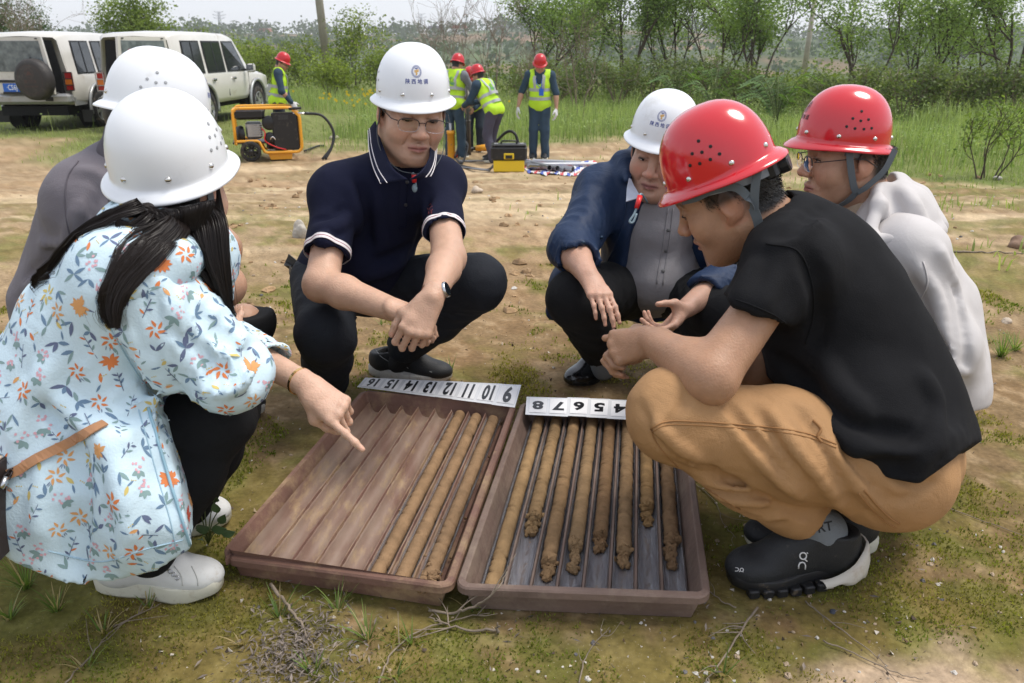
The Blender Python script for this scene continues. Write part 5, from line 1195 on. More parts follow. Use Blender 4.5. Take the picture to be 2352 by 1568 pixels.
# ================================================================== the man in the black T-shirt
def man_tee():
 root = world_root('person', on_ground(1830, 1355)); tag(root, 'squatting man in black T-shirt, tan trousers and red helmet', 'person')
 H = Frame(at(1674, 438, 1.76), (-.80, .36, -.50), (-.42, .05, .88), 1.13); Fm = Frame(H.L(0, -.004, .045), (-.84, .38, -.42), (-.40, .06, .91)); N = at(1800, 530, 1.80)
 J = dict(P=at(2050, 1030, 1.80), M=at(1965, 780, 1.80), N=N, SL=at(1815, 610, 1.64), SR=at(1880, 570, 1.98), HL=at(2035, 1075, 1.70), HR=at(2070, 1040, 1.92))
 EL, WL = at(1632, 862, 1.56), at(1500, 785, 1.72); ER, WR = at(1735, 850, 1.92), at(1520, 795, 1.84)
 KL, AL = at(1545, 950, 1.62), at(1892, 1218, 1.80); KR, AR = at(1585, 930, 1.95), at(1965, 1190, 2.0)
 blen(uarmL=(J['SL'], EL), farmL=(EL, WL), uarmR=(J['SR'], ER), farmR=(ER, WR), thL=(J['HL'], KL), shL=(KL, AL), thR=(J['HR'], KR), shR=(KR, AR), torso=(J['P'], N), sh=(J['SL'], J['SR']))
 base = (.38, .212, .128)
 S = Sdf(); head_ops(S, H, N, w=1.0, jaw=1.05, lid=.8, gaze=-.004, mouth=.006, nose=1.05, chub=.4, neck_r=.060)
 torso_ops(S, J, -.025); leg_ops(S, J['HR'], KR, AR); leg_ops(S, J['HL'], KL, AL)
 arm_ops(S, J['SR'], ER, WR, (.052, .045, .044, .030)); arm_ops(S, J['SL'], EL, WL, (.044, .051, .049, .031))
 nl = hand_ops(S, WL, at(1442, 795, 1.76) - WL, (-.2, -.85, .45), 1, curl=((1.0, 1.3, .7), (1.1, 1.35, .7), (1.15, 1.35, .7), (1.2, 1.35, .7)), thumb=(.7, .35, -.6), thumb2=(.6, -.2, -.75), spread=.03)
 nr = hand_ops(S, WR, at(1455, 800, 1.85) - WR, (-.4, .7, .4), -1, curl=((.9, 1.2, .6),) * 4, thumb=(.8, .4, .1), spread=.03)
 S.under(Fm); body = S.build('body', SKIN, root, .0105, [fine_box(H.c, .13, .0031), fine_box(at(1455, 792, 1.76), .055, .0038)], skin_color([H], base, (.27, .10, .08), nails=nl + nr, ruddy=.4, stubble=.35, hairline=.04, side=.03))
 eyes(H, root, (0, -.4), lid=.8, gz_=-.004); v, n = mesh_vn(body)
 short_hair('hair', H, root, v, n, lambda q: (((q[:, 2] > -.012) & (q[:, 1] < .034 + .5 * np.clip(q[:, 2], -.1, .04)) & (np.abs(q[:, 0]) < .081) & (q[:, 2] < .07)) | ((q[:, 1] < -.05) & (q[:, 2] > -.055) & (q[:, 2] < .07))), 3000, .0055, (.016, .013, .011), lean=(0, -.5, -.7), Fm=Fm)
 T = Sdf(); torso_ops(T, J, .032, .06, belly=.04, chest=1.15, wide=1.08, nk=.062, sr=.05); sh, el = J['SL'], EL
 hn = V(-.40, -.05, -.92); c1, n1 = sleeve(T, J['SL'], EL, .42, .074, .070, hn); c2, n2 = sleeve(T, J['SR'], ER, .45, .068, .066)
 T.chain([at(1900, 850, 1.74), at(1975, 950, 1.70), at(2045, 1060, 1.70)], [.08, .108, .128], .06)
 T.cone(lerp(N, J['M'], .35), lerp(J['M'], J['P'], .6), .115, .138, .07); T.cone(at(1995, 860, 1.80), at(2065, 1010, 1.80), .136, .134, .06)
 u0 = unit(J['M'] - J['P']); T.chain([J['HL'], lerp(J['HL'], KL, .28)], [.128, .122], .05); T.cone(J['HL'] + V(.02, 0, -.01), J['HR'] + V(.02, 0, -.01), .134, .13, .05); T.cutp(*sight_plane((2236, 1022), (2092, 1124), (2000, 900))); T.cutp(*sight_plane((1800, 895), (2060, 1122), (2000, 900))); T.cutp(*sight_plane((2020, 1096), (2120, 1112), (2000, 900)))
 T.cone(N - unit(H.L(0, -.02, -.06) - N) * .01, H.L(0, -.02, -.02), .066, .072, .006, True)
 T.disp += [rumple(.007, 4, 11, (1, 1, .7)), rumple(.0025, 13, 3)]
 creases(T, [([(1760, 560), (1820, 540), (1880, 500)], .007), ([(1780, 540), (1840, 505), (1900, 470)], -.006), ([(1850, 580), (1880, 660), (1885, 740), (1870, 800)], -.010), ([(1740, 600), (1715, 650), (1700, 690)], .008), ([(1790, 620), (1760, 680), (1745, 720)], .008), ([(1900, 900), (1960, 960), (2030, 990), (2110, 1000)], -.010), ([(1960, 1020), (2040, 1050), (2120, 1040), (2200, 990)], .010), ([(1980, 1060), (2060, 1080), (2150, 1060)], -.009), ([(2120, 860), (2150, 930), (2140, 1010), (2110, 1070)], .010), ([(1890, 830), (1930, 900), (1990, 950)], .010), ([(1780, 820), (1840, 870), (1880, 930)], -.008)])
 hollow(T, J['SL'], EL, c1, n1, .0545, .012); hollow(T, J['SR'], ER, c2, n2, .056)
 tee = T.build('t_shirt', MATS['black cloth'], root, .0074); sf = Surf(tee)
 seam(root, 'sleeve_hem', sf, [(1690, 688), (1730, 702), (1775, 722), (1806, 742)], 'black cloth', r=.0016, off=.001); seam(root, 'sleeve_seam', sf, [(1760, 560), (1830, 575), (1862, 640), (1868, 720), (1850, 790)], 'black cloth', r=.002, off=.0008)
 # trousers
 T = Sdf(); torso_ops(T, J, -.012, .06, belly=.0); T.cutp(J['P'] + u0 * .045, u0)
 for (h, k_, a, s_) in ((J['HL'], KL, AL, 1), (J['HR'], KR, AR, 2)):
  T.chain([h, lerp(h, k_, .5), k_], [.104, .100, .080], .05); T.ell(k_, .083, k=.03); T.chain([k_, lerp(k_, a, .45), lerp(k_, a, .76)], [.080, .078, .066], .03); T.cone(lerp(k_, a, .72), a, .060, .053, .012, cut=[(lerp(k_, a, .87), a - k_)])
  T.disp += [fold(k_, a, 34, .005, .80, 1.0, .02, s_ + 3)]
 T.cone(J['HL'] + V(.02, 0, -.01), J['HR'] + V(.02, 0, -.01), .112, .11, .06)
 T.disp += [rumple(.006, 5, 21), rumple(.003, 14, 5)]
 tan = [([(1525, 1000), (1600, 1062), (1700, 1125), (1790, 1165), (1870, 1185)], -.016, .010, .014), ([(1500, 960), (1540, 1008), (1620, 1065)], .010, .009, .012), ([(1530, 1052), (1600, 1088), (1690, 1108)], -.008, .007, .010), ([(1545, 1070), (1620, 1108), (1720, 1132)], .008, .008, .010), ([(1575, 1095), (1650, 1132), (1740, 1150)], -.008, .007, .010), ([(1600, 1118), (1680, 1150), (1765, 1162)], .008, .008, .010), ([(1630, 1138), (1710, 1172), (1790, 1178)], -.007, .006, .009), ([(1665, 1155), (1735, 1188), (1805, 1190)], .007, .007, .009), ([(1700, 1172), (1750, 1200), (1800, 1200)], -.006, .006, .008),
  ([(1640, 925), (1700, 1010), (1780, 1095), (1850, 1150)], .007, .009, .012), ([(1665, 920), (1735, 1010), (1815, 1100)], -.006, .007, .012), ([(1760, 930), (1820, 1020), (1890, 1110), (1965, 1195)], .008, .010, .012), ([(1725, 930), (1795, 1030), (1870, 1125)], -.007, .007, .012), ([(1830, 940), (1900, 1040), (1970, 1130), (2020, 1195)], -.007, .008, .012), ([(1900, 1010), (1955, 1095), (2025, 1180)], .007, .009, .012), ([(1935, 1030), (1990, 1100), (2050, 1170)], -.006, .006, .010), ([(2010, 1100), (2060, 1150), (2110, 1130)], -.006, .007, .01), ([(1580, 905), (1560, 945), (1530, 975)], -.005, .007, .010), ([(1470, 930), (1500, 985), (1520, 1030)], -.005, .006, .010), ([(2060, 1070), (2110, 1090), (2150, 1075)], .006, .007, .01), ([(2050, 1095), (2110, 1115), (2150, 1105)], -.006, .006, .01)]
 creases(T, tan)
 tr = T.build('trousers', MATS['tan trousers'], root, .0068); ts = Surf(tr)
 sm = mat('seam tan', (.30, .15, .055), .8)
 MATS['seam tan'] = sm
 seam(root, 'trouser_seam', ts, [(1495, 985), (1530, 968), (1600, 968), (1700, 975), (1800, 985), (1870, 1000), (1920, 1020)], 'seam tan', r=.0018, off=.0004)
 seam(root, 'trouser_seam', ts, [(1498, 992), (1530, 976), (1600, 976), (1700, 983), (1800, 993), (1870, 1008), (1920, 1028)], 'seam tan', r=.0014, off=.0004)
 seam(root, 'trouser_seam', ts, [(1495, 985), (1510, 1020), (1560, 1075), (1620, 1120), (1700, 1170)], 'seam tan', r=.0016, off=.0004)
 seam(root, 'pocket_seam', ts, [(1985, 1125), (2010, 1155), (2040, 1185), (2065, 1202)], 'seam tan', r=.0028, off=.0008); seam(root, 'pocket_seam', ts, [(1972, 1132), (1998, 1163), (2030, 1195), (2058, 1212)], 'seam tan', r=.0022, off=.0006)
 seam(root, 'pocket_seam', ts, [(1868, 965), (1885, 985), (1878, 1002), (1888, 1015)], 'seam tan', r=.003, off=.001)
 # socks and shoes
 for (k_, a) in ((KL, AL), (KR, AR)):
  S2 = Sdf(); S2.chain([lerp(k_, a, .70), a, a + V(-.01, 0, -.05)], [.046, .044, .046]); S2.build('sock', MATS['grey sock'], root, .006)
 hl, tt = on_ground(1965, 1322), on_ground(1672, 1345); hl = hl + V(0, 0, .012)
 s, P = shoe(root, hl, tt, width=.112, upper='shoe black', sole='sole black', sole_h=.032, side=1, tall=1.3)
 up = [o for o in s.children if o.name.startswith('upper')][0]; us = Surf(up); so = Surf([o for o in s.children if o.name.startswith('sole')][0])
 # pale heel clip and heel pods
 F_ = Frame(hl, unit(tt - hl), (0, 0, 1)); hp = mat('heel plastic', (.56, .52, .45), .5, dirt=((.40, .30, .2), .25, 20)); b = MB(); L_ = np.linalg.norm(tt - hl); vv = []; m_ = 25
 for k in range(m_):
  t = (k / (m_ - 1) - .5) * 2; x = .40 * abs(t) ** 1.5 * L_ - .014; y = .060 * math.copysign(min(abs(t) * 1.9, 1) ** .6, t) * (1 - .06 * abs(t)); z0 = .006 + .012 * (1 - abs(t)) + .006 * (int(k / 2) % 2); z1 = .026 + .062 * (1 - sstep(.05, .95, abs(t)))
  for (q, z) in ((.97, z0), (1.03, z0 + .004), (1.06, (z0 + z1) * .45), (1.01, z1 * .8), (.93, z1), (.84, z1)): vv.append(F_.L(y * q, x + (1 - q) * .05, z))
 b.add(vv, [(6 * i + j, 6 * i + 6 + j, 6 * i + 7 + j, 6 * i + 1 + j) for i in range(m_ - 1) for j in range(5)], True); b.build('heel_clip', hp, s)
 b = MB()
 for i in range(6):
  for q in (-1, 1): b.box(F_.L(q * (.043 + .005 * math.sin(i * .7)), .105 + i * .030, .009), (.023, .024, .020), X=F_.f, Y=F_.r, Z=F_.u, bev=.003)
 b.build('sole_lugs', MATS['sole black'], s)['kind'] = 'stuff'
 b = MB(); tp = Surf(up, [o for o in s.children if o.name.startswith('sole')][0])
 def logo(cx, cy, k, rot):
  ca, sa = math.cos(rot), math.sin(rot)
  def q(x, y): return tp.px(cx + (x * ca - y * sa) * k, cy + (x * sa + y * ca) * k, .0009)[0]
  b.tube([q(9 * math.cos(t), -14 + 9 * math.sin(t)) for t in np.linspace(0, 2 * math.pi, 15)], .0015 * k + .0003, 5); b.tube([q(6, -5), q(12, -1)], .0015 * k + .0003, 5); b.tube([q(9, -24), q(12, -22)], .0015 * k, 5)
  b.tube([q(-9, 21), q(-9, 11), q(-6, 5), q(0, 3), q(6, 5), q(9, 11), q(9, 21)], .0015 * k + .0003, 5)
 logo(1843, 1288, .85, .1); logo(1698, 1308, .42, 1.65)
 b.build('shoe_mark', mat('print white', (.7, .7, .7), .5), s)
 h2 = on_ground(2010, 1262); shoe(root, h2, h2 + V(-.30, .02, 0), width=.108, upper='shoe black', sole='sole cream', side=-1)
 tx, f = text_mesh('SPORT', 1.0, .02)
 sk = [o for o in root.children if o.name.startswith('sock')][0]; ss = Surf(sk); b = MB(); ang = -.2
 pts = [ss.px(1868 + (p[0] * math.cos(ang) + p[1] * math.sin(ang)) * 30, 1216 + (p[0] * math.sin(ang) - p[1] * math.cos(ang)) * 30, .0008)[0] for p in tx]; b.add(pts, f); b.build('sock_print', mat('print dark', (.02, .022, .026), .8), sk)
 h = helmet(root, Fm, 'helmet red', logo='black', knob=True, label='glossy red helmet seen from its left side with grey ratchet band')
 G = H.L
 strap(h, [G(-.079, .066, .036), G(-.083, .038, .031), G(-.085, .004, .031), G(-.0875, -.030, .020), G(-.0865, -.043, -.004), G(-.083, -.043, -.034)], H.u, .017)
 strap(h, [G(-.076, -.078, .03), G(-.083, -.060, .0), G(-.083, -.043, -.034)], H.f, .017)
 strap(h, [G(-.083, -.043, -.030), G(-.080, -.038, -.062), G(-.072, -.022, -.10), G(-.045, .02, -.125), G(0, .05, -.132)], H.f, .019)
 return root
man_tee()

# ================================================================== the man in the pale jacket
def man_pale():
 root = world_root('person', on_ground(2060, 1130)); tag(root, 'man in pale hooded jacket, glasses and red helmet at the far right', 'person')
 H = Frame(at(1953, 356, 2.18), (-.98, .04, -.06), (-.03, -.02, 1), 1.10); Fm = Frame(at(1936, 322, 2.18), (-.98, .06, .06), (.05, -.02, 1)); N = at(2025, 505, 2.24)
 J = dict(P=at(2105, 930, 2.34), M=at(2095, 720, 2.30), N=N, SL=at(2085, 585, 2.06), SR=at(2050, 560, 2.42), HL=at(2100, 960, 2.24), HR=at(2090, 940, 2.46))
 EL, WL = at(2160, 800, 2.08), at(1985, 880, 2.06); ER, WR = at(1950, 800, 2.5), at(1760, 850, 2.3)
 KL, AL = at(1880, 900, 2.16), at(2040, 1080, 2.26); KR, AR = at(1850, 880, 2.45), at(1990, 1060, 2.5)
 blen(uarmL=(J['SL'], EL), farmL=(EL, WL), thL=(J['HL'], KL), shL=(KL, AL), torso=(J['P'], N), sh=(J['SL'], J['SR']))
 base = (.45, .26, .17)
 S = Sdf(); head_ops(S, H, N, w=.98, jaw=1.0, lid=.6, nose=1.05, chub=.3, neck_r=.058)
 torso_ops(S, J, -.02); leg_ops(S, J['HR'], KR, AR); leg_ops(S, J['HL'], KL, AL)
 arm_ops(S, J['SR'], ER, WR, (.05, .045, .044, .029)); arm_ops(S, J['SL'], EL, WL, (.05, .045, .044, .029))
 hand_ops(S, WR, at(1715, 858, 2.3) - WR, (-.2, -.5, .8), -1, curl=((.5, .6, .4),) * 4); hand_ops(S, WL, at(1940, 900, 2.05) - WL, (-.2, -.5, .8), 1, curl=((.5, .6, .4),) * 4)
 S.under(Fm); body = S.build('body', SKIN, root, .0115, [fine_box(H.c, .13, .0034)], skin_color([H], base, (.33, .13, .11), ruddy=.5, stubble=.2, hairline=.05, side=.012))
 eyes(H, root, (.1, -.1)); v, n = mesh_vn(body)
 short_hair('hair', H, root, v, n, lambda q: (((q[:, 2] > -.01) & (q[:, 1] < .014) & (np.abs(q[:, 0]) < .0785) & (q[:, 2] < .07)) | ((q[:, 1] < -.045) & (q[:, 2] > -.05) & (q[:, 2] < .07))), 2200, .006, (.016, .013, .011), Fm=Fm)
 T = Sdf(); torso_ops(T, J, .030, .06, belly=.03, chest=1.05, nk=.07, sr=.045)
 for (sh, el, wr) in ((J['SL'], EL, WL), (J['SR'], ER, WR)): T.chain([sh, el, lerp(el, wr, .8)], [.078, .080, .055], .06); T.cone(lerp(el, wr, .7), wr + (wr - el) * .1, .042, .042, .002, True)
 T.chain([J['M'] + V(.05, 0, 0), at(2160, 900, 2.2)], [.12, .12], .08); T.chain([at(2140, 640, 2.14), at(2160, 800, 2.14), at(2160, 900, 2.16)], [.05, .065, .055], .06); T.cutp(at(2200, 912, 2.2), (-.12, 0, -1))
 T.cone(N + V(0, 0, -.06), H.L(0, -.02, -.05), .066, .072, .012, True)
 T.disp += [rumple(.006, 5, 31), rumple(.0025, 13, 8)]
 creases(T, [([(2100, 600), (2150, 680), (2170, 780), (2190, 880)], .010, .010, .016), ([(2080, 640), (2125, 720), (2140, 820)], -.010, .008, .016), ([(2060, 690), (2095, 760), (2100, 840)], .009, .009, .014), ([(2170, 600), (2205, 700), (2220, 800), (2215, 890)], -.009, .008, .014), ([(2050, 640), (2070, 700), (2080, 760)], -.008, .007, .012), ([(2120, 740), (2165, 800), (2180, 890)], -.008, .008, .012), ([(2150, 560), (2190, 640), (2215, 720)], .008, .010, .014), ([(2130, 880), (2180, 850), (2225, 860)], .007, .009, .012)])
 jk = T.build('jacket', MATS['pale jacket'], root, .0078)
 Hd = Sdf()                                                                                # hood lying on the shoulders
 Hd.ell(at(2068, 490, 2.18), (.098, .10, .078), [unit(V(.80, -.1, -.55)), unit(V(.1, 1, 0)), unit(V(.55, -.1, .80))], .04); Hd.chain([at(2024, 402, 2.18), at(2016, 470, 2.08), at(1990, 552, 2.04)], [.014, .018, .016], .03); Hd.chain([at(1990, 556, 2.04), at(2060, 560, 2.02), at(2130, 545, 2.06), at(2162, 530, 2.14)], [.016, .020, .020, .016], .03); Hd.chain([at(2024, 402, 2.18), at(2060, 420, 2.22), at(2110, 455, 2.24), at(2158, 520, 2.2)], [.014, .02, .025, .02], .04); Hd.ell(at(2020, 520, 2.16), (.06, .07, .06), k=.05)
 Hd.cone(N + V(0, 0, -.08), H.L(0, -.03, -.01), .058, .068, .01, True)
 Hd.disp += [rumple(.005, 8, 5), rumple(.0025, 18, 3)]
 creases(Hd, [([(2040, 430), (2065, 480), (2060, 540)], -.005, .010, .02), ([(2070, 430), (2105, 480), (2130, 530)], .005, .010, .02)])
 hd = Hd.build('hood', MATS['pale jacket'], root, .0068); hs = Surf(jk, hd)
 seam(root, 'jacket_seam', hs, [(2120, 600), (2130, 650), (2110, 690), (2070, 705)], 'pale jacket', r=.002, off=.001); seam(root, 'jacket_seam', hs, [(2060, 720), (2085, 760), (2095, 830)], 'pale jacket', r=.0025, off=.001)
 b = MB(); p, nn = hs.px(1995, 560, .004); b.lathe([(.0001, .006), (.005, .005), (.006, 0)], p, nn, 12); b.build('cord_stop', mat('cord brown', (.25, .10, .05), .4), root)
 T = Sdf(); T.cone(N + V(0, -.0, -.05), H.L(0, -.026, -.095), .074, .066, .01); T.cone(N + V(0, 0, -.1), H.L(0, -.02, -.02), .062, .062, .003, True); T.build('shirt_collar', mat('cream knit', (.50, .40, .30), .9, bump=.3, bscale=300), root, .006)
 T = Sdf(); torso_ops(T, J, .0, .05)
 for (h, k_, a) in ((J['HL'], KL, AL), (J['HR'], KR, AR)): T.chain([h, k_, a], [.1, .075, .055], .04)
 T.disp += [rumple(.006, 7, 2)]; T.build('trousers', mat('jeans blue', (.05, .08, .14), .85, bump=.3, bscale=300), root, .011)
 for (a, s_) in ((AL, 1), (AR, -1)): shoe(root, V(a[0] + .05, a[1], 0), V(a[0] - .24, a[1] + .02, 0), upper='shoe black', side=s_, step=.006)
 h = helmet(root, Fm, 'helmet red', logo='black', knob=True, label='glossy red helmet of the man with glasses, its brim level')
 G = H.L
 strap(h, [G(-.083, .034, .03), G(-.085, .028, -.01), G(-.082, .016, -.056), G(-.078, .006, -.074)], H.f, .017)
 strap(h, [G(-.076, -.072, .02), G(-.083, -.050, -.024), G(-.081, -.016, -.060), G(-.078, .004, -.074)], H.f, .015)
 strap(h, [G(-.077, .002, -.068), G(-.066, .02, -.095), G(-.04, .045, -.118), G(0, .07, -.128)], H.f, .017)
 strap(h, [G(.083, .030, .03), G(.082, .006, -.056), G(.04, .045, -.118), G(0, .07, -.128)], H.f, .015)
 spectacles(H, root, 'frame dark', .050, .034, y0=.110)
 return root
man_pale()

# ================================================================== the man in the grey polo shirt, behind the woman
def man_grey():
 root = world_root('person', on_ground(330, 1010)); tag(root, 'man in grey shirt seen from behind, mostly hidden by the floral coat', 'person')
 H = Frame(at(356, 298, 2.0), (.93, .30, -.16), (.02, .05, 1), 1.1); Fm = Frame(H.L(0, .004, .046), unit(H.f - H.u * .06), H.u + H.f * .06); N = at(345, 400, 2.04)
 J = dict(P=at(190, 790, 2.30), M=at(235, 580, 2.16), N=N, SR=at(215, 470, 1.98), SL=at(400, 420, 2.26), HL=at(260, 800, 2.40), HR=at(170, 810, 2.2))
 ER, WR = at(500, 600, 2.06), at(480, 760, 2.1); EL, WL = at(510, 560, 2.40), at(540, 720, 2.3)
 KR, AR = at(515, 655, 2.10), at(330, 860, 2.3); KL, AL = at(560, 740, 2.42), at(420, 850, 2.5)
 ER = at(440, 640, 2.0); EL2 = at(505, 575, 2.3)
 blen(uarmR=(J['SR'], ER), thR=(J['HR'], KR), shR=(KR, AR), torso=(J['P'], N), sh=(J['SL'], J['SR']), uarmL=(J['SL'], EL2))
 S = Sdf(); head_ops(S, H, N, w=1.0, neck_r=.058); torso_ops(S, J, -.02); leg_ops(S, J['HR'], KR, AR); leg_ops(S, J['HL'], KL, AL)
 EL = at(508, 570, 2.24); WL = at(500, 740, 2.3)
 arm_ops(S, J['SR'], ER, WR, (.05, .045, .044, .029)); arm_ops(S, J['SL'], EL, WL, (.052, .050, .048, .030))
 hand_ops(S, WR, at(520, 800, 2.1) - WR, (0, -.5, .8), 1, curl=((.5, .6, .4),) * 4); hand_ops(S, WL, at(520, 790, 2.3) - WL, (0, -.5, .8), -1, curl=((.5, .6, .4),) * 4)
 S.under(Fm); S.build('body', SKIN, root, .012, [fine_box(H.c, .12, .007)], skin_color([H], (.46, .27, .18), (.36, .15, .13)))
 T = Sdf(); torso_ops(T, J, .038, .07, belly=.05, chest=1.15)
 for (sh, el, ct) in ((J['SR'], ER, .8), (J['SL'], EL, .62)): c = lerp(sh, el, ct); T.cone(sh, el, .085, .078, .05, cut=[(c, el - sh)]); T.disp += [fold(sh, el, 6, .011, .1, .9, .4, 3)]
 T.cone(N, H.L(0, -.02, -.05), .07, .068, .006, True); T.cone(J['M'] + V(-.02, 0, 0), at(140, 690, 2.2), .13, .105, .08); T.cutp(at(60, 742, 2.2), (-.35, .1, -1))
 T.disp += [rumple(.007, 5, 41), rumple(.003, 13, 8)]
 creases(T, [([(60, 640), (110, 600), (190, 590)], -.012, .009, .016), ([(50, 660), (120, 640), (210, 650)], .011, .010, .016), ([(90, 560), (140, 560), (200, 540)], .009, .010, .014), ([(100, 585), (150, 575), (200, 565)], -.008, .008, .012), ([(220, 440), (200, 520), (205, 600)], -.008, .008, .014), ([(170, 390), (230, 400), (260, 440)], .008, .009, .014), ([(40, 690), (100, 690), (170, 700)], -.009, .008, .014), ([(180, 470), (160, 540), (170, 600)], .008, .010, .014)])
 sh = T.build('polo_shirt', MATS['grey polo'], root, .0085); sf = Surf(sh)
 Cc = Sdf(); Cc.chain([at(262, 300, 1.98), at(255, 350, 1.94), at(280, 400, 1.92), at(330, 420, 1.92)], [.022, .024, .022, .018], .03); Cc.build('collar', mat('grey collar', (.085, .075, .088), .85), root, .006)
 seam(root, 'sleeve_seam', sf, [(180, 370), (155, 410), (150, 480), (165, 560), (185, 600)], 'grey collar', r=.002, off=.0006);
 T = Sdf(); torso_ops(T, J, .018, .05)
 for (h, k_, a) in ((J['HR'], KR, AR), (J['HL'], KL, AL)): T.chain([h, k_, a], [.105, .080, .058], .04); T.disp += [fold(k_, a, 7, .008, 0, .5, .4, 3)]
 T.cutp(J['P'] + V(0, 0, .05), (0, 0, 1)); T.disp += [rumple(.006, 7, 2)]; T.build('trousers', MATS['black trousers'], root, .009)
 for (a, s_) in ((AR, 1), (AL, -1)): shoe(root, V(a[0] - .05, a[1], 0), V(a[0] + .2, a[1] + .1, 0), upper='shoe black', side=s_, step=.006)
 helmet(root, Fm, 'helmet white', label='white helmet half hidden behind another white helmet')
 return root
man_grey()
# ================================================================== the woman in the floral coat
def woman():
 root = world_root('person', on_ground(330, 1370)); tag(root, 'squatting woman in pale blue floral coat with long dark hair, pointing', 'person')
 H = Frame(at(402, 425, 1.60), (.24, .93, -.15), (.03, .02, 1), 1.06); Fm = Frame(at(391, 380, 1.60), (.02, .96, .26), (0, -.26, .96)); N = at(365, 560, 1.60)
 J = dict(P=at(150, 1040, 1.66), M=at(245, 790, 1.60), N=N, SR=at(290, 650, 1.46), SL=at(440, 590, 1.74), HR=at(185, 1055, 1.66), HL=at(190, 1030, 1.78))
 ER, WR = at(528, 848, 1.52), at(500, 790, 1.72); EL, WL = at(455, 745, 1.86), at(708, 886, 1.69)
 KR, AR = at(500, 958, 1.66), at(345, 1270, 1.70); KL, AL = at(515, 940, 1.84), at(440, 1160, 1.98)
 blen(uarmR=(J['SR'], ER), farmR=(ER, WR), uarmL=(J['SL'], EL), farmL=(EL, WL), thR=(J['HR'], KR), shR=(KR, AR), torso=(J['P'], N), sh=(J['SL'], J['SR']))
 base = (.56, .35, .25)
 S = Sdf(); head_ops(S, H, N, w=.94, jaw=.9, neck_r=.046); torso_ops(S, J, -.03); leg_ops(S, J['HR'], KR, AR, (.08, .058, .046, .034)); leg_ops(S, J['HL'], KL, AL, (.08, .058, .046, .034))
 arm_ops(S, J['SR'], ER, WR, (.042, .038, .036, .024)); arm_ops(S, J['SL'], EL, WL, (.042, .038, .037, .0245))
 dh = unit(at(795, 958, 1.67) - WL); nh = V(.35, -.62, .70)
 nl = hand_ops(S, WL, dh, nh, 1, curl=((-.05, .12, .08), (1.0, 1.25, .8), (1.1, 1.3, .8), (1.15, 1.3, .8)), thumb=(.75, .35, -.55), thumb2=(.7, -.3, -.6), sc=.93, wr=.0245, splay=(.02, .0, -.05, -.12))
 hand_ops(S, WR, at(478, 735, 1.76) - WR, (0, -.6, .6), 1, curl=((.8, .9, .5),) * 4, sc=.9)
 S.under(Fm); body = S.build('body', SKIN, root, .0105, [fine_box(at(770, 950, 1.68), .08, .0032)], skin_color([H], base, (.42, .16, .14), nails=nl, ruddy=.3))
 # coat
 T = Sdf(); torso_ops(T, J, .028, .07, chest=1.0); fl = MATS['floral cloth']
 e0, e1 = at(302, 925, 1.57), at(424, 1280, 1.60); nf = unit(np.cross(e1 - e0, e0 - V(0, 0, CAM_H))); nf = nf if nf[0] > 0 else -nf; ct_ = [(e0, nf)]
 T.chain([J['M'], at(180, 960, 1.66), at(190, 1120, 1.66)], [.155, .185, .19], .08, cut=ct_); T.chain([at(190, 1120, 1.66), at(215, 1300, 1.67)], [.19, .175], .06, cut=ct_)
 T.ell(at(85, 1060, 1.84), (.17, .15, .16), k=.08); T.chain([at(310, 960, 1.56), at(330, 1050, 1.54), at(360, 1150, 1.56), at(400, 1290, 1.62)], [.07, .085, .10, .10], .08, cut=ct_)
 T.cutp(at(185, 1340, 1.50), (-.50, .10, -1)); T.cutp(at(185, 1340, 1.50), (.22, .16, -1))
 fr = [(sh, el, wr, ct) for (sh, el, wr, ct) in ((J['SR'], ER, WR, .9), (J['SL'], EL, WL, .70))]
 for (sh, el, wr, ct) in fr:
  c = lerp(el, wr, ct); r0 = .074 if ct > .8 else .066; r1 = .069 if ct > .8 else .056
  T.cone(sh, lerp(sh, el, .55), r0, r0 * 1.02, .05); T.cone(lerp(sh, el, .55), el, r0 * 1.02, r1, .04); T.ell(el, r1 * 1.02, k=.03); T.cone(el, lerp(el, wr, min(ct + .2, 1.1)), r1 * .95, .050, .03, cut=[(c, wr - el)])
  T.cone(lerp(el, wr, ct - .12), lerp(el, wr, ct + .3), .041, .041, .002, True)
  T.disp += [fold(sh, el, 7, .010, .15, 1.1, .5, 3), fold(el, wr, 9, .010, -.1, .7, .35, 5), fold(sh, el, 12, .007, .75, 1.15, .3, 8)]
 T.cone(N, H.L(0, -.02, -.05), .062, .066, .01, True)
 T.disp += [rumple(.008, 5, 51, (1, 1, .55)), rumple(.004, 12, 8)]
 creases(T, [([(250, 720), (330, 850), (390, 930)], -.012), ([(280, 760), (360, 860), (420, 900)], .009), ([(60, 860), (140, 960), (240, 990), (340, 950)], -.010), ([(120, 900), (220, 1000), (320, 1010)], .010), ([(240, 1010), (280, 1100), (300, 1200), (300, 1300)], .010), ([(180, 1020), (190, 1120), (180, 1230), (170, 1320)], -.010), ([(100, 1040), (90, 1140), (95, 1240)], .009), ([(330, 990), (370, 1080), (400, 1200)], -.007), ([(130, 830), (60, 930), (30, 1030)], .010), ([(400, 720), (470, 800), (540, 850)], .009), ([(420, 760), (500, 850), (560, 900)], -.010), ([(440, 700), (510, 770), (580, 830)], -.008), ([(480, 890), (540, 880), (590, 840)], .008), ([(470, 870), (530, 850), (575, 810)], -.008), ([(340, 620), (390, 680), (410, 740)], .008), ([(590, 790), (600, 840), (590, 890)], -.008)])
 coat = T.build('coat', fl, root, .0074)
 Hd = Sdf(); Hd.chain([at(470, 580, 1.56), at(400, 600, 1.46), at(300, 640, 1.42), at(215, 690, 1.50), at(160, 700, 1.64), at(240, 600, 1.78), at(330, 560, 1.80)], [.030, .038, .045, .055, .05, .05, .045], .06)
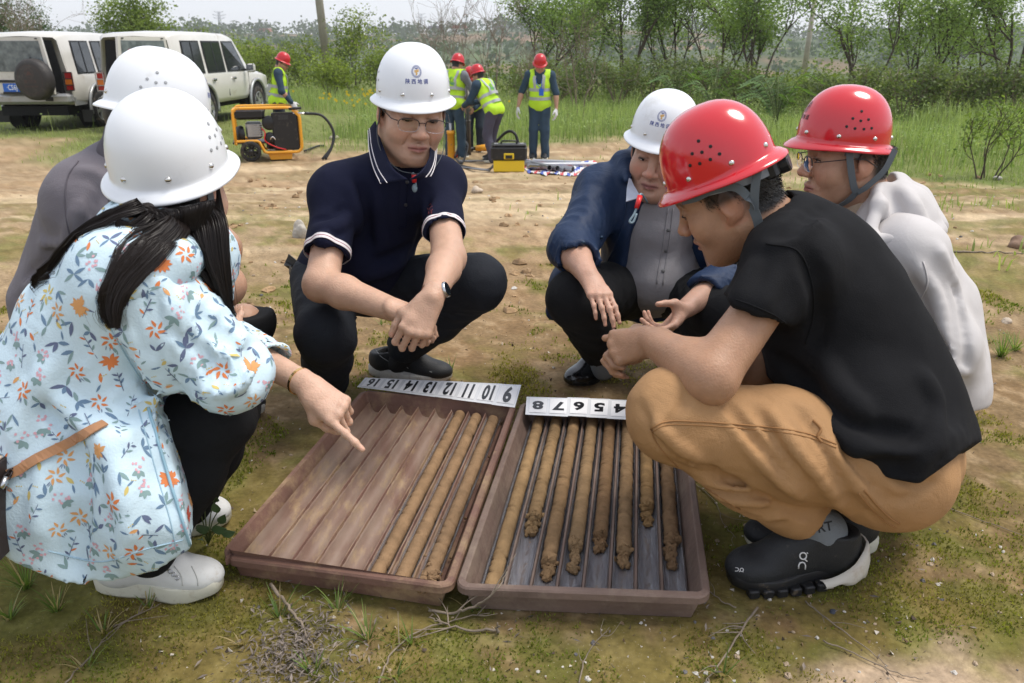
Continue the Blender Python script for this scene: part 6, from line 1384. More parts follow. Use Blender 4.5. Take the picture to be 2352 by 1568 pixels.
 Hd.chain([at(250, 600, 1.58), at(190, 690, 1.60)], [.07, .06], .06); Hd.cone(N, H.L(0, -.03, -.02), .055, .07, .02, True); Hd.disp += [rumple(.012, 8, 6), rumple(.004, 16, 3)]
 hood = Hd.build('hood', fl, root, .0064); sf = Surf(coat, hood)
 tl = Sdf(); tl.cone(N + V(0, 0, -.02), H.L(0, -.026, -.09), .060, .054, .01); tl.cone(N + V(0, 0, -.1), H.L(0, -.02, -.02), .046, .046, .003, True); tl.build('inner_collar', mat('white lining', (.70, .70, .69), .8), root, .006)
 floral_print(root, coat, hood)
 seam(root, 'zip', sf, [(340, 935), (362, 1010), (392, 1110), (420, 1200), (438, 1262)], 'zip blue', r=.003, off=.001); seam(root, 'coat_seam', sf, [(318, 940), (338, 1010), (366, 1110), (392, 1200), (405, 1268)], 'coat seam', r=.0012, off=.0005)
 seam(root, 'coat_seam', sf, [(110, 1265), (230, 1290), (330, 1262), (420, 1240)], 'coat seam', r=.0014, off=.0004); seam(root, 'coat_seam', sf, [(220, 690), (280, 800), (330, 880), (385, 935)], 'coat seam', r=.0014, off=.0004)
 T = Sdf()                                                                                 # trousers
 for (h, k_, a, s_) in ((J['HR'], KR, AR, 1), (J['HL'], KL, AL, 2)): T.chain([h, lerp(h, k_, .5), k_], [.080, .084, .070], .04); T.chain([k_, lerp(k_, a, .4), a], [.070, .066, .048], .03); T.disp += [fold(k_, a, 6, .006, 0, .5, .4, s_), fold(h, k_, 4, .005, .5, 1, .4, s_ + 3)]
 T.disp += [rumple(.004, 7, 2)]; T.build('trousers', MATS['black trousers'], root, .0075)
 hl, tt = on_ground(226, 1352), on_ground(512, 1362); s, P = shoe(root, hl, tt, width=.098, upper='shoe white', sole='sole cream', sole_h=.034, side=-1, kind='trainer')
 us = Surf([o for o in s.children if o.name.startswith('upper')][0]); b = MB()
 for pts in ([(440, 1300), (452, 1325), (455, 1345)], [(400, 1300), (415, 1320), (420, 1345)]): b.tube([q[0] for q in us.path(pts, .0004)], .001, 5)
 b.build('shoe_seams', mat('stitch', (.42, .42, .40), .8), s)
 b = MB()
 for (x, y) in ((384, 1305), (392, 1312), (400, 1319), (408, 1327)): p, nn = us.px(x, y, .0004); b.lathe([(.0045, .0), (.0050, .0014), (.0032, .0018), (.0028, .0004)], p, nn, 10)
 b.build('eyelets', MATS['steel'], s)
 h2, t2 = on_ground(420, 1205), on_ground(531, 1205); d2 = unit(t2 - h2); shoe(root, t2 - d2 * .27, t2, width=.098, upper='shoe white', sole='sole cream', sole_h=.034, side=1)
 b = MB(); ax = unit(WL - EL); c = WL - ax * .026; e1 = perp(ax); e2 = np.cross(ax, e1); ring = [c + (e1 * math.cos(t) + e2 * math.sin(t)) * .0285 for t in np.linspace(0, 2 * math.pi, 33)]
 b.ribbon(ring, ax, .0058, .002); b.build('bracelet', MATS['gold'], root)
 h = helmet(root, Fm, 'helmet white', scale=1.02, knob=False, label='white helmet seen from behind, nearest to the camera')
 bb = MB(); c = Fm.L(0, -.105, -.026); bb.box(c, (.06, .022, .034), X=Fm.r, Z=Fm.u, bev=.006); bb.build('ratchet_knob', mat('knob grey', (.05, .06, .065), .5), h)
 bb = MB(); bb.box(Fm.L(-.006, -.118, -.034), (.018, .004, .010), X=Fm.r, Z=Fm.u, bev=.002); bb.build('red_mark', MATS['red plastic'], h)
 strap(h, [H.L(.080, -.02, .02), H.L(.082, -.01, -.03), H.L(.078, .0, -.09)], H.f, .018)
 woman_hair(root, H, Fm, Surf(coat, hood, body))
 # shoulder bag strap
 bag = world_root('shoulder_bag', on_ground(15, 1330)); tag(bag, 'beige shoulder bag with tan strap hanging at the left edge beside the floral coat', 'bag')
 P_ = sf.path([(242, 975), (180, 1005), (110, 1040), (50, 1075), (22, 1088)], .005, 6); b = MB(); b.ribbon([p for p, _ in P_], [np.cross(nn, unit(P_[min(i + 1, len(P_) - 1)][0] - P_[max(i - 1, 0)][0])) for i, (p, nn) in enumerate(P_)], .017, .003); b.build('strap', mat('tan leather', (.42, .21, .10), .5), bag)
 b = MB(); c0 = at(24, 1085, 1.43); c1 = at(2, 1112, 1.42)
 for i in range(6):
  p = lerp(c0, c1, i / 5); e = perp(c1 - c0) if i % 2 else np.cross(unit(c1 - c0), perp(c1 - c0)); t_ = unit(c1 - c0); b.tube([p + (t_ * math.cos(q) * .008 + e * math.sin(q) * .0055) for q in np.linspace(0, 2 * math.pi, 13)], .0018, 5)
 b.build('chain', mat('chain dark', (.06, .05, .05), .3, .9), bag)
 b = MB(); b.cur = 0; o = at(-78, 1195, 1.40)
 b.box(o, (.055, .16, .17), Z=(.06, 0, 1), bev=.012); b.cur = 1; b.box(o + V(.030, 0, 0), (.008, .165, .175), Z=(.06, 0, 1), bev=.003); b.cur = 2; b.box(o + V(.039, 0, 0), (.006, .16, .17), Z=(.06, 0, 1), bev=.002)
 b.build('bag_body', [mat('bag pink', (.52, .30, .23), .55), mat('bag cream', (.62, .52, .40), .5), mat('bag edge', (.03, .02, .018), .6)], bag)
 b = MB(); P_ = [at(14, 1095, 1.42), at(8, 1110, 1.415), at(0, 1120, 1.41)]; b.tube(P_, .006, 8); b.build('strap_ring', MATS['steel'], bag)
 P_ = [sf.out(p, .008) for p in catmull([at(60, 760, 1.74), at(38, 800, 1.68), at(10, 860, 1.64), at(-25, 960, 1.60), at(-30, 1090, 1.52)], 6)]; b = MB(); b.ribbon(P_, (0, -1, .2), .02, .003); b.build('strap', mat('strap pale', (.50, .40, .34), .6), bag)
 return root
mat('zip blue', (.28, .46, .56), .6); mat('coat seam', (.36, .52, .62), .7)

def floral_print(root, *objs):
 """flowers, leaves and sprigs printed on the cloth: thin flat shapes that follow its surface"""
 cols = [(.66, .20, .06), (.58, .09, .05), (.58, .46, .15), (.66, .38, .43), (.14, .23, .34), (.22, .33, .33), (.12, .15, .25), (.68, .34, .13)]
 pm = [mat('print %d' % i, c, .7) for i, c in enumerate(cols)]
 rg = np.random.default_rng(3); pts_all = []
 for o in objs:
  me = o.data; n = len(me.polygons); ctr = np.zeros(n * 3, np.float32); me.polygons.foreach_get('center', ctr); ctr = ctr.reshape(-1, 3); nr = np.zeros(n * 3, np.float32); me.polygons.foreach_get('normal', nr); nr = nr.reshape(-1, 3)
  view = ctr - np.array([0, 0, CAM_H]); vis = (nr * view).sum(1) < .15
  idx = np.nonzero(vis)[0]; pts_all.append((ctr[idx], nr[idx], Surf(o), o))
 for (ctr, nr, sf, o) in pts_all:
  b = MB(); order = rg.permutation(len(ctr)); chosen = []; grid = {}
  def free(p, r):
   key = tuple(np.floor(p / .03).astype(int))
   for dx in (-2, -1, 0, 1, 2):
    for dy in (-2, -1, 0, 1, 2):
     for dz in (-2, -1, 0, 1, 2):
      for (q, rq) in grid.get((key[0] + dx, key[1] + dy, key[2] + dz), ()):
       if np.linalg.norm(p - q) < r + rq: return False
   grid.setdefault(key, []).append((p, r)); return True
  def stamp(c, n, poly, ci, lift):
   a = b_ax[0]; e = b_ax[1]; v = []
   for (x, y) in poly:
    p = c + a * x + e * y; v.append(sf.near(p, lift)[0])
   b.cur = ci; cc = sf.near(c + a * np.mean([q[0] for q in poly]) + e * np.mean([q[1] for q in poly]), lift)[0]; k = len(v)
   b.add([cc] + v, [(0, i + 1, (i + 1) % k + 1) for i in range(k)], True)
  def leafp(x, y, ang, L, W, bend=.0):
   ca, sa = math.cos(ang), math.sin(ang); o_ = []
   for (t, s_) in ((0, 0), (.25, .8), (.55, 1), (.8, .6), (1, 0), (.8, -.5), (.5, -.85), (.22, -.6)):
    px_, py_ = t * L, s_ * W / 2 + bend * t * t * L; o_.append((x + px_ * ca - py_ * sa, y + px_ * sa + py_ * ca))
   return o_
  cnt = 0
  for i in order:
   kind = rg.choice(6, p=(.17, .18, .15, .27, .13, .10)); rad = (.021, .018, .016, .014, .014, .011)[kind]
   if not free(ctr[i], rad): continue
   cnt += 1
   if cnt > 760: break
   c = ctr[i].astype(float); n = unit(nr[i]); up = V(0, 0, 1) + rg.normal(0, .45, 3); e = unit(up - n * np.dot(up, n)); b_ax = (np.cross(e, n), e); lf = .0005
   A0 = rg.uniform(0, 6.28); S_ = rg.uniform(.85, 1.25) * .98
   if kind == 0:                                             # spiky orange or red bloom
    ci = rg.choice((0, 0, 1, 7)); m = rg.integers(9, 13)
    for k in range(m): stamp(c, n, leafp(0, 0, A0 + 5.6 * (k / m) + rg.normal(0, .1), .018 * S_ * rg.uniform(.7, 1.1), .0075 * S_, .15), ci, lf + .00004 * k)
    stamp(c, n, leafp(.002, -.004, A0 - 1.0, .022 * S_, .004), 6, lf)
   elif kind == 1:                                           # curled lily
    ci = rg.choice((0, 7, 2, 0))
    for k in range(6): stamp(c, n, leafp(.004 * math.cos(A0 + k), .004 * math.sin(A0 + k), A0 + k * 1.05, .013 * S_, .0068 * S_, .5), ci, lf + .00005 * k)
    for k in range(3): stamp(c, n, leafp(rg.normal(0, .003), -.012, -1.5 + rg.normal(0, .3), .010 * S_, .0016), 6, lf)
    stamp(c, n, leafp(.006, -.012, -.9, .018 * S_, .006), 5, lf)
   elif kind == 2:                                           # pink cluster with grey green leaves
    for k in range(8): x, y = rg.normal(0, .0065, 2); stamp(c, n, leafp(x, y + .006, rg.uniform(0, 6.28), .0062, .0052), 3, lf + .00005 * k)
    for k in range(3): stamp(c, n, leafp(0, -.002, -2.6 + k * .9, .015 * S_, .0090), 5, lf)
   elif kind == 3:                                           # a few blue green leaves
    for k in range(rg.integers(2, 5)): stamp(c, n, leafp(0, 0, A0 + k * rg.uniform(.7, 1.6), rg.uniform(.015, .028), rg.uniform(.0055, .0088), .1), rg.choice((4, 4, 5, 6)), lf + .00004 * k)
   elif kind == 4:                                           # sprig
    m = rg.integers(3, 6); L = rg.uniform(.016, .026)
    stamp(c, n, [(-.0006, -L), (.0006, -L), (.0005, L), (-.0005, L)], 6, lf)
    for k in range(m): y = -L * .6 + 1.5 * L * k / m; stamp(c, n, leafp(0, y, (.6 if k % 2 else 2.5) + rg.normal(0, .2), .012, .0042), rg.choice((4, 6, 5, 0)), lf)
   else:                                                      # bud and dots
    stamp(c, n, leafp(0, 0, A0, .018, .0075), rg.choice((7, 2, 0)), lf); stamp(c, n, leafp(-.002, -.002, A0 + 2.6, .017, .0045), 4, lf)
    for k in range(3): x = .005 + .004 * k; stamp(c, n, [(x, .008), (x + .0022, .008), (x + .0022, .0102), (x, .0102)], 2, lf)
  b.build('floral_print', pm, o)['kind'] = 'stuff'

def woman_hair(root, H, Fm, sf):
 rg = np.random.default_rng(9); verts = []; faces = []; nb = 0
 locks = [   # root span under the rim (x0, x1, y), then column, row, depth, half width; strands
  ((-.085, .085, -.092), [(402, 480, 1.475, 100), (410, 512, 1.475, 78), (420, 550, 1.49, 48)], 1700),
  ((-.060, .005, -.092), [(335, 482, 1.455, 36), (250, 545, 1.43, 42), (172, 612, 1.44, 34), (125, 665, 1.47, 22), (95, 705, 1.51, 6)], 1700),
  ((-.02, .060, -.100), [(410, 515, 1.45, 34), (338, 586, 1.40, 33), (284, 645, 1.375, 32), (259, 705, 1.365, 27), (266, 768, 1.375, 9)], 1900),
  ((.015, .088, -.060), [(460, 510, 1.505, 64), (478, 600, 1.50, 54), (503, 690, 1.525, 34), (522, 757, 1.56, 9)], 2400),
  ((.060, .088, -.005), [(490, 540, 1.60, 36), (505, 640, 1.60, 26), (525, 740, 1.62, 8)], 500)]
 for (rt, rows, N_) in locks:
  nclump = max(10, N_ // 14); cu = rg.uniform(-1, 1, nclump); m = len(rows); T2 = []
  for i in range(m):
   q = np.array(rows[min(i + 1, m - 1)][:2], float) - np.array(rows[max(i - 1, 0)][:2], float); n2 = np.array((-q[1], q[0])); T2.append(n2 / np.linalg.norm(n2))
  for s_ in range(N_):
   u = cu[rg.integers(nclump)] * .18 + rg.uniform(-.82, .82); dz = rg.normal(0, .006); wv = rg.normal(0, 2.0); ph = rg.uniform(0, 6.28); fly = rg.normal(0, 16) if rg.random() < .03 else 0
   rx = rt[0] + (rt[1] - rt[0]) * (.5 - .5 * u * T2[0][0] / max(abs(T2[0][0]), .2) * -1); P = [Fm.L(rx, rt[2] + .01, -.004), Fm.L(rx * 1.03, rt[2] - .006, -.040)]
   for i in range(m):
    t = (i + 1) / m; o_ = u * rows[i][3] + wv * math.sin(3 * t + ph) * t + fly * t * t; P.append(sf.out(at(rows[i][0] + T2[i][0] * o_, rows[i][1] + T2[i][1] * o_, rows[i][2] + dz + .02 * u * u), .003 + .004 * (s_ % 3)))
   P = catmull(P, 4); P = np.array([sf.out(p, .0025 + .003 * (s_ % 3)) if 10 < i else p for i, p in enumerate(P)]); cut = max(8, int(len(P) * (1 - abs(rg.normal(0, .05))))); P = P[:cut]; k = len(P)
   T_ = np.gradient(P, axis=0); T_ /= np.linalg.norm(T_, axis=1)[:, None] + 1e-9; vw = P - np.array([0, 0, CAM_H]); sd = np.cross(T_, rg.normal(0, .3, 3) + vw / np.linalg.norm(vw, axis=1)[:, None]); sd /= np.linalg.norm(sd, axis=1)[:, None] + 1e-9
   wd = .00045 * (1 - .8 * np.linspace(0, 1, k) ** 4)[:, None]; verts.append(np.stack([P - sd * wd, P + sd * wd], 1).reshape(-1, 3)); idx = nb + np.arange(k - 1) * 2; faces.append(np.stack([idx, idx + 1, idx + 3, idx + 2], 1)); nb += 2 * k
 # underlay that closes the mass
 U = Sdf()
 U.chain([H.L(0, -.06, .03), H.L(0, -.05, -.06), H.L(.01, -.03, -.12)], [.048, .046, .036], .04); U.ell(H.L(0, 0, .02), (.074, .080, .06), H.M, .03)
 for (rt, rows, N_) in locks[1:4]: 
  pp = [at(x, y, Z + .030) for (x, y, Z, h) in rows]; U.chain(pp[:-1], [max(.006, h * .00042) for (x, y, Z, h) in rows][:-1], .02)
 U.under(Fm); U.disp += [rumple(.004, 12, 3)]
 U.build('hair_mass', hair_mat('hair mass', .6, .25), root, .006)
 link_mesh('hair', raw_mesh('hair', np.concatenate(verts), np.concatenate(faces), True), hair_mat(), root)
def hair_mat(n='long hair', r=.42, sp=.3): return mat(n, (.012, .008, .0065), r, spec=sp)
woman()
# ------------------------------------------------------------------ the two core trays
TRAY_Z = .075
def quad(c):
 A, B, C_, D = [on_ground(x, y, TRAY_Z)[:2] for (x, y) in c]
 return A, B, C_, D
class Tray:
 def __init__(s, A, B, C_, D): s.A, s.B, s.C, s.D = A, B, C_, D
 def P(s, u, v, z):
  q = (s.A * (1 - u) + s.B * u) * (1 - v) + (s.D * (1 - u) + s.C * u) * v; return V(q[0], q[1], z)
 def v_of(s, px, py, z=.06):
  q = on_ground(px, py, z)[:2]; m0 = (s.A + s.B) / 2; m1 = (s.C + s.D) / 2; d = m1 - m0; return float((q - m0) @ d / (d @ d))
 @property
 def U(s): return unit(s.P(1, .5, 0) - s.P(0, .5, 0))
 @property
 def W(s): return unit(s.P(.5, 1, 0) - s.P(.5, 0, 0))
TR = Tray(V(-0.117, 1.335), V(0.395, 1.303), V(0.527, 2.207), V(0.027, 2.238)); TL = Tray(V(-0.639, 1.453), V(-0.122, 1.332), V(0.015, 2.225), V(-0.478, 2.331))
def make_tray(T, name, label, tone, dirt, left):
 lo = T.P(.5, .5, 0); root = world_root(name, lo); tag(root, label, 'tray', 'core trays side by side on the ground')
 m = mat('tray ' + tone, {'red': (.205, .112, .084), 'grey': (.205, .140, .112)}[tone], .62, var=.35, vscale=9, bump=.5, bscale=70, dirt=(dirt, .45, 7), spec=.35)
 fl = mat('bed ' + tone, {'red': (.180, .104, .078), 'grey': (.115, .090, .085)}[tone], .5, var=.42, vscale=16, var_col=(.42, .35, .275) if left else (.19, .165, .15), bump=.4, bscale=60, dirt=(dirt, .35, 22), stretch=(1, .35, 1))
 # rim and walls: profile swept round a rounded rectangle
 def loop(inset, z, rad):
  L0, L1 = .50, .885; n = 7; out = []
  for (cx, cy, a0) in ((1, 0, -90), (1, 1, 0), (0, 1, 90), (0, 0, 180)):
   for k in range(n):
    a = R(a0 + 90 * k / (n - 1)); r = max(rad - inset, .004); u = (1 - inset / L0 - r / L0) if cx else (inset + r) / L0; v = (1 - inset / L1 - r / L1) if cy else (inset + r) / L1
    out.append((u + r / L0 * math.cos(a), v + r / L1 * math.sin(a), z))
  return out
 zr = TRAY_Z
 prof = [(.030, .002, .03), (.022, .030, .03), (.018, zr - .021, .03), (.004, zr - .020, .03), (.0, zr - .017, .03), (.0, zr - .004, .03), (.003, zr, .03), (.014, zr + .001, .03), (.017, zr - .002, .03), (.028, .04, .026), (.040, .016, .02)]
 v = []; rows = [loop(*p) for p in prof]; n = len(rows[0])
 rg = np.random.default_rng(4 if left else 5)
 for r_, row in enumerate(rows):
  for (u, w, z) in row:
   dz = 0.0
   if z > .06: dz = .0025 * math.sin(u * 9 + w * 5) + rg.normal(0, .0004)
   p = T.P(u, w, z + dz)
   if left and r_ < 8 and w < .10 and u < .34:                       # broken, sagging corner lip
    k = (1 - sstep(.0, .1, w)) * (1 - sstep(.03, .34, u)); p = p + V(0, .010, -.018) * k * (1 if r_ > 2 else 0) + V(0, .006 * math.sin(u * 160), .004 * math.sin(u * 210)) * k
   v.append(p)
 f = [(i * n + k, i * n + (k + 1) % n, (i + 1) * n + (k + 1) % n, (i + 1) * n + k) for i in range(len(rows) - 1) for k in range(n)]
 f.append(tuple(range((len(rows) - 1) * n, len(rows) * n)))
 me = raw_mesh('rim', np.array(v), f); link_mesh('rim', me, m, root); me.polygons.foreach_set('use_smooth', [False] * len(f))
 # bed: eight channels between fins
 nu, nv = 8 * 12 + 1, 60; v = []; u0, u1, v0, v1 = .075, .925, .042, .955
 for j in range(nv):
  w = v0 + (v1 - v0) * j / (nv - 1)
  for i in range(nu):
   x = i / (nu - 1) * 8; fr = x - math.floor(x); e = abs(2 * fr - 1)
   z = .018 + (.034 * e ** 3.2 if left else .012 * e ** 4); v.append(T.P(u0 + (u1 - u0) * i / (nu - 1), w, z + rg.normal(0, .0004)))
 f = [(j * nu + i, j * nu + i + 1, (j + 1) * nu + i + 1, (j + 1) * nu + i) for j in range(nv - 1) for i in range(nu - 1)]
 link_mesh('bed', raw_mesh('bed', np.array(v), f), fl, root)
 fins = range(1, 8)
 for k in fins:
  u = u0 + (u1 - u0) * k / 8; b = MB(); hgt = .046 if not left else .050; pts = [T.P(u, w, 0) for w in np.linspace(v0 + .004, v1 - .004, 24)]
  wd = .0035 if left else .0042
  vv = []
  for i, p in enumerate(pts):
   jz = rg.normal(0, .0007); 
   for (o, z) in ((-wd * 1.8, .02), (-wd * .5, hgt + jz), (wd * .5, hgt + jz), (wd * 1.8, .02)): vv.append(p + T.U * o + V(0, 0, z))
  ff = [(i * 4 + q, i * 4 + q + 1, i * 4 + 5 + q, i * 4 + 4 + q) for i in range(len(pts) - 1) for q in range(3)] + [(0, 3, 2, 1), tuple((len(pts) - 1) * 4 + q for q in range(4))]
  b.add(vv, ff); b.build('divider', m, root)
 return root
make_tray(TL, 'core_tray', 'reddish brown left tray with five empty channels and a cracked near lip', 'red', (.38, .27, .15), True)
make_tray(TR, 'core_tray', 'greyer brown right tray with a soil core in every channel', 'grey', (.26, .20, .15), False)
PVC = None
def pvc():
 if 'pvc' in MATS: return MATS['pvc']
 m = bpy.data.materials.new('pvc'); m.use_nodes = True; t = m.node_tree; N = t.nodes; L = t.links; b = N['Principled BSDF']; b.inputs['Base Color'].default_value = (.50, .50, .52, 1); b.inputs['Roughness'].default_value = .14; b.inputs['Specular IOR Level'].default_value = .7
 tr = N.new('ShaderNodeBsdfTransparent'); tr.inputs[0].default_value = (.90, .90, .92, 1); mx = N.new('ShaderNodeMixShader'); tc = N.new('ShaderNodeTexCoord'); mp = N.new('ShaderNodeMapping'); mp.inputs['Scale'].default_value = (60, 4, 30); n = N.new('ShaderNodeTexNoise'); n.inputs['Scale'].default_value = 1.6; n.inputs['Detail'].default_value = 6
 mr = N.new('ShaderNodeMapRange'); mr.inputs[1].default_value = .35; mr.inputs[2].default_value = .75; mr.inputs[3].default_value = .10; mr.inputs[4].default_value = .42
 L.new(tc.outputs['Object'], mp.inputs[0]); L.new(mp.outputs[0], n.inputs['Vector']); L.new(n.outputs[0], mr.inputs[0]); L.new(mr.outputs[0], mx.inputs[0]); L.new(tr.outputs[0], mx.inputs[1]); L.new(b.outputs[0], mx.inputs[2]); L.new(mx.outputs[0], N['Material Output'].inputs['Surface']); MATS['pvc'] = m; return m
def soil_core(T, ch, v0, v1, r, col, label, crumb=0.0, ztop=None, rough=.0012, seed=0, crumb_up=False):
 u0, u1 = .075, .925; uc = u0 + (u1 - u0) * (ch - .5) / 8; zc = .0215 + r
 # split clear liner under the core
 ln = world_root('core_liner', T.P(uc, .5, .03)); tag(ln, 'clear split plastic liner %s' % label[1], 'liner', 'clear liners in the trays'); b = MB(); n = 12; L = 30; R_ = r + .0036; vv = []
 l0, l1 = .046, .950; a0, a1 = (178, 368) if ch % 3 else (165, 352)
 for i in range(L):
  w = l0 + (l1 - l0) * i / (L - 1)
  for k in range(n):
   a = R(a0 + (a1 - a0) * k / (n - 1)); vv.append(T.P(uc, w, zc) + T.U * math.cos(a) * R_ * 1.04 + V(0, 0, math.sin(a) * R_ + .0015 * (k in (0, n - 1)) * math.sin(w * 40 + ch)))
 o = link_mesh('half_pipe', raw_mesh('half_pipe', np.array(vv), [(i * n + k, i * n + k + 1, (i + 1) * n + k + 1, (i + 1) * n + k) for i in range(L - 1) for k in range(n - 1)]), pvc(), ln); sm = o.modifiers.new('t', 'SOLIDIFY'); sm.thickness = .0016
 root = world_root('soil_core', T.P(uc, (v0 + v1) / 2, .03)); tag(root, label[0], 'soil core', 'soil cores in the trays'); rg = np.random.default_rng(50 + ch + seed)
 m = mat('core %d %d' % (seed, ch), col, .92, var=.35, vscale=30, bump=.55, bscale=150, dirt=(tuple(q * .62 for q in col), .25, 45), spec=.15)
 n, L = 20, 230; vv = []; ln_ = (v1 - v0)
 cr = [(rg.uniform(0, 1), rg.uniform(.0028, .0052), rg.uniform(-.5, .5), rg.uniform(0, 6.28)) for _ in range(int(22 * ln_) + 3)]
 for i in range(L + 1):
  t = i / L; w = v0 + ln_ * t
  for k in range(n):
   a = 2 * math.pi * k / n; q = np.array([[w * 70, math.cos(a) * 1.8, math.sin(a) * 1.8]]) + seed * 7 + ch
   rr = r * (.99 + .004 * math.sin(w * 9 + ch)) + rough * (float(fbm(q, 3)[0]) * .7 + float(vnoise(q * 5)[0]) * .6)
   for (ct, dp, sk, ph) in cr:
    dd = (t - ct) * ln_ * .885 + .005 * math.sin(a * 2 + ph) + .004 * sk * math.cos(a); 
    if abs(dd) < .0042 and math.sin(a * 1.0 + ph) > -.5: rr -= dp * (1 - abs(dd) / .0042) * (.4 + .6 * abs(math.sin(a + ph)))
   if i in (0, L): rr *= .93
   vv.append(T.P(uc, w, zc) + T.U * math.cos(a) * rr + V(0, 0, math.sin(a) * rr))
 f = [(i * n + k, i * n + (k + 1) % n, (i + 1) * n + (k + 1) % n, (i + 1) * n + k) for i in range(L) for k in range(n)]
 c0, c1 = len(vv), len(vv) + 1; vv += [T.P(uc, v0 - .002, zc), T.P(uc, v1 + .002, zc)]; f += [(c0, (k + 1) % n, k) for k in range(n)] + [(c1, L * n + k, L * n + (k + 1) % n) for k in range(n)]
 link_mesh('core', raw_mesh('core', np.array(vv), f), m, root)
 if crumb:
  M_ = MB(); nn = int(70 * crumb / .06) if not crumb_up else 80
  for k in range(nn):
   t = rg.uniform(-.25, 1) ; s = rg.uniform(.0035, .010) * (1.25 if rg.random() < .2 else .85); w = v0 - crumb * t; lat = rg.normal(0, r * .42 * (1 - .35 * max(t, 0))); hh = math.sqrt(max(r * r - lat * lat, 0)) * (1 - .85 * max(t, 0)) * rg.uniform(.3, 1.0)
   z = zc - r * .75 + hh if t > 0 else zc + math.sqrt(max(r * r - lat * lat, 0)) * .9
   if crumb_up: w = v0 + rg.uniform(-.01, .075); lat = rg.normal(0, r * .8); z = zc + r * .7 + rg.uniform(-.012, .012) - abs(lat) * .5
   c = T.P(uc, w, z) + T.U * lat; e = rg.normal(size=(3, 3)); q, _ = np.linalg.qr(e); b0 = len(M_.v); M_.sphere(c, s * rg.uniform(.6, 1.2, 3), 6, 4, q[0], q[1], q[2])
   for i in range(b0, len(M_.v)): M_.v[i] = tuple(V(M_.v[i]) + rg.normal(0, s * .13, 3))
  M_.sm = [False] * len(M_.sm); o = M_.build('crumbs', m, root); o['kind'] = 'stuff'
soil_core(TL, 6, .03, .955, .0165, (.305, .192, .105), ('long smooth soil core, first of three in the left tray', 'under the first core of the left tray'), seed=1, rough=.0007)
soil_core(TL, 7, .03, .945, .0165, (.312, .197, .108), ('long smooth soil core with torn grey liner, middle of three in the left tray', 'torn and whitish along the middle core of the left tray'), seed=1, rough=.0007)
soil_core(TL, 8, .03, .940, .0165, (.29, .184, .102), ('soil core topped by broken lumps at its near end, beside the left tray rim', 'under the lumpy core of the left tray'), seed=1, rough=.0007, crumb=.06, crumb_up=True)
yv = lambda px, py: TR.v_of(px, py)
for (ch, ne, r, col, lab, lin, cb, ro) in (
 (1, .035, .0165, (.335, .215, .106), 'yellowish full length soil core next to the middle rim', 'under the yellowish full length core', 0, .0009),
 (2, yv(1208, 1165), .0168, (.31, .200, .100), 'shorter soil core ending in loose crumbs, second from the middle rim', 'of the second channel from the middle rim', .055, .0020),
 (3, yv(1242, 1270), .0168, (.30, .188, .096), 'soil core with a broken flaky end under card 7', 'under the flaky ended core below card 7', .035, .0018),
 (4, yv(1322, 1240), .0168, (.305, .198, .103), 'soil core with a long sandy crumbled end under card 6', 'under the core below card 6', .075, .0018),
 (5, yv(1382, 1215), .0168, (.232, .140, .072), 'darker soil core ending in flat flakes under card 5', 'under the dark core below card 5', .045, .0016),
 (6, yv(1438, 1255), .0168, (.29, .183, .094), 'rough pitted soil core with lumps at its end under card 4', 'under the pitted core below card 4', .04, .0024),
 (7, yv(1497, 1160), .0165, (.31, .190, .085), 'shortest soil core, its upper part behind the tan knee', 'of the channel with the shortest core', .055, .0014),
 (8, yv(1560, 1240), .0168, (.22, .135, .072), 'dark rough soil core with big clods along the outer rim', 'leaning on the outer rim of the right tray', .085, .0030)):
 soil_core(TR, ch, ne, .945, r, col, (lab, lin), crumb=cb, rough=ro, seed=2)
def dirt_bits():
 rg = np.random.default_rng(8); b = MB()
 for k in range(260):
  T = TR if rg.random() < .8 else TL; u = rg.uniform(.07, .93) if T is TR else rg.uniform(.55, .93); w = rg.uniform(.04, .95); s = rg.uniform(.0015, .004); x = (u - .062) / .876 * 8; fr = abs(2 * (x % 1) - 1)
  b.sphere(T.P(u, w, .016 + (.012 if T is TR else .036) * fr ** 3.2), rg.uniform(.6, 1.2, 3) * s, 5, 3)
 o = b.build('soil_bits', mat('soil bits', (.26, .165, .08), .95)); tag(o, kind='stuff')
dirt_bits()
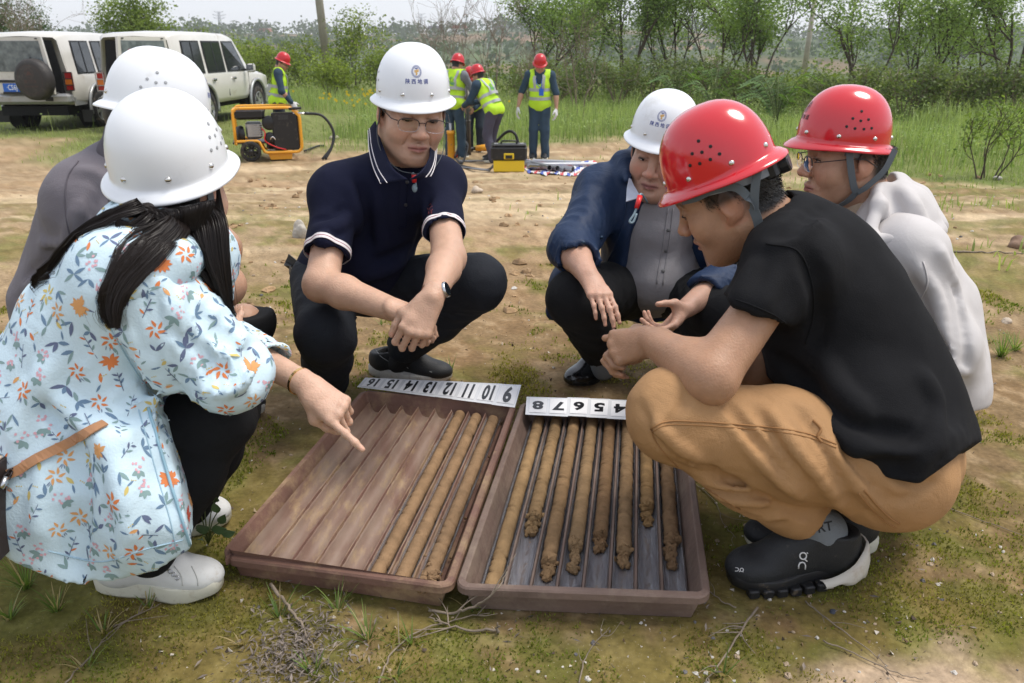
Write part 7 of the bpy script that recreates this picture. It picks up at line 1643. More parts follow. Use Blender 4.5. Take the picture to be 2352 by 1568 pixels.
def cards_strip(label, corners, nums, group):
 """laminated number cards taped into a strip, read from the far side"""
 FLc, FRc, NRc, NLc = [np.asarray(c, float) for c in corners]; root = world_root('card_strip', (FLc + NRc) / 2); tag(root, label, 'number cards', group)
 film = mat('laminate', (.70, .71, .73), .18, spec=.6); pap = mat('card paper', (.78, .78, .79), .5); ink = mat('card ink', (.010, .010, .012), .4)
 Pp = lambda s, t, o=0.0: (FLc * (1 - s) + FRc * s) * (1 - t) + (NLc * (1 - s) + NRc * s) * t + nn * o
 nn = unit(np.cross(FRc - FLc, FLc - NLc)); nn = nn if nn[2] > 0 else -nn; N_ = len(nums); W = np.linalg.norm(FRc - FLc) / N_; Hh = np.linalg.norm(NLc - FLc); rg = np.random.default_rng(len(nums))
 for i, num in enumerate(nums):
  s0, s1 = i / N_, (i + 1) / N_; z = .0010 + .0006 * (i % 2); jt = rg.normal(0, .012); b = MB()
  b.add([Pp(s0 - .012, 0 + jt, z), Pp(s1 + .004, 0 + jt, z), Pp(s1 + .004, 1 + jt, z), Pp(s0 - .012, 1 + jt, z)], [(0, 3, 2, 1)]); b.build('card_film', film, root)
  b = MB(); a0, a1 = s0 + .10 / N_, s1 - .06 / N_; b.add([Pp(a0, .10 + jt, z + .0016), Pp(a1, .10 + jt, z + .0016), Pp(a1, .88 + jt, z + .0016), Pp(a0, .88 + jt, z + .0016)], [(0, 3, 2, 1)]); b.build('number_card', pap, root)
  tx, tf = text_mesh(str(num), 1.0, .04); k = .060 if len(str(num)) == 1 else .050; b = MB()
  sc = min(.74 * Hh, .055); cx, cy = tx[:, 0].mean(), (tx[:, 1].min() + tx[:, 1].max()) / 2; hgt = tx[:, 1].max() - tx[:, 1].min()
  vv = [Pp((s0 + s1) / 2 + .02 / N_ - (p[0] - (tx[:, 0].min() + tx[:, 0].max()) / 2) / hgt * sc * (.95 if len(str(num)) == 1 else .72) / (W * N_), .49 + jt + (p[1] - cy) / hgt * sc * 1.0 / Hh, z + .0024) for p in tx]
  b.add(vv, tf); b.build('number', ink, root)
h0 = TRAY_Z + .004
cards_strip('strip of white number cards 16 to 9 on the far rim of the left tray', [on_ground(843, 868, h0 + .012), on_ground(1196, 884, h0 + .010), on_ground(1181, 936, h0), on_ground(824, 890, h0 + .002)], [16, 15, 14, 13, 12, 11, 10, 9], 'number card strips on the trays')
p0, p1 = on_ground(1213, 911, h0 + .004), on_ground(1455, 919, h0 + .004); q0, q1 = on_ground(1210, 952, h0), on_ground(1452, 964, h0)
ex = 6 / 5.15
cards_strip('strip of white number cards 8 to 3 on the far rim of the right tray', [p0, lerp(p0, p1, ex), lerp(q0, q1, ex), q0], [8, 7, 6, 5, 4, 3], 'number card strips on the trays')
# ------------------------------------------------------------------ small things on the near ground
def moss():
 rg = np.random.default_rng(61); n = 420000; x = rg.uniform(-2.3, 2.3, n); y = rg.uniform(.85, 4.2, n) ; ok = (np.abs(x) < .70 * y + .15) & (rg.random(n) < np.clip((2.2 / y) ** 1.6, .15, 1)); x, y = x[ok], y[ok]
 p = np.stack([x, y, x * 0], 1); a = moss_amount(x, y) * sstep(.0, .5, fbm(p * 5 + 2, 3) + .35 * fbm(p * 23, 2) + .12)
 pale = 1 - sstep(.14, .42, np.hypot((x - .86) / 1.0, (y - 1.10) / .55)); ok = rg.random(len(x)) < a * (1 - pale); x, y = x[ok], y[ok]; n = len(x); z = gz(x, y) + gnoise(x, y)
 P = np.stack([x, y, z + .001], 1); k = 1 + .35 * (y - 1.2); az = rg.uniform(0, 6.28, n); s = np.stack([np.cos(az), np.sin(az), 0 * az], 1) * (.0022 * k * rg.uniform(.6, 1.3, n))[:, None]; h = (.0055 * k * rg.uniform(.5, 1.5, n))[:, None]
 t = P + np.concatenate([rg.normal(0, .0025, (n, 2)), np.zeros((n, 1))], 1) + np.array((0, 0, 1)) * h; v = np.stack([P - s, P + s, t], 1).reshape(-1, 3); b = np.arange(n) * 3
 g = np.clip(.5 + .6 * fbm(np.stack([x, y, x * 0], 1) * 3.5 + 7, 3), 0, 1)[:, None]; c = (np.array((.26, .225, .05)) * (1 - g) + np.array((.13, .18, .018)) * g) * rg.uniform(.45, 1.4, n)[:, None]
 o = link_mesh('moss', raw_mesh('moss', v, np.stack([b, b + 1, b + 2], 1), False, np.repeat(c, 3, axis=0)), leaf_mat()); tag(o, kind='stuff')
moss()
def stones():
 rg = np.random.default_rng(63); V_ = []; F_ = []; C_ = []; nb = 0
 ico = MB(); ico.sphere((0, 0, 0), 1, 5, 4); iv = np.array(ico.v)
 def put(x, y, s, c, flat=.6):
  nonlocal nb
  q = iv * rg.uniform(.65, 1.25, 3) * s * (1, 1, flat); a = rg.uniform(0, 6.28); ca, sa = math.cos(a), math.sin(a); q = q @ np.array(((ca, -sa, 0), (sa, ca, 0), (0, 0, 1))).T + rg.normal(0, s * .12, iv.shape); V_.append(q + (x, y, ground_z(x, y) + s * .2)); F_.extend([tuple(i + nb for i in f) for f in ico.f]); nb += len(iv); C_.append(np.tile(c, (len(iv), 1)))
 for k in range(900):
  y = rg.uniform(.9, 3.4) if k < 620 else rg.uniform(3.4, 9); x = rg.uniform(-.62, .66) * y; w = rg.random(); s = abs(rg.normal(0, .0030)) + .0016 + (y > 3.4) * .006
  if k < 620 and rg.random() < .5: x = rg.uniform(.0, .66) * y; y = rg.uniform(.95, 1.7)
  put(x, y, s, (.62, .58, .52) if w < .45 else ((.42, .32, .22) if w < .8 else (.16, .15, .15)))
 for k in range(260):                                               # clods
  y = rg.uniform(3.0, 12); x = rg.uniform(-.6, .6) * y; put(x, y, rg.uniform(.008, .030) * (1 + .07 * y), np.array((.42, .27, .14)) * rg.uniform(.7, 1.1), .5)
 for k in range(2600):                                              # grit
  y = .88 + 2.6 * rg.random() ** 1.6; x = rg.uniform(-.62, .66) * y; s = rg.uniform(.0010, .0026) * (1 + .3 * y); t = rg.normal(0, s, (4, 3)); V_.append(t + (x, y, ground_z(x, y) + s * .5)); F_.extend([(nb, nb + 1, nb + 2), (nb, nb + 2, nb + 3), (nb, nb + 3, nb + 1), (nb + 1, nb + 3, nb + 2)]); nb += 4; C_.append(np.tile(np.array(((.50, .38, .25), (.62, .55, .46), (.10, .07, .05), (.20, .13, .07))[rg.integers(4)]), (4, 1)))
 o = link_mesh('pebbles', raw_mesh('pebbles', np.concatenate(V_), F_, False, np.concatenate(C_)), mat('pebble', (.5, .4, .3), .85, attr='col', var=.3, vscale=120)); tag(o, kind='stuff')
stones()
def stone(px, py, s, col, label, flat=.6, seed=1):
 p = on_ground(px, py, 0 if py > 560 else -.3); 
 for _ in range(6): p = on_ground(px, py, ground_z(p[0], p[1]))
 S = Sdf(); rg = np.random.default_rng(seed); c = p + V(0, 0, s * flat * .45)
 for k in range(5): S.ell(c + rg.normal(0, s * .22, 3) * (1, 1, flat), s * rg.uniform(.5, .75, 3) * (1, 1, flat), k=s * .25)
 S.disp.append(lambda P: .05 * s * vnoise(P / s * 3)); o = S.build('stone', mat('stone ' + label[:6], col, .85, var=.3, vscale=25, bump=.6, bscale=80), None, s * .09); tag(o, label, 'stone')
stone(770, 319, .10, (.52, .45, .38), 'pale rounded stone on the dirt behind the generator hose'); stone(690, 545, .05, (.48, .44, .38), 'pale upright stone beside the hip of the polo man', 1.5, 3); stone(1095, 441, .07, (.55, .45, .34), 'small pale stone right of the polo man sleeve', .7, 4); stone(2293, 412, .06, (.60, .56, .50), 'white stone lump at the right edge of the field', .7, 5); stone(2335, 568, .07, (.24, .15, .10), 'brown clod at the right edge', .8, 6); stone(2312, 740, .025, (.3, .31, .32), 'small grey pebble near the right edge', .7, 7); stone(1914, 1405, .008, (.05, .055, .07), 'black shiny chip of stone right of the tray corner', .5, 8)
def tuft(px, py, n, L, label, seed, dry=.3, green=((.10, .17, .035), (.20, .27, .07)), w=.0022, spread=.9):
 p = on_ground(px, py, 0.0); p = V(p[0], p[1], ground_z(p[0], p[1])); rg = np.random.default_rng(seed); root = world_root('weed', p); tag(root, label, 'weed', 'weeds on the near ground'); V_ = []; F_ = []; C_ = []; nb = 0
 for k in range(n):
  az = rg.uniform(0, 6.28); l = L * rg.uniform(.45, 1.15); d = V(math.cos(az), math.sin(az), 0); s = V(-d[1], d[0], 0); r = rg.uniform(.3, 1) * spread; b = p + d * rg.uniform(0, .012); c = np.array((.42, .33, .18)) if rg.random() < dry else lerp(green[0], green[1], rg.random())
  for i in range(5):
   t = i / 4; q = b + d * l * r * t + V(0, 0, 1) * l * (t - .55 * r * t * t); ww = w * rg.uniform(.9, 1.1) * (1 - t * .93); V_ += [q - s * ww, q + s * ww]; C_ += [c * (.8 + .3 * t)] * 2
  F_ += [(nb + 2 * i, nb + 2 * i + 1, nb + 2 * i + 3, nb + 2 * i + 2) for i in range(4)]; nb += 10
 link_mesh('blades', raw_mesh('blades', np.array(V_), np.array(F_), True, np.array(C_)), leaf_mat(), root)
for i, (px, py, n, L, lab, dry) in enumerate([
 (235, 1452, 12, .075, 'pale grass sprig left of the leaf litter at the bottom', .6), (195, 1535, 10, .07, 'half dry grass sprig at the bottom left', .5), (640, 1418, 14, .085, 'grass blades in front of the left tray among dead leaves', .45), (775, 1400, 16, .075, 'green and dry grass clump touching the front of the left tray', .45), (845, 1470, 22, .085, 'spreading green grass rosette right of the leaf litter', .2), (945, 1478, 9, .07, 'green grass blades beside the forked dead twig', .2),
 (905, 1555, 10, .06, 'grass shoot at the bottom edge below the rosette', .3), (60, 1350, 40, .10, 'dark grass clump in the shade of the floral coat', .15), (130, 1400, 26, .07, 'shaded grass beside the white shoe heel', .2), (20, 1420, 24, .07, 'shaded grass at the left edge under the bag', .3), (340, 1395, 10, .05, 'few dry blades under the white shoe', .7), (430, 1345, 10, .05, 'few short blades at the toe of the white shoe', .5),
 (1660, 1550, 12, .06, 'small grass shoot at the bottom right of centre', .4), (1035, 850, 14, .07, 'grass blades at the toe of the black trainer', .2), (875, 745, 8, .05, 'little green weed between the feet of the polo man', .0), (2300, 820, 60, .12, 'grey green weed clump at the right edge of the dirt', .1), (2330, 805, 40, .10, 'second grey green weed clump at the right edge', .1), (720, 1545, 14, .07, 'green grass blades at the bottom in the leaf litter', .35), (560, 1480, 9, .05, 'tiny dry sprig left of the leaf litter', .8), (1085, 1400, 8, .06, 'thin green sprig at the gap between the trays', .2)]): tuft(px, py, n, L, lab, 700 + i, dry)
def twig(pts, r, label, seed=0, forks=0, zs=None, col=None):
 P = []
 for i, (x, y) in enumerate(pts):
  z = (zs[i] if zs else .006); q = on_ground(x, y, z); P.append(V(q[0], q[1], (ground_z(q[0], q[1]) if q[1] > 2.3 else 0) + z))
 root = world_root('twig', P[0]); tag(root, label, 'twig', 'dry twigs on the near ground'); rg = np.random.default_rng(seed); c = catmull(P, 6); c[1:-1] += rg.normal(0, r * .5, c[1:-1].shape); b = MB(); b.tube(c, np.linspace(r, r * .45, len(c)), 6); b.build('stem', mat('twig grey', (.27, .215, .16), .9, var=.4, vscale=40, bump=.5, bscale=120), root)
 for k in range(forks):
  i = int(len(c) * rg.uniform(.2, .9)); d = unit(c[min(i + 1, len(c) - 1)] - c[i - 1]); s = np.cross(d, V(0, 0, 1)) * rg.choice((-1, 1)); L = rg.uniform(.03, .09); e = [c[i], c[i] + (d * .6 + s * .5 + V(0, 0, rg.uniform(0, .3))) * L * .5, c[i] + (d * .8 + s * rg.uniform(.3, .8) + V(0, 0, rg.uniform(0, .4))) * L]; b = MB(); b.tube(catmull(e, 4), np.linspace(r * .6, r * .25, 9), 5); b.build('side_shoot', MATS['twig grey'], root)
twig([(985, 1402), (1040, 1408), (1095, 1388), (1140, 1355), (1165, 1312)], .0030, 'long thin twig lying across the near corner of the right tray', 1, 2, [.012, .02, .06, .108, .125])
twig([(1142, 1446), (1080, 1448), (1020, 1432), (985, 1418)], .0030, 'forked pale dead twig with a snapped end, in front of the trays', 2, 6); twig([(1142, 1452), (1143, 1430)], .0030, 'short stub of dead twig standing at the snapped end', 3, 0, [.004, .035])
twig([(622, 1342), (660, 1390), (690, 1430), (720, 1490)], .0042, 'thick dry stem leaning from the left tray into the leaf litter', 4, 1, [.03, .02, .012, .008]); twig([(870, 1568), (900, 1500), (960, 1450), (1060, 1420), (1125, 1408)], .0022, 'long thin dead stem from the bottom edge to the tray gap', 5, 5)
twig([(1690, 1395), (1650, 1375), (1592, 1320)], .0018, 'thin twig right of the tray near the black shoe', 6, 2); twig([(1740, 1395), (1700, 1450), (1650, 1530), (1620, 1568)], .0026, 'branching dry stem at the bottom right of centre', 7, 7); twig([(1890, 1470), (1960, 1500), (2060, 1545), (2120, 1560)], .0016, 'fine straight twig on the pale patch', 8, 1); twig([(1850, 1380), (1910, 1430), (1980, 1480), (2040, 1530)], .0018, 'fine dark twig running from the shoe heel to the pale patch', 9, 2)
twig([(2090, 1110), (2180, 1165), (2352, 1230)], .0018, 'long thin stem on the bare soil at the right edge', 10, 1); twig([(1330, 1568), (1350, 1500), (1400, 1440)], .0016, 'thin stem at the bottom centre right', 11, 3); twig([(260, 1440), (300, 1420), (370, 1385)], .0018, 'thin stem at the bottom left before the white shoe', 12, 3); twig([(2190, 570), (2270, 573), (2352, 576)], .0065, 'straight brown stick lying at the right edge of the field', 13, 0); twig([(1150, 1100), (1180, 1085)], .001, 'x') if False else None
twig([(150, 1568), (215, 1500), (250, 1455), (330, 1400)], .0018, 'thin stem through the mossy ground at the bottom left', 14, 3); twig([(1560, 1080), (1640, 1150), (1660, 1200), (1690, 1235)], .0014, 'fine hanging stem between tray and tan trousers', 15, 3)
def litter():
 rg = np.random.default_rng(71); n = 1500; x = rg.normal(0, .060, n); y = rg.normal(0, .085, n); c0 = on_ground(705, 1445); c1 = on_ground(650, 1560); t = rg.random(n)[:, None]; ctr = c0[:2] * (1 - t) + c1[:2] * t; X = ctr[:, 0] + x; Y = ctr[:, 1] + y * .7
 e = rg.integers(0, 260); X[:e] = rg.uniform(-.5, .95, e); Y[:e] = rg.uniform(1.0, 1.5, e)
 Z = gz(X, Y) + gnoise(X, Y) + rg.uniform(.001, .014, n); col = np.array((.17, .14, .118)) * rg.uniform(.5, 1.5, n)[:, None]; P = np.stack([X, Y, Z], 1); d = rg.normal(size=(n, 3)) * (1, 1, .25); d /= np.linalg.norm(d, axis=1)[:, None]; s = np.cross(d, np.array((0, 0, 1.)) + rg.normal(0, .35, (n, 3))); s /= np.linalg.norm(s, axis=1)[:, None]; L = rg.uniform(.003, .012, n)[:, None]; W = L * rg.uniform(.06, .30, (n, 1)); nn = np.cross(s, d)
 v = np.stack([P - d * L, P - d * L * .1 + s * W + nn * W * .5, P + d * L, P + d * L * .1 - s * W + nn * W * .5], 1).reshape(-1, 3); b = np.arange(n) * 4; o = link_mesh('leaf_litter', raw_mesh('leaf_litter', v, np.stack([b, b + 1, b + 2, b + 3], 1), False, np.repeat(col, 4, axis=0)), mat('dead leaf', (.2, .15, .1), .85, attr='col')); tag(o, kind='stuff')
litter()
def sapling():
 p = on_ground(478, 1250); p = V(p[0], p[1], 0); root = world_root('seedling', p); tag(root, 'seedling with oval green leaves between the white shoe and the left tray', 'plant'); rg = np.random.default_rng(3); lm = mat('leaf plain', (.075, .14, .045), .45, var=.3, vscale=30)
 for k, (x, y) in enumerate([(458, 1170), (470, 1160), (492, 1150), (505, 1200), (452, 1215), (488, 1215), (500, 1175), (464, 1235), (510, 1225)]):
  q = at(x, y, 1.80 + rg.uniform(-.03, .03)); b = MB(); b.tube(catmull([p, lerp(p, q, .5) + V(0, 0, .015), q], 4), .0014, 5); b.build('stalk', mat('green stem', (.10, .13, .04), .7), root)
  d = unit(q - p + rg.normal(0, .06, 3) + V(0, 0, -.03)); s = unit(np.cross(d, V(.2, -1, .2))); n = np.cross(s, d); L = rg.uniform(.038, .055); b = MB(); vv = []
  for t, w in ((0, .1), (.2, .7), (.45, 1), (.75, .7), (1, .03)): c = q + d * L * t - n * .006 * t * t; vv += [c - s * w * L * .24 + n * .003, c, c + s * w * L * .24 + n * .003]
  b.add(vv, [(3 * i + j, 3 * i + j + 1, 3 * i + 4 + j, 3 * i + 3 + j) for i in range(4) for j in range(2)], True); b.build('leaf', lm, root)
sapling()
# ------------------------------------------------------------------ the two parked cars
mat('car paint', (.62, .60, .55), .28, coat=.6, var=.10, vscale=1.5, dirt=((.42, .36, .28), .12, 2.5)); mat('car silver', (.36, .37, .37), .35, .4, dirt=((.3, .25, .2), .2, 4)); mat('car glass', (.020, .024, .028), .06, spec=.8); mat('car black', (.012, .012, .013), .45); mat('tyre', (.020, .019, .018), .85, dirt=((.16, .12, .08), .3, 9)); mat('alloy', (.42, .42, .42), .35, .7, dirt=((.2, .16, .12), .3, 8)); mat('lamp red', (.35, .012, .012), .15); mat('lamp amber', (.60, .16, .02), .15); mat('chrome', (.65, .65, .66), .1, 1.0); mat('cabin', (.006, .006, .007), .9)
def make_wheel(root, c, r=.37, w=.24, name='wheel'):
 ty = MB(); s = 1 if c[0] > 0 else -1; ty.lathe([(r * .62, -w * .42), (r * .78, -w * .5), (r * .96, -w * .46), (r, -w * .3), (r, w * .3), (r * .96, w * .46), (r * .78, w * .5), (r * .62, w * .42)], c, (s, 0, 0), 32)
 for k in range(36): a = 2 * math.pi * k / 36; ty.box(V(c) + V(0, math.cos(a), math.sin(a)) * r * 1.0, (w * .8, .03, .016), Y=(0, -math.sin(a), math.cos(a)), X=(1, 0, 0), Z=(0, math.cos(a), math.sin(a)))
 t = ty.build(name, MATS['tyre'], root)
 b = MB(); cc = V(c) + V(s * w * .36, 0, 0); b.lathe([(r * .64, .02), (r * .60, .03), (r * .57, .0), (r * .2, -.02)], cc, (s, 0, 0), 32); b.lathe([(r * .16, .03), (.0001, .035)], cc, (s, 0, 0), 16)
 for k in range(6): a = 2 * math.pi * k / 6 + .2; d = V(0, math.cos(a), math.sin(a)); b.box(cc + d * r * .36 + V(s * .012, 0, 0), (.03, r * .16, r * .48), X=(1, 0, 0), Z=d)
 b.build('rim', MATS['alloy'], t); return t
def suv(name, label, loc, rz, door, plate=None, spare=True):
 root = empty(name, loc, rz); tag(root, label, 'car', 'pale off-road cars parked in the grass')
 # stations along y: belt half width, sill z, belt z, roof half width, roof z
 st = [(0.0, .80, .56, 1.06, .66, 1.80), (.06, .85, .52, 1.07, .70, 1.86), (.5, .87, .50, 1.08, .72, 1.90), (1.5, .875, .48, 1.08, .73, 1.915), (2.5, .875, .48, 1.08, .73, 1.895), (2.95, .87, .48, 1.08, .70, 1.83), (3.20, .87, .48, 1.09, .71, 1.60), (3.52, .86, .48, 1.09, .80, 1.14), (3.62, .86, .48, 1.06, .80, 1.10), (4.2, .84, .50, 1.02, .78, 1.06), (4.6, .80, .52, .95, .72, 1.0), (4.72, .74, .56, .90, .66, .94)]
 rows = []
 for (y, hb, zs, zb, hr, zr) in st:
  half = [(0, zs), (hb * .93, zs), (hb * .985, zs + .10), (hb, (zs + zb) * .52), (hb * .995, zb - .04), (hb * .975, zb), (lerp(hb * .975, hr, .5), lerp(zb, zr - .06, .5)), (hr + .015, zr - .06), (hr - .05, zr - .005), (0, zr + .02)]
  rows.append([(x, y, z) for x, z in half] + [(-x, y, z) for x, z in half[-2:0:-1]])
 n = len(rows[0]); v = [V(float(p[0]), float(p[1]), float(p[2])) for r in rows for p in r]; f = [(i * n + k, i * n + (k + 1) % n, (i + 1) * n + (k + 1) % n, (i + 1) * n + k) for i in range(len(rows) - 1) for k in range(n)] + [tuple(range(n)), tuple(range(len(rows) * n - 1, (len(rows) - 1) * n - 1, -1))]
 b = MB(); b.add(v, f, True); b.build('body', MATS['car paint'], root)
 def side_x(y, z):                                                     # half width of the flank at y, z
  y = min(max(y, 0), 4.7); i = max(k for k in range(len(st) - 1) if st[k][0] <= y); t = (y - st[i][0]) / (st[i + 1][0] - st[i][0]); q = [st[i][k] * (1 - t) + st[i + 1][k] * t for k in range(6)]; hb, zs, zb, hr, zr = q[1:]
  if z < zb: return hb
  return lerp(hb * .975, hr + .015, min((z - zb) / (zr - .06 - zb), 1))
 def flank(poly, name, m, sgn, off, parent=None):
  vv = [V(sgn * (float(side_x(y, z)) + off), y, z) for y, z in poly]; b = MB(); k = len(vv); b.add(vv + [p - V(sgn * .03, 0, 0) for p in vv], [tuple(range(k)) if sgn < 0 else tuple(range(k - 1, -1, -1))] + [(i, (i + 1) % k, k + (i + 1) % k, k + i) for i in range(k)]); return b.build(name, m, parent or root)
 for sgn in (1, -1):
  for (y0, y1, yt0, yt1) in ((.30, 1.12, .36, 1.12), (1.24, 2.12, 1.24, 2.12), (2.22, 3.25, 2.22, 2.86)):
   w = flank([(y0, 1.10), (y1, 1.10), (yt1, 1.74), (yt0, 1.74)], 'window_frame', MATS['car black'], sgn, .010)
   flank([(y0 + .035, 1.13), (y1 - .06, 1.13), (yt1 - .035, 1.71), (yt0 + .035, 1.71)], 'window_pane', MATS['car glass'], sgn, .016, w)
   if y0 < 2: flank([((y0 + y1) / 2 - .015, 1.12), ((y0 + y1) / 2 + .015, 1.12), ((yt0 + yt1) / 2 + .015, 1.72), ((yt0 + yt1) / 2 - .015, 1.72)], 'window_bar', MATS['car black'], sgn, .021, w)
  for (y0, h) in ((1.18, 1.0), (2.17, 1.0), (3.32, .6)): flank([(y0 - .006, .60), (y0 + .006, .60), (y0 + .006, 1.08), (y0 - .006, 1.08)], 'door_gap', MATS['car black'], sgn, .003)
  flank([(.02, .50), (4.6, .50), (4.55, .66), (.02, .66)], 'sill_cladding', MATS['car silver'], sgn, .016)
  for y0 in (1.32, 2.34): 
   b = MB(); b.box((sgn * .895, y0 + .12, .96), (.03, .17, .05), bev=.012); b.build('door_handle', MATS['chrome'], root)
  for yc in (.98, 3.72):
   d = MB(); d.lathe([(.0001, 0), (.455, 0), (.455, -.30)], (sgn * .884, yc, .42), (sgn, 0, 0), 32); d.build('wheel_well', MATS['cabin'], root)
   a = MB(); a.tube([(sgn * .895, yc + .47 * math.cos(t), .42 + .47 * math.sin(t)) for t in np.linspace(-.25, math.pi + .25, 22)], .035, 8); a.build('arch_flare', MATS['car silver'], root)
   make_wheel(root, (sgn * .80, yc, .37)); 
  b = MB(); b.box((sgn * .86, .40, .27), (.22, .02, .24)); b.build('mud_flap', MATS['car black'], root)
 b = MB(); b.box((1.03, 3.10, 1.16), (.22, .10, .19), bev=.04); mr = b.build('wing_mirror', MATS['car paint'], root); b = MB(); b.box((1.03, 3.046, 1.16), (.17, .006, .14)); b.build('mirror_glass', MATS['chrome'], mr); b = MB(); b.box((.92, 3.13, 1.12), (.10, .05, .05)); b.build('mirror_arm', MATS['car black'], mr)
 b = MB(); b.box((0, -.03, .64), (1.62, .24, .20), bev=.05); bu = b.build('rear_bumper', MATS['car silver'], root); b = MB(); b.box((0, -.08, .755), (1.1, .13, .012)); b.build('step_plate', MATS['car silver'], bu)
 b = MB(); b.box((.40, -.155, .64), (.16, .03, .08), bev=.015); b.build('tow_socket', MATS['car black'], bu)
 b = MB(); b.box((0, 4.78, .60), (1.6, .2, .24), bev=.05); b.build('front_bumper', MATS['car silver'], root)
 b = MB(); b.box((0, .6, .40), (1.3, 1.2, .18)); b.box((0, 2.6, .42), (1.2, 3, .12)); b.build('underbody', MATS['cabin'], root)
 for sgn in (1, -1):
  b = MB(); b.box((sgn * .79, -.012, .97), (.15, .05, .36), bev=.015); lp = b.build('tail_lamp', MATS['lamp red'], root); b = MB(); b.box((sgn * .79, -.040, .96), (.14, .01, .10)); b.build('indicator', MATS['lamp amber'], lp)
  b = MB(); [b.box((sgn * .79, -.052, z), (.17, .014, .016)) for z in (.80, .90, 1.02, 1.14)]; [b.box((sgn * (.79 + e), -.052, .97), (.016, .014, .36)) for e in (-.08, .08)]; b.build('lamp_guard', MATS['car black' if spare else 'alloy'], lp)
 b = MB(); b.prism([(-.66, .74), (.66, .74), (.66, 1.12), (.58, 1.74), (-.58, 1.74), (-.66, 1.12)], (0, -.004, 0), (1, 0, 0), (0, 0, 1), .006, N=(0, -1, 0)); b.build('cabin_dark_panel', MATS['cabin'], root)  # near-black panel on the closed tail stands in for the unlit cabin
 # rear door, swung open about its hinge
 hs, ang = door; dr = bpy.data.objects.new('rear_door', None); C.objects.link(dr); dr.parent = root; dr.location = (hs * .68, -.03, 0); dr.rotation_euler = (0, 0, R(ang)); dr.empty_display_size = .05
 X = lambda x: x - hs * .68
 b = MB(); b.prism([(X(-.68), .74), (X(.68), .74), (X(.69), 1.10), (X(.60), 1.80), (X(-.60), 1.80), (X(-.69), 1.10)], (0, 0, 0), (1, 0, 0), (0, 0, 1), .05, N=(0, -1, 0)); b.build('panel', MATS['car paint'], dr)
 b = MB(); b.prism([(X(-.60), 1.16), (X(.60), 1.16), (X(.54), 1.73), (X(-.54), 1.73)], (0, -.052, 0), (1, 0, 0), (0, 0, 1), .006, N=(0, -1, 0)); b.build('rear_window', mat('dusty glass', (.07, .085, .09), .18, var=.6, vscale=9, var_col=(.26, .30, .30), spec=.7), dr)
 b = MB(); [b.box((X(.5 * s), -.062, 1.77), (.05, .012, .02)) for s in (-1, 1)]; b.box((X(.30), -.066, 1.30), (.02, .02, .26)); b.build('wiper', MATS['car black'], dr)
 b = MB(); b.box((X(-.30), -.06, .98), (.70, .02, .05)); b.build('trim_bar', MATS['car black'], dr)
 if spare:
  b = MB(); c = V(X(.40), -.06, 1.02); b.lathe([(.0001, .235), (.30, .235), (.355, .22), (.385, .17), (.39, .04), (.34, .0)], c, (0, -1, 0), 40); sp = b.build('spare_wheel_cover', mat('cover dark', (.034, .030, .028), .6, dirt=((.10, .085, .07), .4, 5)), dr)
  rb = mat('cover print', (.085, .045, .038), .7); m_ = MB()
  def ring(r0, r1, cx, cz):
   vv = []; k = 40
   for i in range(k): a = 2 * math.pi * i / k; vv += [c + V(cx + r0 * math.cos(a), -.2365, cz + r0 * math.sin(a)), c + V(cx + r1 * math.cos(a), -.2365, cz + r1 * math.sin(a))]
   m_.add(vv, [(2 * i, 2 * i + 1, (2 * i + 3) % (2 * k), (2 * i + 2) % (2 * k)) for i in range(k)])
  ring(.262, .268, 0, 0); ring(.085, .092, 0, .12)
  m_.add([c + V(x, -.2365, z + .12) for x, z in ((-.07, -.045), (-.015, .055), (.0, .03), (.015, .04), (.07, -.045), (.01, -.025))], [(0, 1, 2, 5), (2, 3, 4, 5)])
  for t_, s_, z_ in (('猎豹汽车', .07, -.035), ('LIEBAO MOTOR', .042, -.125)):
   vv, ff = text_mesh(t_, s_, .001); m_.add([c + V(p[0], -.2368, p[1] + z_) for p in vv], ff)
  m_.build('cover_print', rb, sp)
 if plate:
  b = MB(); b.box((X(-.20), -.066, .86), (.46, .012, .16), bev=.004); pl = b.build('number_plate', mat('plate blue', (.015, .12, .52), .4), dr); vv, ff = text_mesh(plate, .135, .002); b = MB(); b.add([V(X(-.20) + p[0] * .80, -.0735, .86 + p[1]) for p in vv], ff); b.build('plate_text', mat('plate white', (.75, .77, .8), .5), pl)
  b = MB(); b.box((X(-.20), -.062, .76), (.5, .02, .04)); b.build('plate_frame', MATS['car black'], pl)
 else:
  b = MB(); [b.box((X(-.30 + dx), -.060, 1.56 - dz), (.20, .004, .05)) for dx, dz in ((0, 0), (.02, .09))]; b.build('window_sticker', mat('sticker red', (.30, .03, .03), .6), dr)
 return root
c1 = P_at(90, 300, 16.3); suv('off_road_car', 'left pale car with black spare wheel cover and blue number plate', (c1[0], c1[1], -.53), R(3), (-1, -13), plate='·C56J4', spare=True)
c2 = P_at(338, 296, 16.1); suv('off_road_car', 'right pale car with its rear door swung open, behind the white helmets', (c2[0], c2[1], -.53), R(-5), (1, 76), plate=None, spare=False)

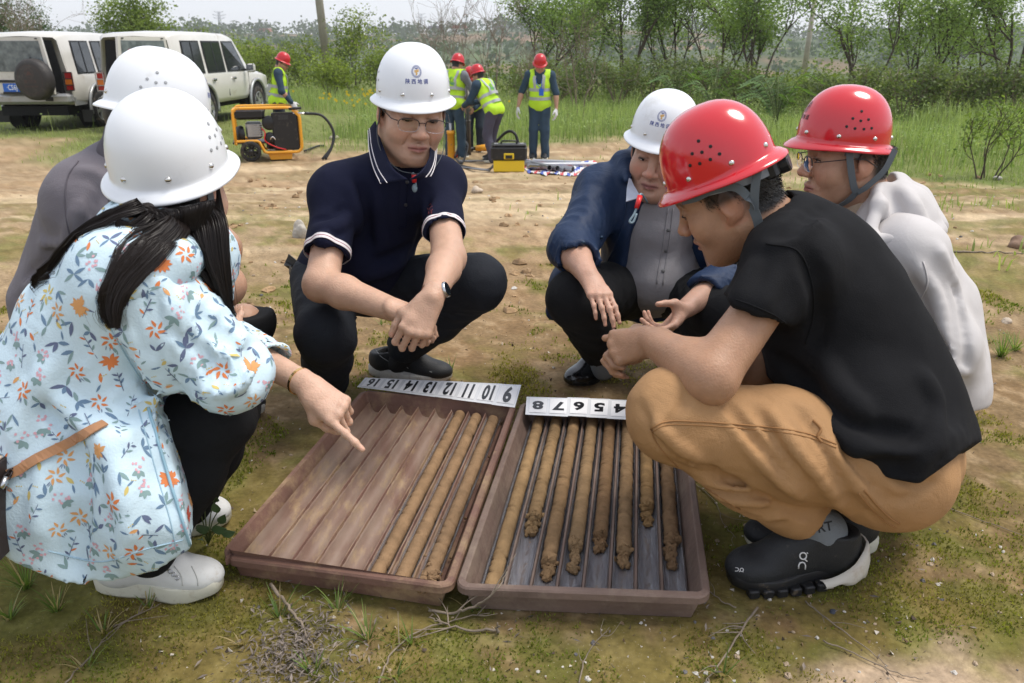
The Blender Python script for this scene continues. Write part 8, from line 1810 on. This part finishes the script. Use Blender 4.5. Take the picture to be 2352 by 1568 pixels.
# ------------------------------------------------------------------ the drilling crew
mat('vest yellow', (.46, .74, .028), .7, bump=.2, bscale=60); mat('reflective', (.36, .38, .38), .4); mat('work blue', (.022, .048, .078), .85, bump=.3, bscale=90); mat('work trousers', (.028, .055, .085), .85, bump=.3, bscale=90); mat('dark work trousers', (.016, .026, .040), .85, bump=.3, bscale=90); mat('grey violet', (.060, .056, .080), .85); mat('grey jersey', (.17, .19, .21), .85); mat('white glove', (.62, .62, .62), .85); mat('rubber', (.013, .013, .014), .5); mat('tool orange', (.78, .35, .02), .4, coat=.3, dirt=((.3, .2, .1), .1, 9)); mat('tool steel', (.30, .30, .31), .4, .8); mat('machine black', (.012, .012, .013), .4, dirt=((.1, .08, .06), .15, 12)); mat('cast grey', (.40, .40, .40), .4, .7)
def worker(label, px, Z, face, lean=0, knees=(0, 0), stance=.11, armL=None, armR=None, head=(0, -.15), h=1.0, shirt='work blue', legs='work trousers', sleeve=1.0, gloves=False, yaw_hips=0, legy=(0, 0), badge=False, back_text=False, helm='helmet red dull', glasses=False, vest=True, shift=0.0):
 b0 = P_at(px, 363, Z); root = world_root('person', b0); tag(root, label, 'person', 'drilling crew in yellow green vests'); a = R(face); F = V(math.sin(a), math.cos(a), 0); Rr = V(math.cos(a), -math.sin(a), 0); U = V(0, 0, 1)
 L = lambda x, y, z: b0 + (Rr * x + F * y + U * z) * h
 la = R(lean); up = U * math.cos(la) + F * math.sin(la); fw = F * math.cos(la) - U * math.sin(la); P = L(shift, -.10 * math.sin(la), .90 - .06 * (knees[0] + knees[1]))
 T = lambda x, y, z: P + (Rr * x + fw * y + up * z) * h
 J = dict(P=P, M=T(0, .01, .23), N=T(0, .02, .49), SR=T(.185, .0, .455), SL=T(-.185, .0, .455), HR=P + Rr * .09 - U * .03, HL=P - Rr * .09 - U * .03)
 AR, AL = L(stance, legy[0], .09), L(-stance, legy[1], .09); KR, KL = lerp(J['HR'], AR, .5) + F * (.03 + .12 * knees[0]), lerp(J['HL'], AL, .5) + F * (.03 + .12 * knees[1])
 def arm(sh, sd, spec):
  if spec is None: spec = ((.10, .02, -.28), (.12, .10, -.52))
  return sh + (Rr * sd * spec[0][0] + F * spec[0][1] + U * spec[0][2]) * h, sh + (Rr * sd * spec[1][0] + F * spec[1][1] + U * spec[1][2]) * h
 ER, WR = arm(J['SR'], 1, armR); EL, WL = arm(J['SL'], -1, armL)
 hd = R(head[0]); hf = unit((F * math.cos(hd) + Rr * math.sin(hd)) + U * head[1]); H = Frame(J['N'] + up * .10 + hf * .035 + U * .045, hf, U + up * .5, 1.05); Fm = Frame(H.L(0, 0, .045), hf, H.u)
 S = Sdf(); head_ops(S, H, J['N'], w=1.0); torso_ops(S, J, -.02); leg_ops(S, J['HR'], KR, AR); leg_ops(S, J['HL'], KL, AL); arm_ops(S, J['SR'], ER, WR); arm_ops(S, J['SL'], EL, WL)
 for (w_, e_, sd) in ((WR, ER, -1), (WL, EL, 1)): hand_ops(S, w_, unit(w_ - e_) + V(0, 0, -.2), Rr * -sd + F * .3, sd, curl=((.4, .5, .3),) * 4)
 S.under(Fm); S.build('body', SKIN, root, .021, [fine_box(H.c, .13, .012), fine_box(WR + (WR - ER) * .3, .09, .013), fine_box(WL + (WL - EL) * .3, .09, .013)], skin_color([H], (.40, .23, .15), (.33, .14, .12)))
 T_ = Sdf(); torso_ops(T_, J, .015, .05, nk=.065)
 for (sh, el, wr) in ((J['SR'], ER, WR), (J['SL'], EL, WL)):
  T_.cone(sh, el, .066, .058, .03); 
  if sleeve > .6: T_.cone(el, lerp(el, wr, sleeve), .056, .044, .03)
 T_.cutp(P - up * .12 * h, -up); T_.disp += [rumple(.012, 6, px)]; T_.build('shirt', MATS[shirt], root, .021)
 T_ = Sdf(); torso_ops(T_, J, .006, .05); T_.cutp(P + up * .05, up)
 for (hp, k_, an) in ((J['HR'], KR, AR), (J['HL'], KL, AL)): T_.chain([hp, k_], [.098, .078], .04); T_.chain([k_, an + V(0, 0, -.03)], [.078, .074], .03); T_.disp += [fold(k_, an, 6, .012, .3, 1, .3, px)]
 T_.disp += [rumple(.012, 7, px + 3)]; T_.build('trousers', MATS[legs], root, .021)
 if gloves:
  for (w_, e_, sd) in ((WR, ER, -1), (WL, EL, 1)):
   G_ = Sdf(); hand_ops(G_, w_, unit(w_ - e_) + V(0, 0, -.2), Rr * -sd + F * .3, sd, curl=((.4, .5, .3),) * 4, sc=1.12); G_.build('glove', MATS['white glove'], root, .011)
 for an, sd in ((AR, 1), (AL, -1)): shoe(root, V(an[0], an[1], b0[2]) - F * .07, V(an[0], an[1], b0[2]) + F * .20, upper='shoe black', sole='sole cream', side=sd, step=.012)
 if vest:
  T_ = Sdf(); torso_ops(T_, J, .034, .05, nk=.075, sr=.05); T_.cutp(P - up * .10 * h, -up)
  for (sh, el, wr, sd) in ((J['SR'], ER, WR, 1), (J['SL'], EL, WL, -1)): T_.cone(sh + Rr * sd * .03, lerp(sh, el, .7) + Rr * sd * .02, .092, .075, .01, True); T_.cutp(sh + Rr * sd * .055, Rr * sd)
  T_.cone(J['N'] + fw * .02, H.c, .085, .09, .01, True); T_.cone(J['N'] + fw * .10 - up * .02, J['M'] + fw * .22 - up * .0, .075, .03, .01, True); T_.disp += [rumple(.010, 7, px + 9)]
  v_ = T_.build('safety_vest', MATS['vest yellow'], root, .015); vs = Surf(v_)
  for z in (.08, .22): ring_band(vs, J['P'] + up * (z + .02), up, .05, .003, 'reflective_band', 'reflective', root, 40, .45)
  for sd in (-1, 1):
   pts = [vs.near(J['P'] + up * z * 1.0 + Rr * sd * .105 + fw * q, .004)[0] for (z, q) in ((.23, -.25), (.33, -.25), (.42, -.22), (.50, -.10), (.505, .05), (.42, .22), (.33, .25), (.23, .25))]; m = MB(); c_ = catmull(pts, 3); c_ = [vs.near(p, .004)[0] for p in c_]; m.ribbon(c_, Rr, .048, .003); m.build('reflective_strap', MATS['reflective'], root)
  if back_text:
   for t_, s_, z in (('陕西地调', .072, .30),):
    vv, ff = text_mesh(t_, s_, .002); m = MB(); m.add([vs.near(J['P'] - fw * .25 + up * (z + p[1]) + Rr * p[0], .005)[0] for p in vv], ff); m.build('vest_text', mat('vest print', (.10, .34, .16), .7), v_)
   m = MB(); m.tube([vs.near(J['P'] - fw * .25 + up * (.395 + .05 * math.sin(t)) + Rr * .05 * math.cos(t), .004)[0] for t in np.linspace(0, 6.2832, 25)], .004, 4); m.tube([vs.near(J['P'] - fw * .25 + up * (.395 + z) + Rr * x, .004)[0] for x, z in ((-.02, .012), (.0, .02), (.022, .02), (.0, .01), (.002, -.03))], .005, 4); m.build('vest_emblem', MATS['vest print'], v_)
 if badge:
  m = MB(); c_ = vs.near(J['P'] + up * .22 + fw * .25 - Rr * .05, .02)[0]; m.box(c_, (.075, .006, .11), X=Rr, Z=up, Y=fw, bev=.004); m.build('badge_card', mat('badge card blue', (.02, .12, .55), .4), root); m = MB()
  for sd in (-1, 1): m.ribbon([c_ + up * .055, vs.near(J['P'] + up * .36 + fw * .22 + Rr * (.02 * sd), .012)[0], J['N'] + fw * .06 + Rr * sd * .055], Rr, .012, .002)
  m.build('lanyard', mat('lanyard blue', (.02, .10, .45), .6), root)
 hm = helmet(root, Fm, helm, logo=None, detail=0, vents=False)
 if glasses: m = MB(); m.tube([H.L(.075, .01, .0), H.L(.065, .085, -.004), H.L(0, .112, -.006), H.L(-.065, .085, -.004), H.L(-.075, .01, 0)], .003, 5); m.build('glasses', MATS['frame dark'], root)
 return root
worker('worker with glasses standing behind the orange generator, hand resting on it', 652, 14.0, 78, lean=8, head=(10, -.45), armL=((.06, .06, -.28), (.02, .14, -.48)), armR=((.08, .04, -.28), (.06, .18, -.46)), gloves=True, glasses=True, legs='dark work trousers')
worker('worker in grey sleeves with his back turned, holding the drill rod', 1046, 13.7, 28, lean=8, head=(5, -.35), armR=((.10, .10, -.26), (.02, .34, -.36)), armL=((.08, .10, -.26), (-.14, .34, -.36)), shirt='grey jersey', back_text=True, stance=.13)
worker('worker bending forward with both hands on the drill rod, grey trousers', 1130, 13.2, -52, lean=30, head=(0, -.35), armL=((.04, .12, -.25), (-.06, .34, -.34)), armR=((.06, .14, -.24), (-.10, .36, -.32)), legs='grey violet', back_text=True, stance=.12, knees=(.3, .6), legy=(.10, -.12), shift=.02, h=.97)
worker('worker mostly hidden behind the bending one at the drill rod', 1092, 14.5, 190, lean=34, head=(0, -.6), armL=((.06, .14, -.24), (-.08, .30, -.40)), armR=((.06, .14, -.24), (-.10, .30, -.40)), legs='dark work trousers', knees=(.4, .3), h=.95)
worker('worker in white gloves with a blue badge standing apart at right, looking down', 1238, 13.6, 186, lean=3, head=(-6, -.50), armL=((.09, .02, -.28), (.10, .08, -.52)), armR=((.12, -.02, -.27), (.17, .06, -.50)), gloves=True, badge=True, sleeve=0.2, stance=.10)

# ------------------------------------------------------------------ generator
def generator():
 b0 = P_at(607, 352, 13.4); root = empty('generator', tuple(b0), R(16)); tag(root, 'orange framed engine power pack on wheels with black radiator, beside the right car', 'generator'); O = MATS['tool orange']
 def fr(y, nm): b = MB(); P = [(-.42, y, .26), (-.42, y, .78), (-.36, y, .84), (.48, y, .84), (.62, y, .70), (.62, y, .20), (.56, y, .13), (.02, y, .13), (-.06, y, .32), (-.42, y, .32)]; c = []; [c.extend([lerp(P[i], P[(i + 1) % len(P)], t) for t in (.08, .5, .92)]) for i in range(len(P))]; b.tube(c + c[:1], .024, 8); return b.build('frame', O, root)
 fr(-.28, 0); fr(.28, 1); b = MB()
 for (x, z) in ((-.42, .80), (-.42, .30), (.60, .72), (.60, .16)): b.tube([(x, -.28, z), (x, .28, z)], .022, 8)
 b.build('cross_bar', O, root); b = MB(); b.prism([(.10, .0), (.44, .0), (.46, .12), (.06, .12)], (0, -.24, .01), (1, 0, 0), (0, 0, 1), .48, N=(0, 1, 0)); b.build('stand_foot', O, root)
 b = MB(); b.box((.38, -.20, .46), (.42, .16, .60), bev=.02); rd = b.build('radiator', MATS['machine black'], root); b = MB(); [b.box((.36 + .0 * k, -.284, .66 - .0 * k + k * .02), (.16, .006, .008)) for k in range(4)]; b.build('vent_slots', mat('slot grey', (.06, .06, .06), .6), rd)
 b = MB(); b.box((-.17, -.08, .74), (.48, .34, .17), bev=.04); b.lathe([(.04, 0), (.04, .03), (.0001, .035)], (-.26, -.08, .825), (0, 0, 1), 14); b.build('fuel_tank', MATS['machine black'], root)
 b = MB(); b.box((-.12, -.06, .48), (.26, .26, .26), bev=.03); b.build('engine_block', MATS['cast grey'], root); b = MB(); [b.box((-.05, -.20, .40 + .035 * k), (.20, .03, .012)) for k in range(6)]; b.build('cooling_fins', MATS['cast grey'], root)
 b = MB(); b.lathe([(.10, 0), (.115, .02), (.115, .10), (.08, .12), (.0001, .12)], (.13, -.16, .60), (0, -1, 0), 20); b.lathe([(.09, 0), (.09, .10), (.05, .11), (.0001, .11)], (.12, -.16, .36), (0, -1, 0), 20); b.build('air_filter', MATS['machine black'], root)
 b = MB(); b.lathe([(.13, 0), (.14, .03), (.12, .10), (.0001, .11)], (-.30, -.10, .42), (-1, -.3, 0), 20); b.build('starter_housing', MATS['machine black'], root)
 b = MB(); b.box((-.02, 0, .29), (.9, .5, .03)); b.box((.2, .1, .25), (.3, .2, .2), bev=.03); b.build('base_plate', MATS['machine black'], root)
 b = MB(); b.tube(catmull([(.0, -.22, .52), (.05, -.27, .45), (.04, -.28, .32), (.20, -.29, .22), (.36, -.29, .17)], 5), .010, 6); b.build('red_hose', MATS['red plastic'], root); b = MB(); b.tube(catmull([(.1, -.24, .30), (.16, -.28, .38), (.22, -.26, .30), (.20, -.26, .18)], 5), .014, 6); b.build('pipe', MATS['chrome'], root)
 for y in (-.36, .36):
  t = MB(); t.lathe([(.12, -.03), (.158, -.032), (.165, -.015), (.165, .015), (.158, .032), (.12, .03)], (-.20, y, .165), (0, 1, 0), 28); w = t.build('wheel', MATS['tyre'], root); t = MB(); t.lathe([(.125, .01), (.11, .02), (.11, -.02), (.125, -.01)], (-.20, y, .165), (0, 1, 0), 24); t.lathe([(.035, -.04), (.035, .04), (.0001, .042)], (-.20, y, .165), (0, 1, 0), 12); t.lathe([(.035, .04), (.035, -.04), (.0001, -.042)], (-.20, y, .165), (0, 1, 0), 12)
  for k in range(10): a = 2 * math.pi * k / 10; t.box(V(-.20, y, .165) + V(math.cos(a), 0, math.sin(a)) * .075, (.10, .02, .022), X=(math.cos(a), 0, math.sin(a)), Z=(-math.sin(a), 0, math.cos(a)))
  t.build('wheel_hub', MATS['machine black'], w)
 b = MB(); b.tube([(.46, -.30, .82), (.66, -.30, .83)], .022, 8); b.build('handle_grip', MATS['rubber'], root)
 b = MB(); b.tube([(.52, -.26, .74), (.78, -.26, .74)], .020, 8); b.build('hose_fitting', MATS['chrome'], root)
 for k in range(2): b = MB(); b.tube(catmull([(.70, -.26 + .05 * k, .74), (.98, -.3, .70), (1.14, -.32 + .05 * k, .46), (1.10, -.4, .22), (.92 + .05 * k, -.5, .02)], 8), .022, 8); b.build('hose', MATS['rubber'], root)
generator()
# ------------------------------------------------------------------ rod, tools, tarpaulin and pipes
def gear():
 def G(x, y, z=0.0): q = on_ground(x, y, -.6); q = on_ground(x, y, ground_z(q[0], q[1])); return V(q[0], q[1], ground_z(q[0], q[1]) + z)
 b0 = G(1078, 358); r = world_root('drill_rod', b0); tag(r, 'upright grey steel drill rod held by the crew', 'rod'); b = MB(); b.tube([b0, b0 + V(-.01, 0, 1.14)], .036, 14); b.tube([b0 + V(0, 0, .55), b0 + V(-.006, 0, .60)], .041, 14); b.build('tube', mat('rod steel', (.14, .13, .12), .45, .5, var=.3, vscale=9), r)
 b0 = G(1037, 360); r = world_root('hydraulic_jack', b0); tag(r, 'yellow cylinder jack with steel tip and red valve, left of the drill rod', 'jack'); b = MB(); b.lathe([(.065, 0), (.065, .40), (.072, .40), (.072, .46), (.0001, .465)], b0, (0, 0, 1), 18); b.build('cylinder', MATS['tool orange'], r); b = MB(); b.lathe([(.03, .46), (.03, .58), (.0001, .585)], b0, (0, 0, 1), 12); b.build('ram', MATS['cast grey'], r); b = MB(); b.box(b0 + V(.09, 0, .10), (.10, .05, .035)); b.build('bracket', MATS['tool orange'], r); b = MB(); b.sphere(b0 + V(.08, -.05, .045), .03, 10, 8); b.build('valve', MATS['red plastic'], r)
 b0 = G(1169, 392); r = world_root('toolbox', b0); tag(r, 'black toolbox with yellow lower tray and yellow latch, behind the trays', 'toolbox'); b = MB(); b.box(b0 + V(0, 0, .085), (.46, .26, .17), bev=.012); b.build('lower_tray', mat('tool yellow', (.72, .50, .02), .45), r); b = MB(); b.box(b0 + V(0, 0, .27), (.54, .30, .21), bev=.03); b.box(b0 + V(0, 0, .385), (.52, .28, .03), bev=.012); b.build('box', MATS['machine black'], r); b = MB(); b.box(b0 + V(0, -.155, .235), (.15, .02, .09), bev=.008); b.build('latch', MATS['tool yellow'], r); b = MB(); b.box(b0 + V(0, -.167, .225), (.10, .01, .05)); b.build('latch_gap', MATS['machine black'], r)
 for s in (-1, 1): b = MB(); b.box(b0 + V(s * .19, -.05, .405), (.06, .05, .018), bev=.004); b.build('lid_clip', MATS['cast grey'], r)
 b = MB(); b.tube([b0 + V(-.12, 0, .40), b0 + V(-.10, 0, .44), b0 + V(.10, 0, .44), b0 + V(.12, 0, .40)], .014, 6); b.build('handle', MATS['machine black'], r)
 b0 = G(1105, 352); r = world_root('breaker_hammer', b0); tag(r, 'orange hydraulic breaker lying at the feet of the crew', 'breaker'); b = MB(); b.tube([b0 + V(-.1, 0, .08), b0 + V(.22, .05, .10)], [.05, .07], 12); b.build('barrel', MATS['tool orange'], r); b = MB(); b.tube([b0 + V(-.35, -.03, .06), b0 + V(-.1, 0, .08)], .03, 10); b.tube([b0 + V(.2, .05, .05), b0 + V(.2, .05, .22)], .02, 8); o = b.build('chisel', MATS['machine black'], r); o['kind'] = 'stuff'; b = MB(); b.tube(catmull([b0 + V(.2, .05, .12), b0 + V(.45, 0, .36), b0 + V(.60, -.05, .34), b0 + V(.68, -.1, .12)], 6), .026, 8); b.build('hose', MATS['rubber'], r)
 for k, (pts, lab) in enumerate([([(1050, 378), (1080, 388), (1120, 386), (1135, 380)], 'black hose curving left of the toolbox'), ([(1045, 368), (1060, 352), (1075, 362), (1062, 380), (1048, 372)], 'coiled hydraulic hose between jack and rod'), ([(700, 352), (730, 340), (745, 335)], 'hose end lying on the dirt right of the generator')]):
  P = [G(x, y, .03 + (.18 if k == 1 and i in (1, 2) else 0)) for i, (x, y) in enumerate(pts)]; b = MB(); c = catmull(P, 6); b.tube(c, .018, 8); o = b.build('hose', MATS['rubber']); tag(o, lab, 'hose')
 for k, (x0, y0, x1, y1, lab) in enumerate([(1052, 374, 1110, 372, 'short steel bar on the dirt left of the toolbox'), (1060, 384, 1125, 390, 'second steel bar nearest the hose')]):
  b = MB(); b.tube([G(x0, y0, .02), G(x1, y1, .02)], .016, 8); o = b.build('steel_bar', MATS['tool steel']); tag(o, lab, 'bar')
 # striped tarpaulin
 A, B, C_, D = G(1196, 384), G(1372, 372), G(1352, 402), G(1215, 400); A2 = G(1196, 372); b = []; n = 36; mI = []; v = []
 for j in range(9):
  for i in range(n + 1): s, t = i / n, j / 8; p = lerp(lerp(A2, B, s), lerp(D, C_, s), t); v.append(V(p[0], p[1], ground_z(p[0], p[1]) + .012 + .012 * math.sin(i * 1.9 + j) * math.sin(j * 1.3 + i * .4)))
 f = [(j * (n + 1) + i, j * (n + 1) + i + 1, (j + 1) * (n + 1) + i + 1, (j + 1) * (n + 1) + i) for j in range(8) for i in range(n)]; mi = [(0, 1, 0, 2)[((i + j) // 2) % 4] for j in range(8) for i in range(n)]
 o = link_mesh('tarpaulin', raw_mesh('tarpaulin', np.array(v), f, True, None, mi), [mat('tarp white', (.62, .62, .62), .5), mat('tarp red', (.55, .06, .06), .5), mat('tarp blue', (.05, .09, .38), .5)]); tag(o, 'red, white and blue striped tarpaulin under the pipes', 'tarpaulin')
 for k in range(7):
  x0, y0 = 1204 + 5 * k, 378 + 3.4 * k - (k > 3) * 14; x1, y1 = 1262 + 18 * k, 393 + 1.2 * k - (k > 3) * 18; p, q = G(x0, y0, .055 + .01 * (k % 2)), G(x1, y1, .055); b = MB(); d = unit(q - p); b.tube([p, q], .042 if k < 4 else .03, 12, False); e = perp(d); g = np.cross(d, e); rr = .042 if k < 4 else .03
  b.tube([q, p], rr * .86, 12, False); b.add([q + (e * math.cos(t) + g * math.sin(t)) * r_ for t in np.linspace(0, 6.2832, 12, endpoint=False) for r_ in (rr, rr * .86)], [(2 * i, 2 * i + 1, (2 * i + 3) % 24, (2 * i + 2) % 24) for i in range(12)]); o = b.build('steel_pipe', MATS['tool steel'] if k < 4 else mat('pipe pale', (.42, .43, .45), .4, .4)); tag(o, 'grey pipe on the striped tarpaulin, %s from its left end' % 'first second third fourth fifth sixth seventh'.split()[k], 'pipe', 'pipes on the striped tarpaulin')
gear()
